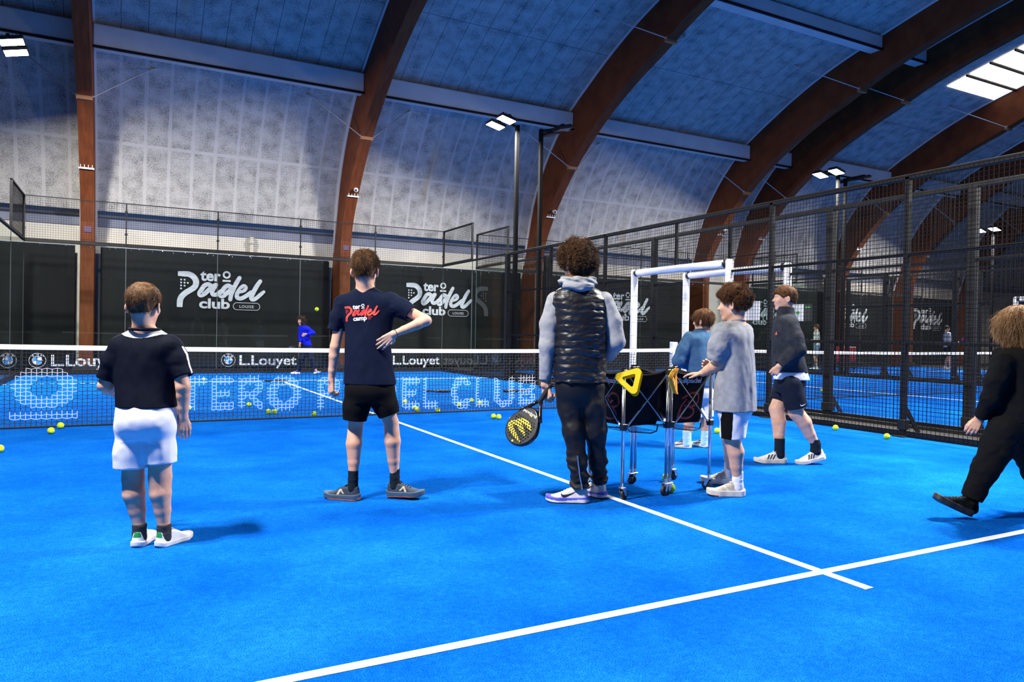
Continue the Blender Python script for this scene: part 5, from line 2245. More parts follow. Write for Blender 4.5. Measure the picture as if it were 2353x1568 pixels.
def tall_boy():
    f = Fig('tall boy in navy camp t-shirt and black shorts, one hand on his hip', (850, 1150))
    J, m = f.J, f.m
    H = Head(J(839, 622, -0.01), 82 * m, yaw=0, pitch=-3, wide=0.92)
    neck = J(840, 678)
    torso = [f.sec(840, 662, 21, 0.052), f.sec(841, 672, 38, 0.066), f.sec(843, 688, 57, 0.082), f.sec(845, 715, 57, 0.094), f.sec(847, 760, 53, 0.098), f.sec(847, 805, 52, 0.094, -.01), f.sec(848, 850, 56, 0.10, -.01), f.sec(850, 884, 59, 0.106, -.01)]
    lw, rw = J(761, 874, 0.02), J(905, 768, -0.145)
    lh = hand_prims(lw, nrm(-UP + AW * 0.05), nrm(-RT * 0.75 - AW * 0.6), AW, 0.155, curl=(40, 55, 45), thumb=(0.85, 0.45, 0.5))
    rh = hand_prims(rw, nrm(-RT * 0.78 - UP * 0.6 + AW * 0.12), nrm(-AW - UP * 0.2), -UP, 0.155, curl=(10, 14, 12), thumb=(0.5, 0.55, 0.75), spread=0.09, each=(1.4, 1, 1, 1))
    arms = [dict(s=J(789, 700), e=J(770, 797, -.01), w=lw, r=(18 * m, 11.5 * m, 11.5 * m, 7.2 * m), hand=lh),
            dict(s=J(900, 695), e=J(980, 737, -.06), w=rw, r=(16 * m, 11.5 * m, 11.5 * m, 7.2 * m), cov=(0.6, 0.85, 1, 1, 1, 1), hand=rh)]
    hl, dl = on_plane(827, 1151, 2, 0), nrm(-RT * 0.95 + AW * 0.30)
    hr, dr = on_plane(889, 1143, 2, 0), nrm(RT * 0.95 - AW * 0.16)
    al, ar = ankle_of(hl, dl, 0.262, 0.135), ankle_of(hr, dr, 0.262, 0.135)
    legs = [dict(h=J(824, 908), k=J(817, 980, 0.04), a=al, r=(29 * m, 25 * m, 17 * m, 18 * m, 10 * m), back=nrm(-AW * .8 - RT * 0.2), toe=-RT),
            dict(h=J(875, 906), k=J(899, 972, 0.06), a=ar, r=(29 * m, 25 * m, 17 * m, 18.5 * m, 10 * m), back=nrm(-AW * .8 + RT * 0.2), toe=RT)]
    body(f, H, neck, torso, arms, legs, 0.0038)
    short_hair(f, H, M['hair_brown'], 13000, 0.026, thick=0.045, top=0.045, lift=0.6, jitter=0.4, rad=0.001, sel=lambda q: ~((np.abs(q[:, 0]) > 0.24) & (q[:, 2] < 0.10)), back=-0.28, flow_to=(0.2, 0.3, 0.4), bulk=0.035, lumps=9, ear=0.05)
    sl = [([J(789, 697), J(780, 728), J(770, 760)], [21 * m, 20 * m, 18.5 * m]), ([J(897, 693), J(920, 707, -.02), J(944, 722, -.035)], [22 * m, 22 * m, 21 * m])]
    fn, lo, hi = shirt_fn(torso, sl, amp=0.013, seed=4.0, fold=(10, 10, 5), k=0.035)
    s = f.part('t_shirt', fn, lo, hi, 0.0042, M['navy_tee'])
    collar_ring(f, 'neckband', J(840, 663.5), 21.5 * m, 0.055, 0.006, M['navy_tee'], tilt=-0.012)
    # brush word red, small words white
    wa, wb = J(905, 768, -0.145), J(980, 737, -.06)
    bp = wa + (wb - wa) * 0.06
    bx = nrm(wb - wa)
    bu = nrm(np.cross(bx, UP))
    bv = np.cross(bx, bu)
    br = MB()
    br.tube([bp + bu * math.cos(k * PI / 8) * 8.6 * m + bv * math.sin(k * PI / 8) * 8.6 * m for k in range(16)], 0.0022, 6, closed=True)
    br.build('bracelet', M['grey_sock'], f.root, smooth=True)
    red = club_logo_two('camp').xf(80 / 1915 * m, 80 / 1915 * m, 0, 0, math.radians(6))
    o = red.drape('logo', [M['logo_red'], M['white_cloth']], J(838, 719), RT, UP, -AW, s, s, lift=0.002, maxe=0.010)
    o['label'] = 'red and white club lettering on the back'
    top = [f.sec(850, 866, 55, 0.10), f.sec(850, 900, 58, 0.112, -.01), f.sec(851, 925, 56, 0.10)]
    lgp = [([J(826, 905), J(819, 935), J(815, 966, 0.0)], [30 * m, 29 * m, 27.5 * m]), ([J(874, 905), J(886, 930), J(895, 955, 0.0)], [30 * m, 27 * m, 25 * m])]
    fn, lo, hi = shorts_fn(top, lgp, 0.006, 5.0, fold=(18, 18, 8))
    f.part('shorts', fn, lo, hi, 0.0045, M['black_cloth'])
    for a in (al, ar):
        straight_sock(f, a, 11.2 * m, 0.06, M['dark_sock'])

    def mi(q):
        r = np.zeros(len(q), int)
        r[(abs(q[:, 0] - 0.52 + (q[:, 2] - 0.2) * 0.5) < 0.028) & (q[:, 2] > 0.12) & (q[:, 2] < 0.27) & (abs(q[:, 1]) > 0.07)] = 1
        r[(abs(q[:, 0] - 0.42 - (q[:, 2] - 0.2) * 0.9) < 0.025) & (q[:, 2] > 0.17) & (q[:, 2] < 0.27) & (abs(q[:, 1]) > 0.07)] = 1
        return r
    smi = lambda q: np.where((q[:, 2] < 0.028) | ((q[:, 0] < 0.02) & (q[:, 2] < 0.07)), 1, 0)
    shoe(f, hl, dl, 0.262, [M['shoe_navy'], M['tan_stripe']], mi_fn=mi, laces=M['dark_sock'], sole_mats=[M['sole_slate'], M['sole_orange']], sole_mi=smi, sole_h=0.14, label='navy running shoe with tan stripes and orange outsole')
    shoe(f, hr, dr, 0.262, [M['shoe_navy'], M['tan_stripe']], mi_fn=mi, laces=M['dark_sock'], sole_mats=[M['sole_slate'], M['sole_orange']], sole_mi=smi, sole_h=0.14, pitch=3, lift=0.006, label='navy running shoe with tan stripes and orange outsole')


def club_logo_two(word):
    return club_logo(word, 0, 1)


tall_boy()

# ---------------------------------------------------------------- 3  coach: curly hair, quilted vest, racket
M['vest'] = vary_mat('black_quilted_nylon', (0.007, 0.007, 0.009), (0.011, 0.011, 0.014), 14, 0.42, bmp=0.5, bscale=38, spec=0.5)
M['grey_marl'] = cloth_mat('grey_marl_jersey', (0.31, 0.315, 0.33), 0.95, 300, var=0.10)
M['track'] = cloth_mat('black_track_cloth', (0.006, 0.006, 0.0075), 0.6, 300, spec=0.3)
M['shoe_pale'] = vary_mat('off_white_mesh', (0.64, 0.63, 0.62), (0.74, 0.73, 0.72), 60, 0.6)
M['sole_blue'] = new_mat('blue_violet_midsole', (0.10, 0.10, 0.62), 0.5)
M['zip'] = new_mat('zip_metal', (0.5, 0.5, 0.52), 0.3, 0.9)


def swoosh_art(s=1.0, fill=True):
    g = Flat()
    g.stroke([(-0.52, 0.16), (-0.47, -0.02), (-0.30, -0.10), (0.0, -0.02), (0.5, 0.22)], [0.02, 0.10, 0.17, 0.12, 0.01] if fill else [0.03] * 5, 0, caps=False)
    g.v = [(x * s, y * s) for x, y in g.v]
    return g


def coach():
    f = Fig('man with curly brown hair in black quilted vest and grey hoodie, holding a racket', (1335, 1152))
    J, m = f.J, f.m
    H = Head(J(1326, 607, 0.0), 82 * m, yaw=38, pitch=0)
    neck = J(1330, 668)
    torso = [f.sec(1329, 655, 26, 0.068, 0, 12), f.sec(1330, 668, 48, 0.088, 0, 12), f.sec(1332, 686, 62, 0.108, 0, 12), f.sec(1334, 720, 60, 0.122, 0, 12), f.sec(1334, 770, 57, 0.125, 0, 14),
             f.sec(1332, 820, 57, 0.12, 0, 16), f.sec(1332, 850, 57, 0.122, 0, 18), f.sec(1332, 876, 58, 0.122, 0, 18)]
    grip = J(1250, 908, 0.0)
    rax = nrm(-RT * 0.53 - UP * 0.84 - AW * 0.12)
    lw, rw = J(1252, 884, 0.02), J(1398, 822, 0.13)
    lh = hand_prims(lw + RT * 0.004, nrm(-UP * 0.85 + RT * 0.15 - AW * 0.1), nrm(-AW * 0.75 - RT * 0.75), -RT * 0.3 + AW, 0.185, curl=(62, 72, 50), thumb=(0.75, 0.45, 0.6), tcurl=0.1)
    rh = hand_prims(rw, nrm(-RT * 0.85 + AW * 0.55 - UP * 0.15), nrm(RT * 0.3 - UP * 0.5 + AW * 0.6), UP, 0.185, curl=(30, 35, 25), thumb=(0.6, 0.7, -0.2))
    arms = [dict(s=J(1274, 694, 0.0), e=J(1262, 790, -0.01), w=lw, r=(20 * m, 15 * m, 14 * m, 10 * m), cov=LONG, hand=lh),
            dict(s=J(1391, 694, 0.0), e=J(1415, 785, 0.0), w=rw, r=(20 * m, 15 * m, 14 * m, 10 * m), cov=LONG, hand=rh)]
    hl, dl = on_plane(1353, 1156, 2, 0), nrm(-RT + AW * 0.10)
    hr, dr = on_plane(1391, 1147, 2, 0), nrm(-RT * 0.62 + AW * 0.78)
    al, ar = ankle_of(hl, dl, 0.285, 0.10), ankle_of(hr, dr, 0.285, 0.10)
    legs = [dict(h=J(1308, 915), k=J(1319, 985, -.02), a=al, r=(30 * m, 26 * m, 20 * m, 18 * m, 12 * m), cov=TROUSER),
            dict(h=J(1358, 915), k=J(1366, 985, 0.02), a=ar, r=(30 * m, 26 * m, 20 * m, 18 * m, 12 * m), cov=TROUSER)]
    body(f, H, neck, torso, arms, legs, 0.0045, shrink=0.03)
    short_hair(f, H, M['hair_curly'], 8500, 0.034, thick=0.085, top=0.05, lift=0.7, back=-0.44, bulk=0.20, lumps=5.5, nape_taper=False, side=0.9, curl=1.2, curl_r=0.0085, rad=0.0013, jitter=0.45, h=0.005, front=0.20, ear=-0.08, droop=0.4)
    # hoodie: sleeves, hood and hem
    inner = [(z, x, y, w - 0.014, d - 0.014, yw) for z, x, y, w, d, yw in torso]
    sl = [([J(1277, 692), J(1262, 745), J(1259, 795, -.01), J(1252, 880, 0.015)], [22 * m, 22 * m, 20 * m, 13 * m]),
          ([J(1388, 692), J(1408, 740), J(1416, 786, 0.0), J(1399, 822, 0.11)], [22 * m, 21 * m, 20 * m, 13.5 * m])]
    hc = J(1327, 652, 0.0)

    def hood(P, d):
        q = P - hc
        u, v, w = q @ RT, q @ AW, q @ UP
        r = np.sqrt((u / 0.098) ** 2 + (v / 0.092) ** 2)
        ring = np.sqrt(((r - 1) * 0.095) ** 2 + (w - 0.012 + 0.16 * (v + 0.02) * 0) ** 2) - 0.030
        ring = ring + folds(P, (22, 22, 40), 0.012, 2.0) - 0.004 * np.sin(w * 190 + u * 60)
        back = d_ell(P, hc - AW * 0.085 - UP * 0.025, np.stack([RT, AW, UP]), (0.105, 0.045, 0.038)) + folds(P, (18, 18, 50), 0.012, 5)
        return smin(d, smin(ring, back, 0.02), 0.012)
    fn, lo, hi = shirt_fn(inner, sl, amp=0.008, seed=8.0, extra=hood, fold=(9, 9, 6), depth=0.03)
    f.part('hoodie', fn, lo, hi, 0.0045, M['grey_marl'])
    # quilted vest
    zt = J(1330, 662)[2]

    def vest(P):
        d = d_loft(P, torso, grow=0.004)
        wob = vnoise(P * np.array([9, 9, 4]) + 3) * 0.014 + vnoise(P * 26) * 0.008
        ph = (P[:, 2] + wob) / 0.051
        puff = np.abs(np.sin(PI * ph)) ** 0.6
        d = d - 0.0085 * puff * (0.7 + vnoise(P * 11 + 5)) + folds(P, (22, 22, 55), 0.008, 3)
        for s_, jx in ((-1, 1279), (1, 1386)):
            a = J(jx, 690)
            cut = d_cone(P, a + RT * s_ * 0.075 + UP * 0.02, a + RT * s_ * 0.07 - UP * 0.16, 0.062, 0.058)
            d = smax(d, -cut, 0.012)
        c = J(1328, 655)
        d = smax(d, -(np.linalg.norm((P - c) * np.array([1, 1, 0.8]), axis=1) - 0.088), 0.015)
        zb = min(s[0] for s in torso)
        return np.maximum(d, -np.maximum(d_loft(P, torso, cap=False) + 0.012, P[:, 2] - zb - 0.05))
    lo, hi = bounds(loft_pts(torso), 0.06)
    v = f.part('vest', vest, lo, hi, 0.004, M['vest'])
    # track bottoms
    top = [f.sec(1332, 862, 54, 0.112, 0, 20), f.sec(1332, 890, 56, 0.118, 0, 20), f.sec(1333, 912, 52, 0.105, 0, 20), f.sec(1334, 934, 40, 0.075, 0, 20)]

    lp = [([J(1304, 895), J(1310, 940), J(1318, 990, -.02), J(1318, 990, -.02) * 0.45 + al * 0.55, al + UP * 0.0], [29 * m, 28 * m, 25 * m, 21 * m, 19 * m]),
          ([J(1361, 895), J(1362, 940), J(1368, 990, .02), J(1368, 990, .02) * 0.45 + ar * 0.55, ar + UP * 0.0], [29 * m, 28 * m, 25 * m, 20.5 * m, 18 * m])]

    def pants(P):
        d = d_loft(P, top, 2.2)
        for pts, rads in lp:
            e = d_chain(P, pts, rads, 0.03)
            low = np.clip((0.34 - P[:, 2]) / 0.2, 0, 1)
            e = e + folds(P, (15, 15, 16), 0.012, 1.3) + low * (0.008 * np.sin(P[:, 2] * 88 + vnoise(P * 9) * 7 + P[:, 0] * 20) + folds(P, (20, 20, 40), 0.012, 6))
            e = end_cut(P, e, pts[-2], pts[-1], 0.016, 0.03)
            d = smin(d, e, 0.02)
        return d
    lo, hi = bounds(loft_pts(top) + lp[0][0] + lp[1][0], 0.12)
    p = f.part('track_bottoms', pants, lo, hi, 0.0045, M['track'])
    z = MB()
    zc = lambda z, k: al + UP * z - AW * (18 * m + 0.012) + RT * k
    za = [zc(0.22, -0.03), zc(0.16, -0.022), zc(0.09, -0.012), zc(0.0, 0.006)]
    z.tube(za, 0.0045, 6)
    z.build('ankle_zip', M['zip'], p)

    def smi(q):
        w = 0.085 + 0.018 * np.sin(q[:, 0] * 6.5 + 0.6)
        return np.where(q[:, 2] < 0.022, 2, np.where(q[:, 2] > w - 0.004, 1, 0))
    for heel, d, sd in ((hl, dl, -1), (hr, dr, 1)):
        up, loc = shoe(f, heel, d, 0.285, [M['shoe_pale']], laces=M['white_cloth'], sole_mats=[M['white'], M['sole_blue'], M['rubber']], sole_mi=smi, sole_h=0.135, high=0.01, label='off-white running shoe with blue line round the sole')
        ff = nrm([d[0], d[1], 0])
        sn = np.cross(UP, ff)
        sw = swoosh_art(0.105, True)
        sw.xf(-1, 1, 0, 0)
        out = sn * (1 if sn @ -AW > 0 else -1)
        sw.drape('swoosh', M['decal_black'], heel + ff * 0.13 + UP * 0.058, ff, UP, out, up, up, lift=0.0012, maxe=0.006)
    racket('black padel racket with yellow print and drilled face, held low by the curly haired man', grip, rax, nrm(-AW * 0.72 - RT * 0.62 + UP * 0.1), 'big')
    # ball in the other hand
    return f, rw


coach_fig, coach_rw = coach()

# ---------------------------------------------------------------- 4  boy in blue sweatshirt behind the carts
M['blue_sweat'] = cloth_mat('faded_blue_sweatshirt', (0.05, 0.115, 0.21), 0.95, 300, var=0.12)
M['shoe_two'] = new_mat('cream_leather', (0.70, 0.68, 0.62), 0.5)
M['shoe_dark'] = new_mat('dark_navy_leather', (0.012, 0.014, 0.024), 0.45)


def dunk_mi(q):
    r = np.ones(len(q), int)
    r[(q[:, 0] > 0.34) & (q[:, 0] < 0.72) & (q[:, 2] < 0.24)] = 0
    r[(q[:, 0] > 0.74) & (q[:, 2] > 0.155)] = 0
    r[(abs(q[:, 2] - 0.10 - (0.75 - q[:, 0]) * 0.22) < 0.022) & (q[:, 0] < 0.72) & (q[:, 0] > 0.1)] = 1
    r[(q[:, 0] < 0.34) & (q[:, 0] > 0.12) & (q[:, 2] < 0.2)] = 0
    return r


def blue_boy():
    f = Fig('boy in blue sweatshirt and white shorts, standing behind the ball carts', (1590, 1029))
    J, m = f.J, f.m
    H = Head(J(1615, 738, 0.0), 49 * m, yaw=52, pitch=-3)
    neck = J(1613, 768)
    Y = 38
    torso = [f.sec(1612, 757, 14, 0.055, 0, Y), f.sec(1611, 764, 24, 0.075, 0, Y), f.sec(1610, 775, 33, 0.095, 0, Y), f.sec(1609, 800, 33, 0.11, 0, Y), f.sec(1611, 840, 34, 0.118, 0, Y), f.sec(1613, 888, 36, 0.125, 0, Y)]
    lw, rw = J(1576, 838, 0.05), J(1612, 842, 0.28)
    lh = hand_prims(lw, nrm(AW * 0.6 + RT * 0.4 - UP * 0.2), nrm(-RT), UP, 0.14, curl=(40, 45, 40))
    rh = hand_prims(rw, nrm(-RT * 0.7 + UP * 0.2), nrm(AW), UP, 0.14, curl=(35, 40, 30))
    arms = [dict(s=J(1584, 779, -.04), e=J(1559, 828, -.05), w=lw, r=(13 * m, 9 * m, 9 * m, 6 * m), cov=LONG, hand=lh),
            dict(s=J(1636, 779, .08), e=J(1641, 828, 0.16), w=rw, r=(13 * m, 9 * m, 9 * m, 6 * m), cov=LONG, hand=rh)]
    hl, dl = on_plane(1589, 1031, 2, 0), nrm(-RT * 0.92 + AW * 0.4)
    hr, dr = on_plane(1627, 1030, 2, 0), nrm(-RT * 0.45 + AW)
    al, ar = ankle_of(hl, dl, 0.235, 0.10), ankle_of(hr, dr, 0.235, 0.10)
    legs = [dict(h=J(1594, 882, -.02), k=J(1585, 945, -.01), a=al, r=(19 * m, 17 * m, 13.5 * m, 13.5 * m, 8.5 * m), back=nrm(-AW + RT * .6), toe=nrm(-RT + AW * .6)),
            dict(h=J(1624, 882, .04), k=J(1620, 945, .05), a=ar, r=(19 * m, 17 * m, 13.5 * m, 13.5 * m, 8.5 * m), back=nrm(-AW + RT * .6), toe=nrm(-RT * .4 + AW))]
    body(f, H, neck, torso, arms, legs, 0.005)
    H.eyes(f.root)
    short_hair(f, H, M['hair_auburn'], 5000, 0.045, thick=0.07, top=0.04, lift=0.12, back=-0.40, nape_taper=False, side=0.9, h=0.005, bulk=0.03, rad=0.0011, front=0.17, ear=-0.10, droop=0.5)
    sl = [([J(1585, 778, -.04), J(1570, 805, -.05), J(1560, 829, -.05), J(1575, 838, 0.03)], [16 * m, 16 * m, 15 * m, 11 * m]),
          ([J(1634, 778, .08), J(1641, 826, .16), J(1615, 842, .27)], [15 * m, 14 * m, 10 * m])]
    fn, lo, hi = shirt_fn(torso, sl, amp=0.013, seed=11.0, fold=(9, 9, 9), depth=0.03)
    f.part('sweatshirt', fn, lo, hi, 0.0055, M['blue_sweat'])
    collar_ring(f, 'neckband', J(1612, 758.5), 15.5 * m, 0.062, 0.007, M['blue_sweat'], tilt=-0.01)
    top = [f.sec(1612, 870, 32, 0.11, 0, Y), f.sec(1611, 900, 33, 0.115, 0, Y), f.sec(1611, 915, 31, 0.10, 0, Y)]
    lp = [([J(1597, 895, -.02), J(1591, 958, -.01)], [19 * m, 19.5 * m]), ([J(1622, 895, .04), J(1621, 957, 0.05)], [19 * m, 19 * m])]
    fn, lo, hi = shorts_fn(top, lp, 0.006, 12.0)
    f.part('shorts', fn, lo, hi, 0.0055, M['white_cloth'])
    for a in (al, ar):
        straight_sock(f, a, 9.6 * m, 0.07, M['teal_sock'])
    shoe(f, hl, dl, 0.235, [M['shoe_two'], M['shoe_dark']], mi_fn=dunk_mi, laces=M['shoe_dark'], sole_mats=[M['shoe_two'], M['shoe_dark']], sole_mi=lambda q: np.where(q[:, 2] < 0.03, 1, 0), label='navy and cream basketball shoe')
    shoe(f, hr, dr, 0.235, [M['shoe_two'], M['shoe_dark']], mi_fn=dunk_mi, laces=M['shoe_dark'], sole_mats=[M['shoe_two'], M['shoe_dark']], sole_mi=lambda q: np.where(q[:, 2] < 0.03, 1, 0), label='navy and cream basketball shoe')


blue_boy()

# ---------------------------------------------------------------- 5  boy in grey t-shirt, hand on the cart
M['grey_tee'] = cloth_mat('grey_marl_cotton', (0.27, 0.28, 0.305), 0.95, 260, var=0.14)
M['shoe_beige'] = vary_mat('beige_suede_mesh', (0.42, 0.37, 0.29), (0.55, 0.50, 0.41), 50, 0.75)
M['sole_cream'] = new_mat('cream_sole', (0.66, 0.62, 0.54), 0.6)
M['shoe_red'] = new_mat('red_toe_edge', (0.5, 0.03, 0.03), 0.5)


def grey_boy():
    f = Fig('boy with thick curly hair in grey t-shirt, resting a hand on the right cart', (1672, 1140))
    J, m = f.J, f.m
    H = Head(J(1685, 700, 0.0), 75 * m, yaw=58, pitch=-4)
    neck = J(1693, 752, 0.0)
    Y = 48
    torso = [f.sec(1693, 738, 17, 0.055, 0, Y), f.sec(1692, 748, 38, 0.072, 0, Y), f.sec(1691, 764, 52, 0.092, 0, Y), f.sec(1691, 800, 52, 0.105, 0, Y), f.sec(1691, 860, 53, 0.12, 0, Y), f.sec(1689, 910, 54, 0.132, 0, Y), f.sec(1688, 945, 55, 0.138, 0, Y)]
    lw, rw = J(1614, 858, 0.07), J(1640, 852, 0.26)
    lh = hand_prims(lw, nrm(-RT * 0.97 + AW * 0.22 - UP * 0.10), UP, -AW * 0.4 - RT * .1, 0.15, curl=(8, 14, 12), thumb=(0.75, 0.5, 0.2), spread=0.06)
    rh = hand_prims(rw, nrm(-RT * 0.6 + UP * 0.45), nrm(AW + UP * 0.2), UP, 0.15, curl=(35, 35, 30))
    arms = [dict(s=J(1660, 768, -.10), e=J(1653, 836, -.07), w=lw, r=(18 * m, 13.5 * m, 14 * m, 8 * m), hand=lh),
            dict(s=J(1706, 768, .13), e=J(1680, 838, 0.23), w=rw, r=(18 * m, 13.5 * m, 13 * m, 8 * m), hand=rh)]
    hl, dl = on_plane(1712, 1141, 2, 0), nrm(-RT + AW * 0.08)
    hr, dr = on_plane(1692, 1113, 2, 0), nrm(-RT + AW * 0.2)
    al, ar = ankle_of(hl, dl, 0.265, 0.12), ankle_of(hr, dr, 0.265, 0.12)
    legs = [dict(h=J(1684, 935, -.06), k=J(1682, 1008, -.03), a=al, r=(28 * m, 25 * m, 18 * m, 18.5 * m, 11 * m), back=nrm(RT - AW * .3), toe=-RT),
            dict(h=J(1692, 935, .07), k=J(1675, 1005, .13), a=ar, r=(28 * m, 24 * m, 17 * m, 17 * m, 10.5 * m), back=nrm(RT - AW * .3), toe=-RT)]
    body(f, H, neck, torso, arms, legs, 0.004)
    H.eyes(f.root)
    short_hair(f, H, M['hair_auburn'], 11000, 0.026, thick=0.06, top=0.07, lift=0.30, back=-0.33, nape_taper=True, side=0.45, bulk=0.13, lumps=6.5, curl=0.7, curl_r=0.005, rad=0.0010, jitter=0.3, front=0.27, ear=0.07, h=0.0045, droop=0.05, flow_to=(0.3, 0.4, 0.2))
    sl = [([J(1662, 766, -.09), J(1652, 795, -.10), J(1644, 828, -.08)], [25 * m, 23 * m, 20 * m]), ([J(1708, 764, .11), J(1700, 795, .17), J(1690, 822, .21)], [23 * m, 21 * m, 19 * m])]
    fn, lo, hi = shirt_fn(torso, sl, amp=0.016, seed=15.0, fold=(11, 11, 3.2), k=0.035)
    f.part('t_shirt', fn, lo, hi, 0.0042, M['grey_tee'])
    collar_ring(f, 'neckband', J(1693, 740), 18.5 * m, 0.060, 0.007, M['grey_tee'], tilt=-0.015)
    top = [f.sec(1688, 928, 48, 0.115, 0, Y), f.sec(1687, 950, 46, 0.112, 0, Y), f.sec(1687, 968, 34, 0.08, 0, Y)]
    lp = [([J(1683, 945, -.06), J(1683, 1004, -.035)], [28 * m, 29 * m]), ([J(1692, 945, .07), J(1686, 1002, .10)], [27 * m, 27 * m])]
    fn, lo, hi = shorts_fn(top, lp, 0.006, 16.0)

    def stripe(C):
        q = C - J(1683, 960, -.06)
        u, v = q @ RT, q @ AW
        return np.where((v < 0.0) & (abs(u + 17 * m) < 10.5 * m), 1, 0)
    f.part('shorts', fn, lo, hi, 0.0035, [M['white_cloth'], M['black_cloth']], stripe)
    for a in (al, ar):
        straight_sock(f, a, 11.8 * m, 0.055, M['white_sock'])

    def mi(q):
        r = np.zeros(len(q), int)
        r[(q[:, 2] < 0.155) & (q[:, 0] > 0.78)] = 0
        r[(q[:, 2] > 0.19) & (q[:, 0] < 0.25) & (q[:, 2] < 0.3)] = 1
        r[(abs(q[:, 0] - 0.5 - (q[:, 2] - .2) * .8) < 0.025)] = 1
        return r
    smi = lambda q: np.where((q[:, 2] < 0.04) & (q[:, 0] > 0.72), 1, 0)
    shoe(f, hl, dl, 0.265, [M['shoe_beige'], M['sole_cream']], mi_fn=mi, laces=M['sole_cream'], sole_mats=[M['sole_cream'], M['shoe_red']], sole_mi=smi, sole_h=0.16, label='chunky beige trainer')
    shoe(f, hr, dr, 0.265, [M['shoe_beige'], M['sole_cream']], mi_fn=mi, laces=M['sole_cream'], sole_mats=[M['sole_cream'], M['shoe_red']], sole_mi=smi, sole_h=0.16, label='chunky beige trainer')


grey_boy()

# ---------------------------------------------------------------- 6  boy in dark fleece walking left
M['fleece'] = cloth_mat('charcoal_fleece', (0.030, 0.034, 0.043), 1.0, 220, var=0.2, bmp=0.4)
M['navy_shorts'] = cloth_mat('dark_navy_shorts', (0.010, 0.014, 0.026), 0.7, 420)
M['shoe_ivory'] = vary_mat('ivory_mesh', (0.66, 0.62, 0.55), (0.74, 0.70, 0.64), 50, 0.65)


def stripes_mi(q):
    r = np.zeros(len(q), int)
    for k in range(3):
        r[(abs(q[:, 0] - 0.42 - k * 0.085 + (q[:, 2] - 0.2) * 0.55) < 0.021) & (q[:, 2] > 0.13) & (q[:, 2] < 0.285) & (abs(q[:, 1]) > 0.06)] = 1
    r[(q[:, 0] > 0.88) & (q[:, 2] < 0.15)] = 2
    return r


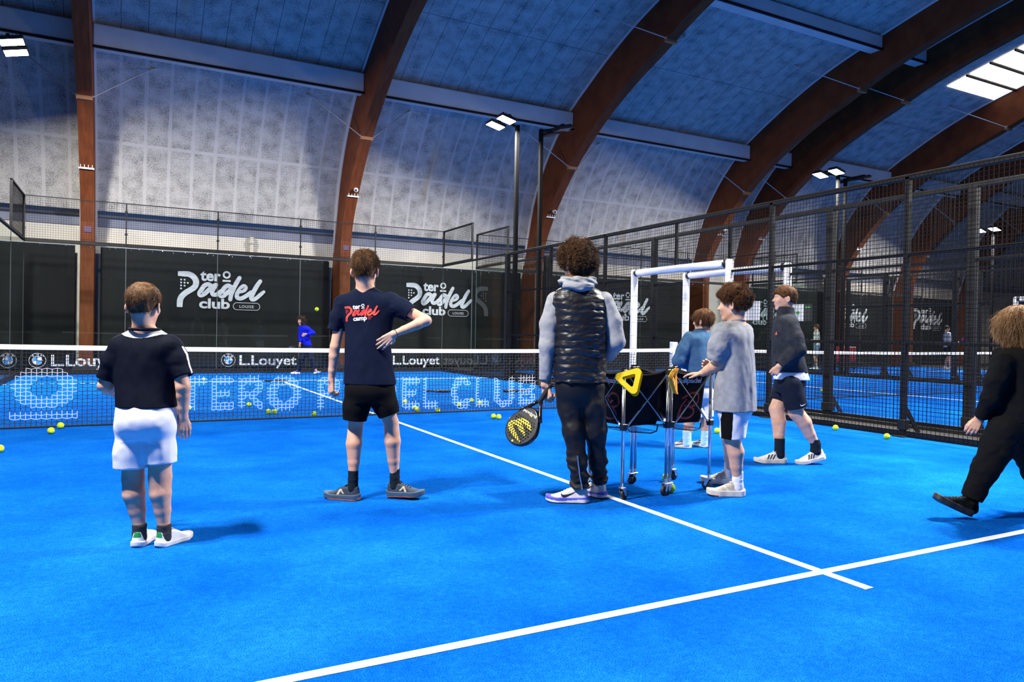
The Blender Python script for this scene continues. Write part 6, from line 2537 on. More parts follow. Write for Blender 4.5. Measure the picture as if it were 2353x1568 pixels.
def fleece_boy():
    f = Fig('boy in dark fleece and navy shorts walking left along the mesh fence', (1812, 1064))
    J, m = f.J, f.m
    H = Head(J(1803, 686, 0.0), 56 * m, yaw=82, pitch=0)
    neck = J(1806, 722)
    Y = 74
    torso = [f.sec(1806, 708, 15, 0.066, 0, Y), f.sec(1806, 722, 17, 0.070, 0, Y), f.sec(1806, 729, 33, 0.085, 0, Y), f.sec(1805, 742, 42, 0.10, 0, Y), f.sec(1804, 780, 43, 0.115, 0, Y), f.sec(1811, 825, 43, 0.135, 0, Y), f.sec(1816, 856, 42, 0.15, 0, Y)]
    lw, rw = J(1791, 842, -.18), J(1802, 845, .19)
    lh = hand_prims(lw, nrm(-RT * 0.55 - UP * 0.8), nrm(-AW - RT * .3), -RT * .3 + UP, 0.145, curl=(60, 70, 50), thumb=(0.8, .4, .4))
    rh = hand_prims(rw, nrm(-RT * 0.7 - UP * 0.6), nrm(AW), UP, 0.155, curl=(45, 55, 40))
    arms = [dict(s=J(1814, 748, -.14), e=J(1832, 804, -.19), w=lw, r=(17 * m, 11 * m, 11 * m, 7 * m), cov=LONG, hand=lh),
            dict(s=J(1800, 748, .15), e=J(1800, 804, .19), w=rw, r=(17 * m, 11 * m, 11 * m, 7 * m), cov=LONG, hand=rh)]
    hl, dl = on_plane(1807, 1065, 2, 0), nrm(-RT + AW * 0.05)
    al = ankle_of(hl, dl, 0.285, 0.13, 0.22)
    hr, dr = on_plane(1898, 1067, 2, 0), nrm(-RT * 0.95 - AW * 0.05)
    ar = ankle_of(hr, dr, 0.27, 0.175, 0.36)
    legs = [dict(h=J(1803, 886, .09), k=J(1784, 941, .06), a=al, r=(25 * m, 22 * m, 16.5 * m, 16 * m, 9.5 * m), back=RT, cov=(.6, .7, 1, 1, 1, .9)),
            dict(cov=(.6, .7, 1, 1, 1, .9), h=J(1818, 886, -.09), k=J(1829, 948, -.06), a=ar, r=(25 * m, 22 * m, 17 * m, 16.5 * m, 9.5 * m), back=nrm(RT + UP * .3), toe=nrm(-RT - UP * .2))]
    body(f, H, neck, torso, arms, legs, 0.0048, shrink=0.03)
    H.eyes(f.root)
    short_hair(f, H, M['hair_auburn'], 9000, 0.017, thick=0.042, top=0.03, lift=0.3, jitter=0.28, rad=0.0011, back=-0.38, front=0.20, ear=0.05, h=0.0045, flow_to=(0, 0.5, -0.3))
    sl = [([J(1814, 748, -.12), J(1826, 780, -.17), J(1833, 804, -.19), J(1792, 841, -.18)], [21 * m, 20 * m, 18 * m, 14 * m]),
          ([J(1802, 748, .13), J(1800, 804, .19), J(1800, 840, .18)], [20 * m, 17 * m, 13 * m])]

    def col(P, d):
        a, b = J(1806, 732), J(1803, 706)
        q = P - a
        e = d_cone(P, a, b, 0.078, 0.070)
        e = np.maximum(e, -(d_cone(P, a, b + UP * 0.1, 0.064, 0.058)))
        e = smax(e, (P - b) @ UP - 0.004, 0.006)
        return smin(d, e, 0.012)
    fn, lo, hi = shirt_fn(torso, sl, amp=0.014, seed=21.0, fold=(12, 12, 8), extra=col, depth=0.03)
    s = f.part('fleece', fn, lo, hi, 0.005, M['fleece'])
    lgo = Flat().poly([(-0.012, -0.012), (0.012, -0.012), (0.004, 0.022)])
    lgo.drape('chest_badge', new_mat('orange_red_badge', (0.7, 0.12, 0.05), 0.6), J(1787, 767), RT, UP, nrm(-AW - RT * .5), s, s)
    und = [f.sec(1815, 845, 38, 0.135, 0, Y), f.sec(1816, 858, 39, 0.145, 0, Y), f.sec(1818, 873, 40, 0.152, 0, Y)]
    fn, lo, hi = shirt_fn(und, [], amp=0.012, seed=22.0, depth=0.02)
    f.part('white_undershirt', fn, lo, hi, 0.005, M['white_cloth'])
    top = [f.sec(1815, 862, 36, 0.125, 0, Y), f.sec(1814, 885, 38, 0.13, 0, Y), f.sec(1813, 902, 34, 0.11, 0, Y)]
    lp = [([J(1804, 885, .085), J(1790, 921, .09)], [25 * m, 22 * m]), ([J(1818, 885, -.085), J(1830, 938, -.085)], [26 * m, 24.5 * m])]
    fn, lo, hi = shorts_fn(top, lp, 0.006, 23.0)
    sh = f.part('shorts', fn, lo, hi, 0.005, M['navy_shorts'])
    swoosh_art(0.055).drape('swoosh', M['white'], J(1836, 929, -.085), RT, UP, -AW, sh, sh, lift=0.003, maxe=0.006)
    straight_sock(f, al, 11 * m, 0.09, M['dark_sock'])
    straight_sock(f, ar, 11 * m, 0.045, M['dark_sock'], lean=-RT * 0.025)
    smi = lambda q: np.where(q[:, 2] < 0.02, 1, 0)
    mats = [M['shoe_ivory'], M['decal_black'], M['shoe_beige']]
    shoe(f, hl, dl, 0.285, mats, mi_fn=stripes_mi, laces=M['shoe_ivory'], sole_mats=[M['sole_cream'], M['shoe_beige']], sole_mi=smi, sole_h=0.13, label='ivory trainer with three dark stripes')
    shoe(f, hr, dr, 0.27, mats, mi_fn=stripes_mi, laces=M['shoe_ivory'], sole_mats=[M['sole_cream'], M['shoe_beige']], sole_mi=smi, sole_h=0.13, pitch=-13, pivot='toe', label='ivory trainer with three dark stripes')


fleece_boy()

# ---------------------------------------------------------------- 7  person in black hoodie at the right edge
def hoodie_person():
    f = Fig('person with long fair hair in black hoodie and joggers, striding left at right edge', (2270, 1190))
    J, m = f.J, f.m
    H = Head(J(2339, 752, 0.0), 80 * m, yaw=52, pitch=-6)
    neck = J(2338, 812)
    Y = 52
    torso = [f.sec(2338, 798, 26, 0.075, 0, Y), f.sec(2336, 812, 50, 0.10, 0, Y), f.sec(2338, 830, 60, 0.12, 0, Y), f.sec(2338, 870, 60, 0.128, 0, Y), f.sec(2336, 920, 60, 0.132, 0, Y), f.sec(2333, 968, 62, 0.138, 0, Y)]
    lw, rw = J(2251, 962, .02), J(2330, 965, .35)
    lh = hand_prims(lw, nrm(-RT * 0.5 - UP * 0.8), nrm(-AW * 0.8 - RT * 0.4 + UP * .2), -RT + UP * .2, 0.15, curl=(28, 38, 30), thumb=(0.8, 0.4, 0.3))
    rh = hand_prims(rw, nrm(-UP - RT * .2), nrm(AW), -RT, 0.15, curl=(28, 38, 30))
    arms = [dict(s=J(2300, 838, -.10), e=J(2278, 912, -.08), w=lw, r=(20 * m, 15 * m, 15 * m, 10 * m), cov=LONG, hand=lh),
            dict(s=J(2372, 838, .14), e=J(2380, 915, .25), w=rw, r=(20 * m, 15 * m, 15 * m, 10 * m), cov=LONG, hand=rh)]
    legs = [dict(h=J(2310, 985, -.06), k=J(2266, 1070, -.04), a=J(2230, 1150, -.02), r=(34 * m, 30 * m, 23 * m, 21 * m, 14 * m), cov=TROUSER),
            dict(h=J(2350, 985, .10), k=J(2378, 1085, .16), a=J(2440, 1150, .2), r=(34 * m, 30 * m, 23 * m, 21 * m, 14 * m), cov=TROUSER)]
    body(f, H, neck, torso, arms, legs, 0.005, shrink=0.03)
    # long wavy hair
    def fn(P):
        q = H.L(P)
        d = H.skull(q, 0.0) - 0.085 - 0.05 * np.clip(q[:, 2] / .4, 0, 1)
        sk = d_cone(q, (0, -0.08, -0.05), (0, -0.36, -0.78), 0.37, 0.26)
        d = smin(d, sk, 0.1)
        an = np.arctan2(q[:, 1] + .1, q[:, 0])
        d = d - vnoise(np.stack([an * 5, q[:, 2] * 2.2, an * 0], 1) + 4) * 0.10 - vnoise(np.stack([an * 14, q[:, 2] * 3, an * 0], 1)) * 0.05
        fr = np.interp(q[:, 1], [-.6, .05, .2, .3, .40, .6], [-0.98, -0.84, -0.62, -0.25, 0.06, 0.2])
        d = smax(d, (fr + 0.06 * np.sin(an * 9) - q[:, 2]) * 0.75, 0.03)
        return d * H.hs
    c = H.c - UP * 0.05
    flow = lambda p: np.tile(np.array([0, 0, -1.0]), (len(p), 1)) + (lambda q: np.clip(q[:, 2:3] - 0.2, 0, 1) * 2.5 * (q - np.array([0, 0.1, 0.6])) @ H.R)(H.L(p))
    make_hair(f, H, fn, c - 0.24, c + 0.24, 0.0048, M['hair_fair'], 13000, 0.11, flow, lift=0.05, rad=0.0008, jitter=0.09, droop=0.6, curl=0.55, curl_r=0.007, rng=np.random.default_rng(31), seg=8)
    sl = [([J(2304, 836, -.09), J(2288, 875, -.10), J(2278, 914, -.08), J(2254, 958, .01)], [24 * m, 22 * m, 20 * m, 15 * m]),
          ([J(2368, 838, .13), J(2380, 915, .25), J(2334, 960, .34)], [26 * m, 23 * m, 16 * m])]

    def hood(P, d):
        c = J(2336, 814, 0.02)
        q = P - c
        u, v, w = q @ RT, q @ AW, q @ UP
        r = np.sqrt((u / 0.10) ** 2 + (v / 0.10) ** 2)
        ring = np.sqrt(((r - 1) * 0.10) ** 2 + w ** 2) - 0.034 + folds(P, (20, 20, 30), 0.012, 3)
        bk = d_ell(P, c - AW * 0.06 + RT * 0.06 - UP * 0.045, np.stack([RT, AW, UP]), (0.11, 0.08, 0.05))
        return smin(d, smin(ring, bk, 0.03), 0.02)
    fn, lo, hi = shirt_fn(torso, sl, amp=0.015, seed=31.0, fold=(11, 11, 9), extra=hood, depth=0.03)
    f.part('hoodie', fn, lo, hi, 0.005, M['black_sweat'])
    top = [f.sec(2330, 950, 58, 0.13, 0, Y), f.sec(2330, 985, 60, 0.135, 0, Y), f.sec(2330, 1010, 52, 0.11, 0, Y)]
    lp = [([J(2312, 985, -.06), J(2290, 1030, -.05), J(2267, 1072, -.04), J(2232, 1146, -.02)], [37 * m, 34 * m, 29 * m, 21 * m]),
          ([J(2348, 985, .09), J(2366, 1040, .13), J(2380, 1086, .16), J(2440, 1148, .2)], [36 * m, 33 * m, 28 * m, 21 * m])]
    fn, lo, hi = shorts_fn(top, lp, 0.012, 32.0, fold=(16, 16, 20), depth=0.02)
    f.part('joggers', fn, lo, hi, 0.005, M['black_sweat'])
    for a, d in ((J(2230, 1150, -.02), nrm(UP * -0.9 + RT * .1)), (J(2440, 1150, .2), nrm(-UP + RT * .3))):
        sock(f, a - d * 0.04, a + d * 0.015, a + d * 0.05, 15 * m, 15 * m, M['black_cloth'])
    mk = [M['black_sweat']]
    h0 = on_plane(2230, 1193, 2, 0)
    shoe(f, h0, -RT + AW * 0.0, 0.262, mk, pitch=24, lift=0.012, laces=M['decal_black'], sole_mats=[M['rubber']], sole_h=0.15, label='black knitted trainer')
    h1 = J(2452, 1190, .2)
    shoe(f, np.array([h1[0], h1[1], 0.0]), -RT, 0.262, mk, pitch=-32, pivot='toe', laces=M['decal_black'], sole_mats=[M['rubber']], sole_h=0.15, label='black knitted trainer')


hoodie_person()

# ---------------------------------------------------------------- 8  child in blue top at the far glass
M['royal'] = cloth_mat('royal_blue_jersey', (0.006, 0.012, 0.42), 0.8, 300)
M['navy_trackie'] = cloth_mat('navy_track_trousers', (0.007, 0.014, 0.035), 0.7, 300)


def far_child():
    f = Fig('child with dark bob in bright blue long sleeved top, stepping by the far glass', (706, 860))
    J, m = f.J, f.m
    H = Head(J(692.5, 737.5, 0.0), 21 * m, yaw=158, pitch=-6)
    neck = J(695, 750, 0.02)
    Y = 140
    torso = [f.sec(695, 747, 4.5, 0.055, 0, Y), f.sec(696, 749.5, 9, 0.07, 0, Y), f.sec(697.5, 753, 13, 0.085, 0, Y), f.sec(700, 765, 11.5, 0.095, 0, Y), f.sec(703, 780, 11, 0.095, 0, Y), f.sec(705.5, 794, 12, 0.105, 0, Y)]
    lw, rw = J(702.5, 768.5, -.24), J(690, 789, -.10)
    lh = hand_prims(lw, nrm(-RT * 0.8 - UP * 0.4), nrm(-AW), UP, 0.15, curl=(30, 30, 20))
    rh = hand_prims(rw, nrm(-UP * .8 - RT * .4), nrm(-RT - AW * .4), -AW, 0.15, curl=(60, 70, 50))
    arms = [dict(s=J(706.5, 754, -.02), e=J(720, 765.5, -.10), w=lw, r=(4.2 * m, 3.2 * m, 3.2 * m, 2.3 * m), cov=LONG, hand=lh),
            dict(s=J(690, 754, -.02), e=J(690, 773, -.03), w=rw, r=(4.2 * m, 3.2 * m, 3.2 * m, 2.3 * m), cov=LONG, hand=rh)]
    legs = [dict(h=J(701, 797), k=J(693, 824, -.04), a=J(685, 850, 0.0), cov=TROUSER, r=(7.5 * m, 7 * m, 5 * m, 4.8 * m, 3.3 * m), toe=-RT),
            dict(h=J(710, 797), k=J(715, 824, -.04), a=J(725, 848, 0.0), cov=TROUSER, r=(7.5 * m, 7 * m, 5 * m, 4.8 * m, 3.3 * m), toe=RT)]
    body(f, H, neck, torso, arms, legs, 0.007, M['skin_tan'])
    H.eyes(f.root)
    lp = MB()
    lp.sphere((0, 0, 0), 1, 12, 8, sc=(0.085 * H.hs, 0.03 * H.hs, 0.035 * H.hs))
    lp.xform(H.R.T, H.W(0, 0.395, -0.245))
    lp.build('lips', M['lip'], f.root, smooth=True)

    def fn(P):
        q = H.L(P)
        d = smin(H.skull(q, 0.0) - 0.11, d_cone(q, (0, -0.10, 0.0), (0, -0.12, -0.36), 0.47, 0.46), 0.1)
        d = d - vnoise(q * np.array([7, 7, 4])) * 0.14
        fr = np.interp(q[:, 1], [-.6, .06, .12, .22, .34, .7], [-0.60, -0.52, -0.46, -0.30, 0.26, 0.3])
        fr = np.where((np.abs(q[:, 0]) > 0.25), np.minimum(fr, -0.42), fr)
        d = smax(d, (fr - q[:, 2]) * 0.75, 0.03)
        face = d_ell(q, (0, 0.46, -0.12), np.eye(3), (0.23, 0.42, 0.40))
        return smax(d, -face, 0.04) * H.hs
    c = H.c
    flow = lambda p: np.tile(np.array([0, 0, -1.0]), (len(p), 1))
    make_hair(f, H, fn, c - 0.22, c + 0.22, 0.007, M['hair_black'], 2500, 0.05, flow, lift=0.25, rad=0.002, jitter=0.3)
    sl = [([J(705.5, 754, -.02), J(719.5, 765.5, -.10), J(704.5, 768, -.23)], [5.4 * m, 4.6 * m, 3.6 * m]),
          ([J(691, 754, -.02), J(690, 773, -.03), J(690, 786.5, -.10)], [5.2 * m, 4.4 * m, 3.5 * m])]
    fn2, lo, hi = shirt_fn(torso, sl, amp=0.014, seed=41.0, depth=0.02, th=0.018, fold=(12, 12, 14))
    f.part('top', fn2, lo, hi, 0.0075, M['royal'])
    top = [f.sec(705.5, 790, 11, 0.10, 0, Y), f.sec(705.5, 798, 11.5, 0.105, 0, Y), f.sec(705.5, 805, 10.5, 0.09, 0, Y)]
    tp = [([J(702, 798), J(694, 824, -.04), J(686, 850, 0)], [8.5 * m, 6.8 * m, 5.4 * m]), ([J(709, 798), J(715, 824, -.04), J(724.5, 847, 0)], [8.5 * m, 6.8 * m, 5.4 * m])]
    fn3, lo, hi = shorts_fn(top, tp, 0.014, 42.0, fold=(14, 14, 18), depth=0.02)
    f.part('track_trousers', fn3, lo, hi, 0.0075, M['navy_trackie'])
    mi = lambda q: np.where((q[:, 2] > 0.2) & (q[:, 0] < 0.5), 1, 0)
    for h, d, p in ((J(690, 859), -RT * .95 - AW * .35, 0), (J(721, 859, -.05), RT * .85 - AW * .5, 12)):
        shoe(f, np.array([h[0], h[1], 0.0]), d, 0.25, [M['shoe_white'], M['royal']], mi_fn=mi, laces=M['white_cloth'], sole_mats=[M['sole_white']], h=0.006, pitch=p, lift=0.0, label='white and blue trainer')
    g = rw - UP * 0.05 - RT * 0.02
    racket('black and blue racket held by the child at the far glass', g, nrm(-RT * 0.8 - UP * 0.42 - AW * 0.25), nrm(UP * .7 - AW * .6 - RT * .3), True, None, M['racket_blue'], holes=False)


far_child()


# ---------------------------------------------------------------- 9, 10  two players on the third court
def far_player(label, ground, Yaw, shirt, lower, skinm, hairm, hgt, racket_label=None, long_hair=False):
    f = Fig(label, ground)
    J, m = f.J, f.m
    s = hgt / 1.75 / m                         # pixels per 1.75 m body
    x0, y0 = ground
    pt = lambda dx, z, dd=0.0: J(x0 + dx * s, y0 - z * s, dd)
    H = Head(pt(0.0, 1.62), 0.225 * hgt / 1.75, yaw=Yaw, pitch=-5)
    neck = pt(0, 1.46)
    k = hgt / 1.75

    def sc(z, w, d):
        c = pt(0, z)
        return (c[2], c[0], c[1], w * k, d * k, math.atan2(RT[1], RT[0]) + math.radians(Yaw))
    torso = [sc(1.50, .06, .06), sc(1.47, .13, .08), sc(1.42, .19, .10), sc(1.25, .185, .12), sc(1.05, .17, .115), sc(0.88, .185, .125)]
    fw = H.R[1].copy()
    fw[2] = 0
    rt = H.R[0].copy()
    rt[2] = 0
    base = pt(0, 0)
    P3 = lambda r, fz, z: base + rt * r * k + fw * fz * k + UP * z * k
    lw, rw = P3(-.14, .28, 1.08), P3(.16, .30, 1.06)
    arms = []
    for sgn, w in ((-1, lw), (1, rw)):
        hd = hand_prims(w, nrm(fw + rt * -sgn * .3), nrm(rt * sgn), UP, 0.18, curl=(45, 50, 40))
        arms.append(dict(s=P3(sgn * .18, 0, 1.41), e=P3(sgn * .26, .04, 1.12), w=w, r=(.055 * k, .042 * k, .042 * k, .028 * k), cov=LONG, hand=hd))
    legs = [dict(h=P3(sg * .09, 0, .9), k=P3(sg * .12, .05, .48), a=P3(sg * .15, -.02 + .1 * (sg > 0), .09), r=(.085 * k, .078 * k, .055 * k, .058 * k, .036 * k), back=-fw, toe=fw) for sg in (-1, 1)]
    body(f, H, neck, torso, arms, legs, 0.011, skinm, shrink=0.02)
    short_hair(f, H, hairm, 700, 0.03, thick=0.06, top=0.04, h=0.010, rad=0.002, back=-0.34 if not long_hair else -0.6, nape_taper=not long_hair, lift=0.2)
    sl = [([a['s'], a['e'], a['w'] + (a['e'] - a['w']) * .15], [.066 * k, .056 * k, .045 * k]) for a in arms]
    fn, lo, hi = shirt_fn(torso, sl, amp=0.014, seed=51 + Yaw, depth=0.02, th=0.026)
    f.part('sweatshirt', fn, lo, hi, 0.011, shirt)
    top = [sc(.93, .16, .11), sc(.85, .175, .125), sc(.78, .16, .11)]
    tp = [([l['h'], l['h'] + (l['k'] - l['h']) * .85], [.098 * k, .09 * k]) for l in legs]
    fn, lo, hi = shorts_fn(top, tp, 0.01, 52.0, depth=0.02, th=0.016)
    f.part('shorts', fn, lo, hi, 0.011, lower)
    for l in legs:
        a = l['a']
        sock(f, a + UP * .06, a, a - UP * .04, .044 * k, .044 * k, M['white_sock'], h=0.01)
        h = a - fw * .07
        shoe(f, np.array([h[0], h[1], 0.0]), fw, 0.28, [M['shoe_ivory']], sole_mats=[M['sole_white']], h=0.009)
    if racket_label:
        racket(racket_label, rw + fw * .07 - UP * .01, nrm(fw * .5 + UP * .55 + rt * .25), nrm(-AW), False, M['racket_red'], holes=False)
    return f


M['cream_top'] = cloth_mat('cream_sweatshirt', (0.60, 0.58, 0.50), 0.95, 200)
M['pale_grey_top'] = cloth_mat('pale_grey_sweatshirt', (0.42, 0.43, 0.45), 0.95, 200)
M['denim'] = cloth_mat('blue_grey_shorts', (0.16, 0.22, 0.32), 0.9, 200)
far_player('distant player in cream top, seen small behind the boy in dark fleece', (1876, 850), 60, M['cream_top'], M['denim'], M['skin'], M['hair_auburn'], 1.66, None, True)
far_player('distant player in pale grey top with a red racket, between the fence posts', (2176, 850), 255, M['pale_grey_top'], M['black_cloth'], M['skin'], M['hair_black'], 1.74, 'red racket held by the distant player in pale grey')
# ================================================================ balls
def ball_mesh():
    b = MB()
    b.sphere((0, 0, 0), 0.033, 24, 16)
    n = 60
    pts = []
    for k in range(n):
        t = 2 * PI * k / n
        a = 0.44
        x = (1 - a) * math.cos(t) + a * math.cos(3 * t) * 0.6
        y = (1 - a) * math.sin(t) - a * math.sin(3 * t) * 0.6
        z = 1.15 * math.sqrt(a * (1 - a)) * math.sin(2 * t) * 1.3
        p = nrm([x, y, z]) * 0.0332
        pts.append(p)
    return b, pts


bm_, seam_pts = ball_mesh()
BALLS = [  # photo pixel of the centre, height of the centre above the turf, label
    (139, 978, None, 'tennis ball touching the net foot, upper of the two at far left'),
    (117, 990, None, 'tennis ball in front of the net, lower of the two at far left'),
    (434, 937, None, 'tennis ball behind the net, peeping past the arm of the boy in white shorts'),
    (468, 872, None, 'tennis ball on the far service line, above the letter T of the net'),
    (572, 930, None, 'tennis ball behind the letter R of the net'),
    (617, 946, None, 'left one of two tennis balls lying side by side behind the net'),
    (631, 946, None, 'right one of two tennis balls lying side by side behind the net'),
    (722, 952, None, 'tennis ball just behind the net, left of the tall boy hand'),
    (931, 923, None, 'tennis ball behind the net, next to the shorts of the tall boy'),
    (953, 937, None, 'rear one of two overlapping tennis balls behind the net'),
    (959, 942, None, 'front one of two overlapping tennis balls behind the net'),
    (1006, 943, None, 'tennis ball at the net foot, right of the overlapping pair'),
    (1055, 930, None, 'tennis ball behind the letter C of the net'),
    (1084, 920, None, 'highest of three tennis balls behind the letters CL'),
    (1102, 926, None, 'tennis ball behind the letter L, right of three'),
    (1178, 872, None, 'tennis ball far back by the fence foot, above the letter U'),
    (1134, 957, None, 'left one of a touching pair of tennis balls in front of the net'),
    (1146, 958, None, 'right one of a touching pair of tennis balls in front of the net'),
    (1648, 990, None, 'tennis ball half hidden behind the shorts of the boy in grey'),
    (1920, 983, None, 'tennis ball by the fence, just right of the walking boy'),
    (2038, 1003, None, 'tennis ball by the fence, farther right near the brace'),
    (1532, 1098, None, 'tennis ball under the carts, behind the double legs'),
    (1541, 1122, None, 'tennis ball under the carts, beside the front caster'),
    (1889, 897, None, 'tennis ball on the second court behind the fence'),
    (-1, 1031, None, 'tennis ball cut by the left edge of the photo'),
]
ball0 = bm_.build('tennis_ball', M['ball'], None, smooth=True)
sm = MB()
sm.tube(seam_pts, 0.0012, 4, closed=True)
seam0 = sm.build('seam', M['ball_seam'], None, smooth=True)
seam0.parent = ball0
first = True


def place_ball(p, label, spin):
    global first
    if first:
        o, s = ball0, seam0
        first = False
    else:
        o = ball0.copy()
        COL.objects.link(o)
        s = seam0.copy()
        COL.objects.link(s)
        s.parent = o
    o.location = tuple(map(float, p))
    o.rotation_euler = spin
    tag(o, label, 'ball', 'tennis balls')
    return o


for px, py, z, lab in BALLS:
    place_ball(on_plane(px, py, 2, 0.0335), lab, tuple(RNG.uniform(0, 6, 3)))
place_ball(on_plane(728, 711, 1, 3.0), 'tennis ball flying in front of the black banner', (1, 2, 3))
place_ball(coach_rw + AW * 0.01 - RT * 0.032 - UP * 0.002, 'tennis ball held in the right hand of the curly haired man', (2, 1, 0))

# rackets lying on the far half
for (px, py), ax, lab in (((640, 876), nrm(RT), 'black racket lying on the far service line, behind the letter O'),
                          ((1012, 899), nrm(RT + AW * .1), 'black racket lying on the turf behind the letter C'),
                          ((1178, 899), nrm(-RT + AW * .1), 'black racket lying on the turf behind the letter U')):
    g = on_plane(px, py, 2, 0.02)
    racket(lab, g - ax * 0.20, ax, UP, True, None, M['racket_blue'] if px > 700 else M['racket_black'], 'rackets lying on the court', holes=False)

# ================================================================ ball carts
M['cart_fabric'] = cloth_mat('black_cart_fabric', (0.010, 0.010, 0.011), 0.75, 300)
M['cart_red'] = new_mat('dark_red_print', (0.22, 0.008, 0.012), 0.6)
M['cart_word'] = new_mat('pale_blue_print', (0.35, 0.45, 0.6), 0.6)
M['mark_yellow'] = vary_mat('yellow_rubber', (0.85, 0.56, 0.008), (0.90, 0.62, 0.015), 20, 0.5)
M['mark_orange'] = vary_mat('orange_rubber', (0.80, 0.30, 0.012), (0.88, 0.36, 0.02), 20, 0.5)


def cart(x0, y0, label, group, w=0.375, d=0.395, zt=0.86, zb=0.50, cast=(20, 200, 75, 140), front_logo=True, left_logo=True):
    x1, y1 = x0 + w, y0 + d
    t = thing('ball_cart', label, 'cart', (x0 + w / 2, y0 + d / 2, 0), group)
    cor = [(x0, y0), (x1, y0), (x1, y1), (x0, y1)]
    for (x, y), an in zip(cor, cast):
        l = MB()
        l.tube([(x, y, 0.115), (x, y, zt + 0.0)], 0.0115, 14)
        leg = l.build('leg', M['alu'], t, smooth=True)
        c = MB()
        c.bbox((x - 0.017, y - 0.017, zt - 0.02), (x + 0.017, y + 0.017, zt + 0.022), 0.005)
        c.tube([(x, y, zt + 0.02), (x, y, zt + 0.034)], 0.015, 12)
        c.build('top_cap', M['black_plastic'], leg)
        b = MB()
        b.bbox((x - 0.02, y - 0.02, zb - 0.03), (x + 0.02, y + 0.02, zb + 0.015), 0.005)
        sx, sy = (1 if x == x0 else -1), (1 if y == y0 else -1)
        b.bbox((min(x, x + sx * 0.035), y - 0.008, zb - 0.01), (max(x, x + sx * 0.035), y + 0.008, zb + 0.012), 0.003)
        b.bbox((x - 0.008, min(y, y + sy * 0.035), zb - 0.01), (x + 0.008, max(y, y + sy * 0.035), zb + 0.012), 0.003)
        b.build('bracket', M['black_plastic'], leg)
        a = math.radians(an)
        f = np.array([math.cos(a), math.sin(a), 0])
        s = np.array([-f[1], f[0], 0])
        k = MB()
        o = np.array([x, y, 0.0])
        hub = o + f * 0.022 + UP * 0.036
        k.tube([o + UP * 0.12, o + UP * 0.085], 0.010, 10)
        k.bbox(tuple(o + [-0.02, -0.02, 0.08]), tuple(o + [0.02, 0.02, 0.088]), 0.003)
        for q in (-1, 1):
            p = [o + s * q * 0.0165 - f * 0.016 + UP * 0.084, o + s * q * 0.0165 + f * 0.022 + UP * 0.084, hub + s * q * 0.0165 + f * 0.010 - UP * 0.006, hub + s * q * 0.0165 - f * 0.010 - UP * 0.006]
            p2 = [v + s * q * 0.002 for v in p]
            k.add(p + p2, [(0, 1, 2, 3), (7, 6, 5, 4), (0, 4, 5, 1), (1, 5, 6, 2), (2, 6, 7, 3), (3, 7, 4, 0)])
        k.tube([hub - s * 0.021, hub + s * 0.021], 0.006, 8)
        ca = k.build('caster', M['steel'], t)
        wl = MB()
        n = 24
        prof = [(0.012, -0.012), (0.030, -0.012), (0.0355, -0.008), (0.0358, 0.008), (0.030, 0.012), (0.012, 0.012)]
        v, fs = [], []
        for r, z in prof:
            for q in range(n):
                b_ = 2 * PI * q / n
                v.append(hub + s * z + f * r * math.cos(b_) + UP * r * math.sin(b_))
        for i in range(len(prof) - 1):
            for q in range(n):
                q2 = (q + 1) % n
                fs.append((i * n + q, i * n + q2, (i + 1) * n + q2, (i + 1) * n + q))
        wl.add(v, fs)
        wl.build('wheel', M['rubber'], ca, smooth=True)
    # scissor bars on each side
    for i in range(4):
        (xa, ya), (xb, yb) = cor[i], cor[(i + 1) % 4]
        n = nrm([yb - ya, xa - xb, 0])
        a, b = np.array([xa, ya, 0]), np.array([xb, yb, 0])
        u = nrm(b - a)
        for q in (0, 1):
            p, r = (a + u * 0.02, b - u * 0.03) if q == 0 else (b - u * 0.02, a + u * 0.03)
            m = MB()
            m.bar(p + UP * (zt - 0.015) + n * 0.006 * (1 + q), r + UP * (zb + 0.003) + n * 0.006 * (1 + q), 0.005, 0.013, up=n)
            m.build('scissor_bar', M['alu'], t)
    # fabric bin with a sagging rim and a mesh pocket below
    g = MB()
    ins = 0.022
    N = 14
    rows = [(zt - 0.0, 0.018), (zt - 0.03, 0.022), (zt - 0.12, 0.028), (zt - 0.25, 0.036), (zb + 0.02, 0.045), (zb - 0.01, 0.06)]
    per = []
    for i in range(4):
        (xa, ya), (xb, yb) = cor[i], cor[(i + 1) % 4]
        for k in range(N):
            per.append((i, k / N, xa + (xb - xa) * k / N, ya + (yb - ya) * k / N))
    cx, cy = x0 + w / 2, y0 + d / 2
    V = []
    for ri, (z, ii) in enumerate(rows):
        for (i, tt, x, y) in per:
            sag = 0.026 * math.sin(PI * tt) if ri < 2 else 0
            wv = 0.006 * math.sin(tt * 9 + i * 2 + ri) * (ri > 0)
            hx = (w / 2 - ii + wv) / (w / 2)
            hy = (d / 2 - ii + wv) / (d / 2)
            V.append((cx + (x - cx) * hx, cy + (y - cy) * hy, z - sag))
    n = len(per)
    F = [(r * n + k, (r + 1) * n + k, (r + 1) * n + (k + 1) % n, r * n + (k + 1) % n) for r in range(len(rows) - 1) for k in range(n)]
    F.append(tuple((len(rows) - 1) * n + k for k in range(n)))
    # inner skin
    V2 = [(cx + (x - cx) * 0.97, cy + (y - cy) * 0.97, z + (0.004 if q < n else 0.0) + (0.012 if q >= n * (len(rows) - 1) else 0)) for q, (x, y, z) in enumerate(V)]
    F2 = [tuple(i + len(V) for i in f[::-1]) for f in F]
    rim = [(k, (k + 1) % n, (k + 1) % n + len(V), k + len(V)) for k in range(n)]
    g.add(V + V2, F + F2 + rim)
    bin_ = g.build('fabric_bin', M['cart_fabric'], t, smooth=True)
    rm = MB()
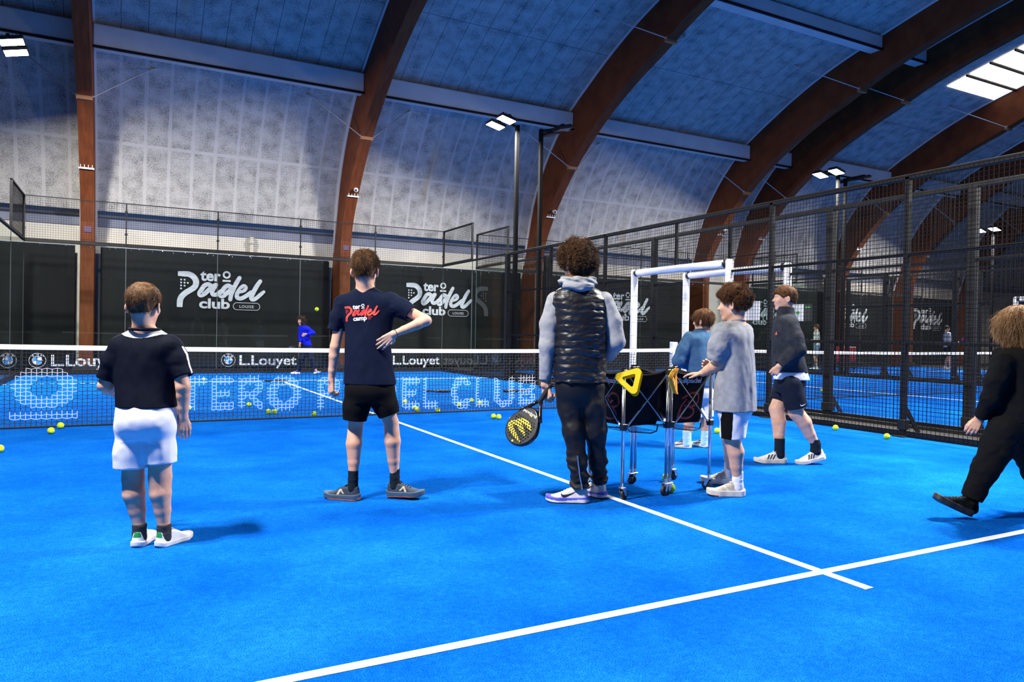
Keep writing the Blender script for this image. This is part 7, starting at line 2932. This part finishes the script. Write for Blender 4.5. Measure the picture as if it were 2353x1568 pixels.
    rm.tube([(cx + (x - cx) * 0.93, cy + (y - cy) * 0.93, zt - 0.026 * math.sin(PI * tt) + 0.004) for (i, tt, x, y) in per], 0.008, 6, closed=True)
    rm.build('rim_binding', M['cart_fabric'], bin_, smooth=True)
    pk = MB()
    zz = zb - 0.055
    pts = [(x0 + 0.06, y0 + 0.05, zb - 0.015), (x0 + 0.10, y0 + 0.05, zz + 0.005), (x1 - 0.10, y0 + 0.05, zz - 0.012), (x1 - 0.05, y0 + 0.05, zz + 0.0), (x1 - 0.04, y0 + 0.05, zb - 0.015)]
    pk.tube(pts, 0.005, 6)
    pk.tube([(x, y1 - 0.05, z) for x, y, z in pts], 0.005, 6)
    for k in range(9):
        x = x0 + 0.08 + k * (w - 0.14) / 8
        pk.wire((x, y0 + 0.05, zz + 0.002), (x, y1 - 0.05, zz + 0.002), 0.003)
    pk.build('mesh_pocket', M['black_plastic'], t)

    def art(o, ex, ln, nm):
        a = Flat()
        a.text('Bullpadel', -0.11, 0.0, 0.11, 0.036, 0.03, 0.95)
        a.xf(1, 1, 0, 0.10)
        a.drape('lettering', M['cart_word'], o, ex, UP, nm, bin_, bin_, lift=0.002, maxe=0.03, back=0.08)
        e = Flat()
        e.stroke([(-0.085, -0.10), (-0.06, -0.03), (-0.02, 0.02)], 0.016, 0)
        e.stroke([(-0.05, 0.03), (0.03, 0.07), (0.095, 0.06), (0.10, 0.0), (0.04, -0.03), (-0.03, -0.025)], 0.017, 0)
        e.stroke([(-0.03, -0.025), (0.05, -0.05), (0.06, -0.09), (0.0, -0.12), (-0.09, -0.11)], 0.017, 0)
        e.stroke([(0.0, 0.0), (0.045, 0.02)], 0.016, 0)
        e.xf(0.95, 0.95, 0, -0.04)
        e.drape('emblem', M['cart_red'], o, ex, UP, nm, bin_, bin_, lift=0.002, maxe=0.03, back=0.08)
    if front_logo:
        art(np.array([cx, y0 + 0.03, 0.68]), np.array([1.0, 0, 0]), w, np.array([0, -1.0, 0]))
    if left_logo:
        art(np.array([x0 + 0.03, cy, 0.68]), np.array([0, -1.0, 0]), d, np.array([-1.0, 0, 0]))
    return t


cart(0.02, -5.335, 'left ball cart with black bin and yellow markers hung on its legs', 'ball carts', front_logo=False)
cart(0.436, -5.325, 'right ball cart with black bin, where the boy in grey rests his hand', 'ball carts', cast=(190, 100, 20, 130), w=0.366, left_logo=False)


def marker(label, o, ax, ay, az, mat, bend=0.0, th=0.007):
    """flat triangular ring of rubber, hung by its hole; ax across, ay up, az thickness"""
    def ring(R, rc, n=7):
        p = []
        for k in range(3):
            a0 = PI / 2 + 2 * PI * k / 3
            c = (math.cos(a0) * (R - rc), math.sin(a0) * (R - rc))
            for q in range(n):
                a = a0 - PI / 3 + 2 * PI / 3 * q / (n - 1)
                p.append((c[0] + rc * math.cos(a), c[1] + rc * math.sin(a)))
        return p
    out, inn = ring(0.100, 0.027), ring(0.050, 0.010)
    n = len(out)
    pts = []
    for z in (0, th):
        for lst in (out, inn):
            for x, y in lst:
                y2 = -y
                bz = bend * ((y2 + 0.05) / 0.1) ** 2 * 0.05
                pts.append(np.array(o) + ax * x + ay * y2 + az * (z + bz))
    f = []
    for k in range(n):
        l = (k + 1) % n
        f += [(k, l, n + l, n + k), (2 * n + k, 3 * n + k, 3 * n + l, 2 * n + l), (k, 2 * n + k, 2 * n + l, l), (n + k, n + l, 3 * n + l, 3 * n + k)]
    b = MB()
    b.add(pts, f)
    return tag(b.build('floor_marker', mat, None), label, 'marker', 'triangular markers hung on the cart')


axx = nrm(RT * 0.95 + UP * 0.28)
ayy = nrm(UP * 0.9 - RT * 0.27 + AW * 0.30)
azz = nrm(np.cross(axx, ayy))
azz = azz * (1 if azz @ -AW > 0 else -1)
base = at_depth(1447, 873, 4.883 - 0.035)
names = ['front', 'second', 'third', 'rear']
for k in range(4):
    marker('%s yellow triangular marker of the stack hung on the nearest cart leg' % names[k], base - azz * 0.009 * k - UP * 0.0035 * k + RT * 0.0045 * k, axx, ayy, azz, M['mark_yellow'])
ax2 = nrm(AW * 0.80 + RT * 0.35 + UP * 0.1)
ay2 = nrm(UP * 0.92 - RT * 0.33)
az2 = nrm(np.cross(ax2, ay2))
az2 = az2 * (1 if az2 @ RT > 0 else -1)
base2 = at_depth(1536, 874, 5.06 - 0.035)
cn = ['left yellow', 'middle amber', 'right orange']
for k in range(3):
    marker('%s triangular marker of the stack hung where the two carts meet' % cn[k], base2 + az2 * 0.010 * k - UP * 0.006 * k, ax2, ay2, az2, M['mark_yellow'] if k < 1 else M['mark_orange'], bend=0.9)

# ================================================================ odds and ends beyond the fence
b = MB()
p = np.array([20.3, 8.6, 0])
t = thing('red_crate', 'small red crate on the ground beyond the second net', 'crate', tuple(p))
b.bbox(p + [-0.45, -0.2, 0.3], p + [0.45, 0.2, 0.85], 0.02)
b.build('bin', new_mat('red_plastic', (0.35, 0.02, 0.03), 0.5), t)
b = MB()
for sx in (-1, 1):
    for sy in (-1, 1):
        b.bbox(p + [sx * 0.4 - 0.02, sy * 0.17 - 0.02, 0], p + [sx * 0.4 + 0.02, sy * 0.17 + 0.02, 0.32], 0.004)
b.build('legs', M['black_metal'], t)
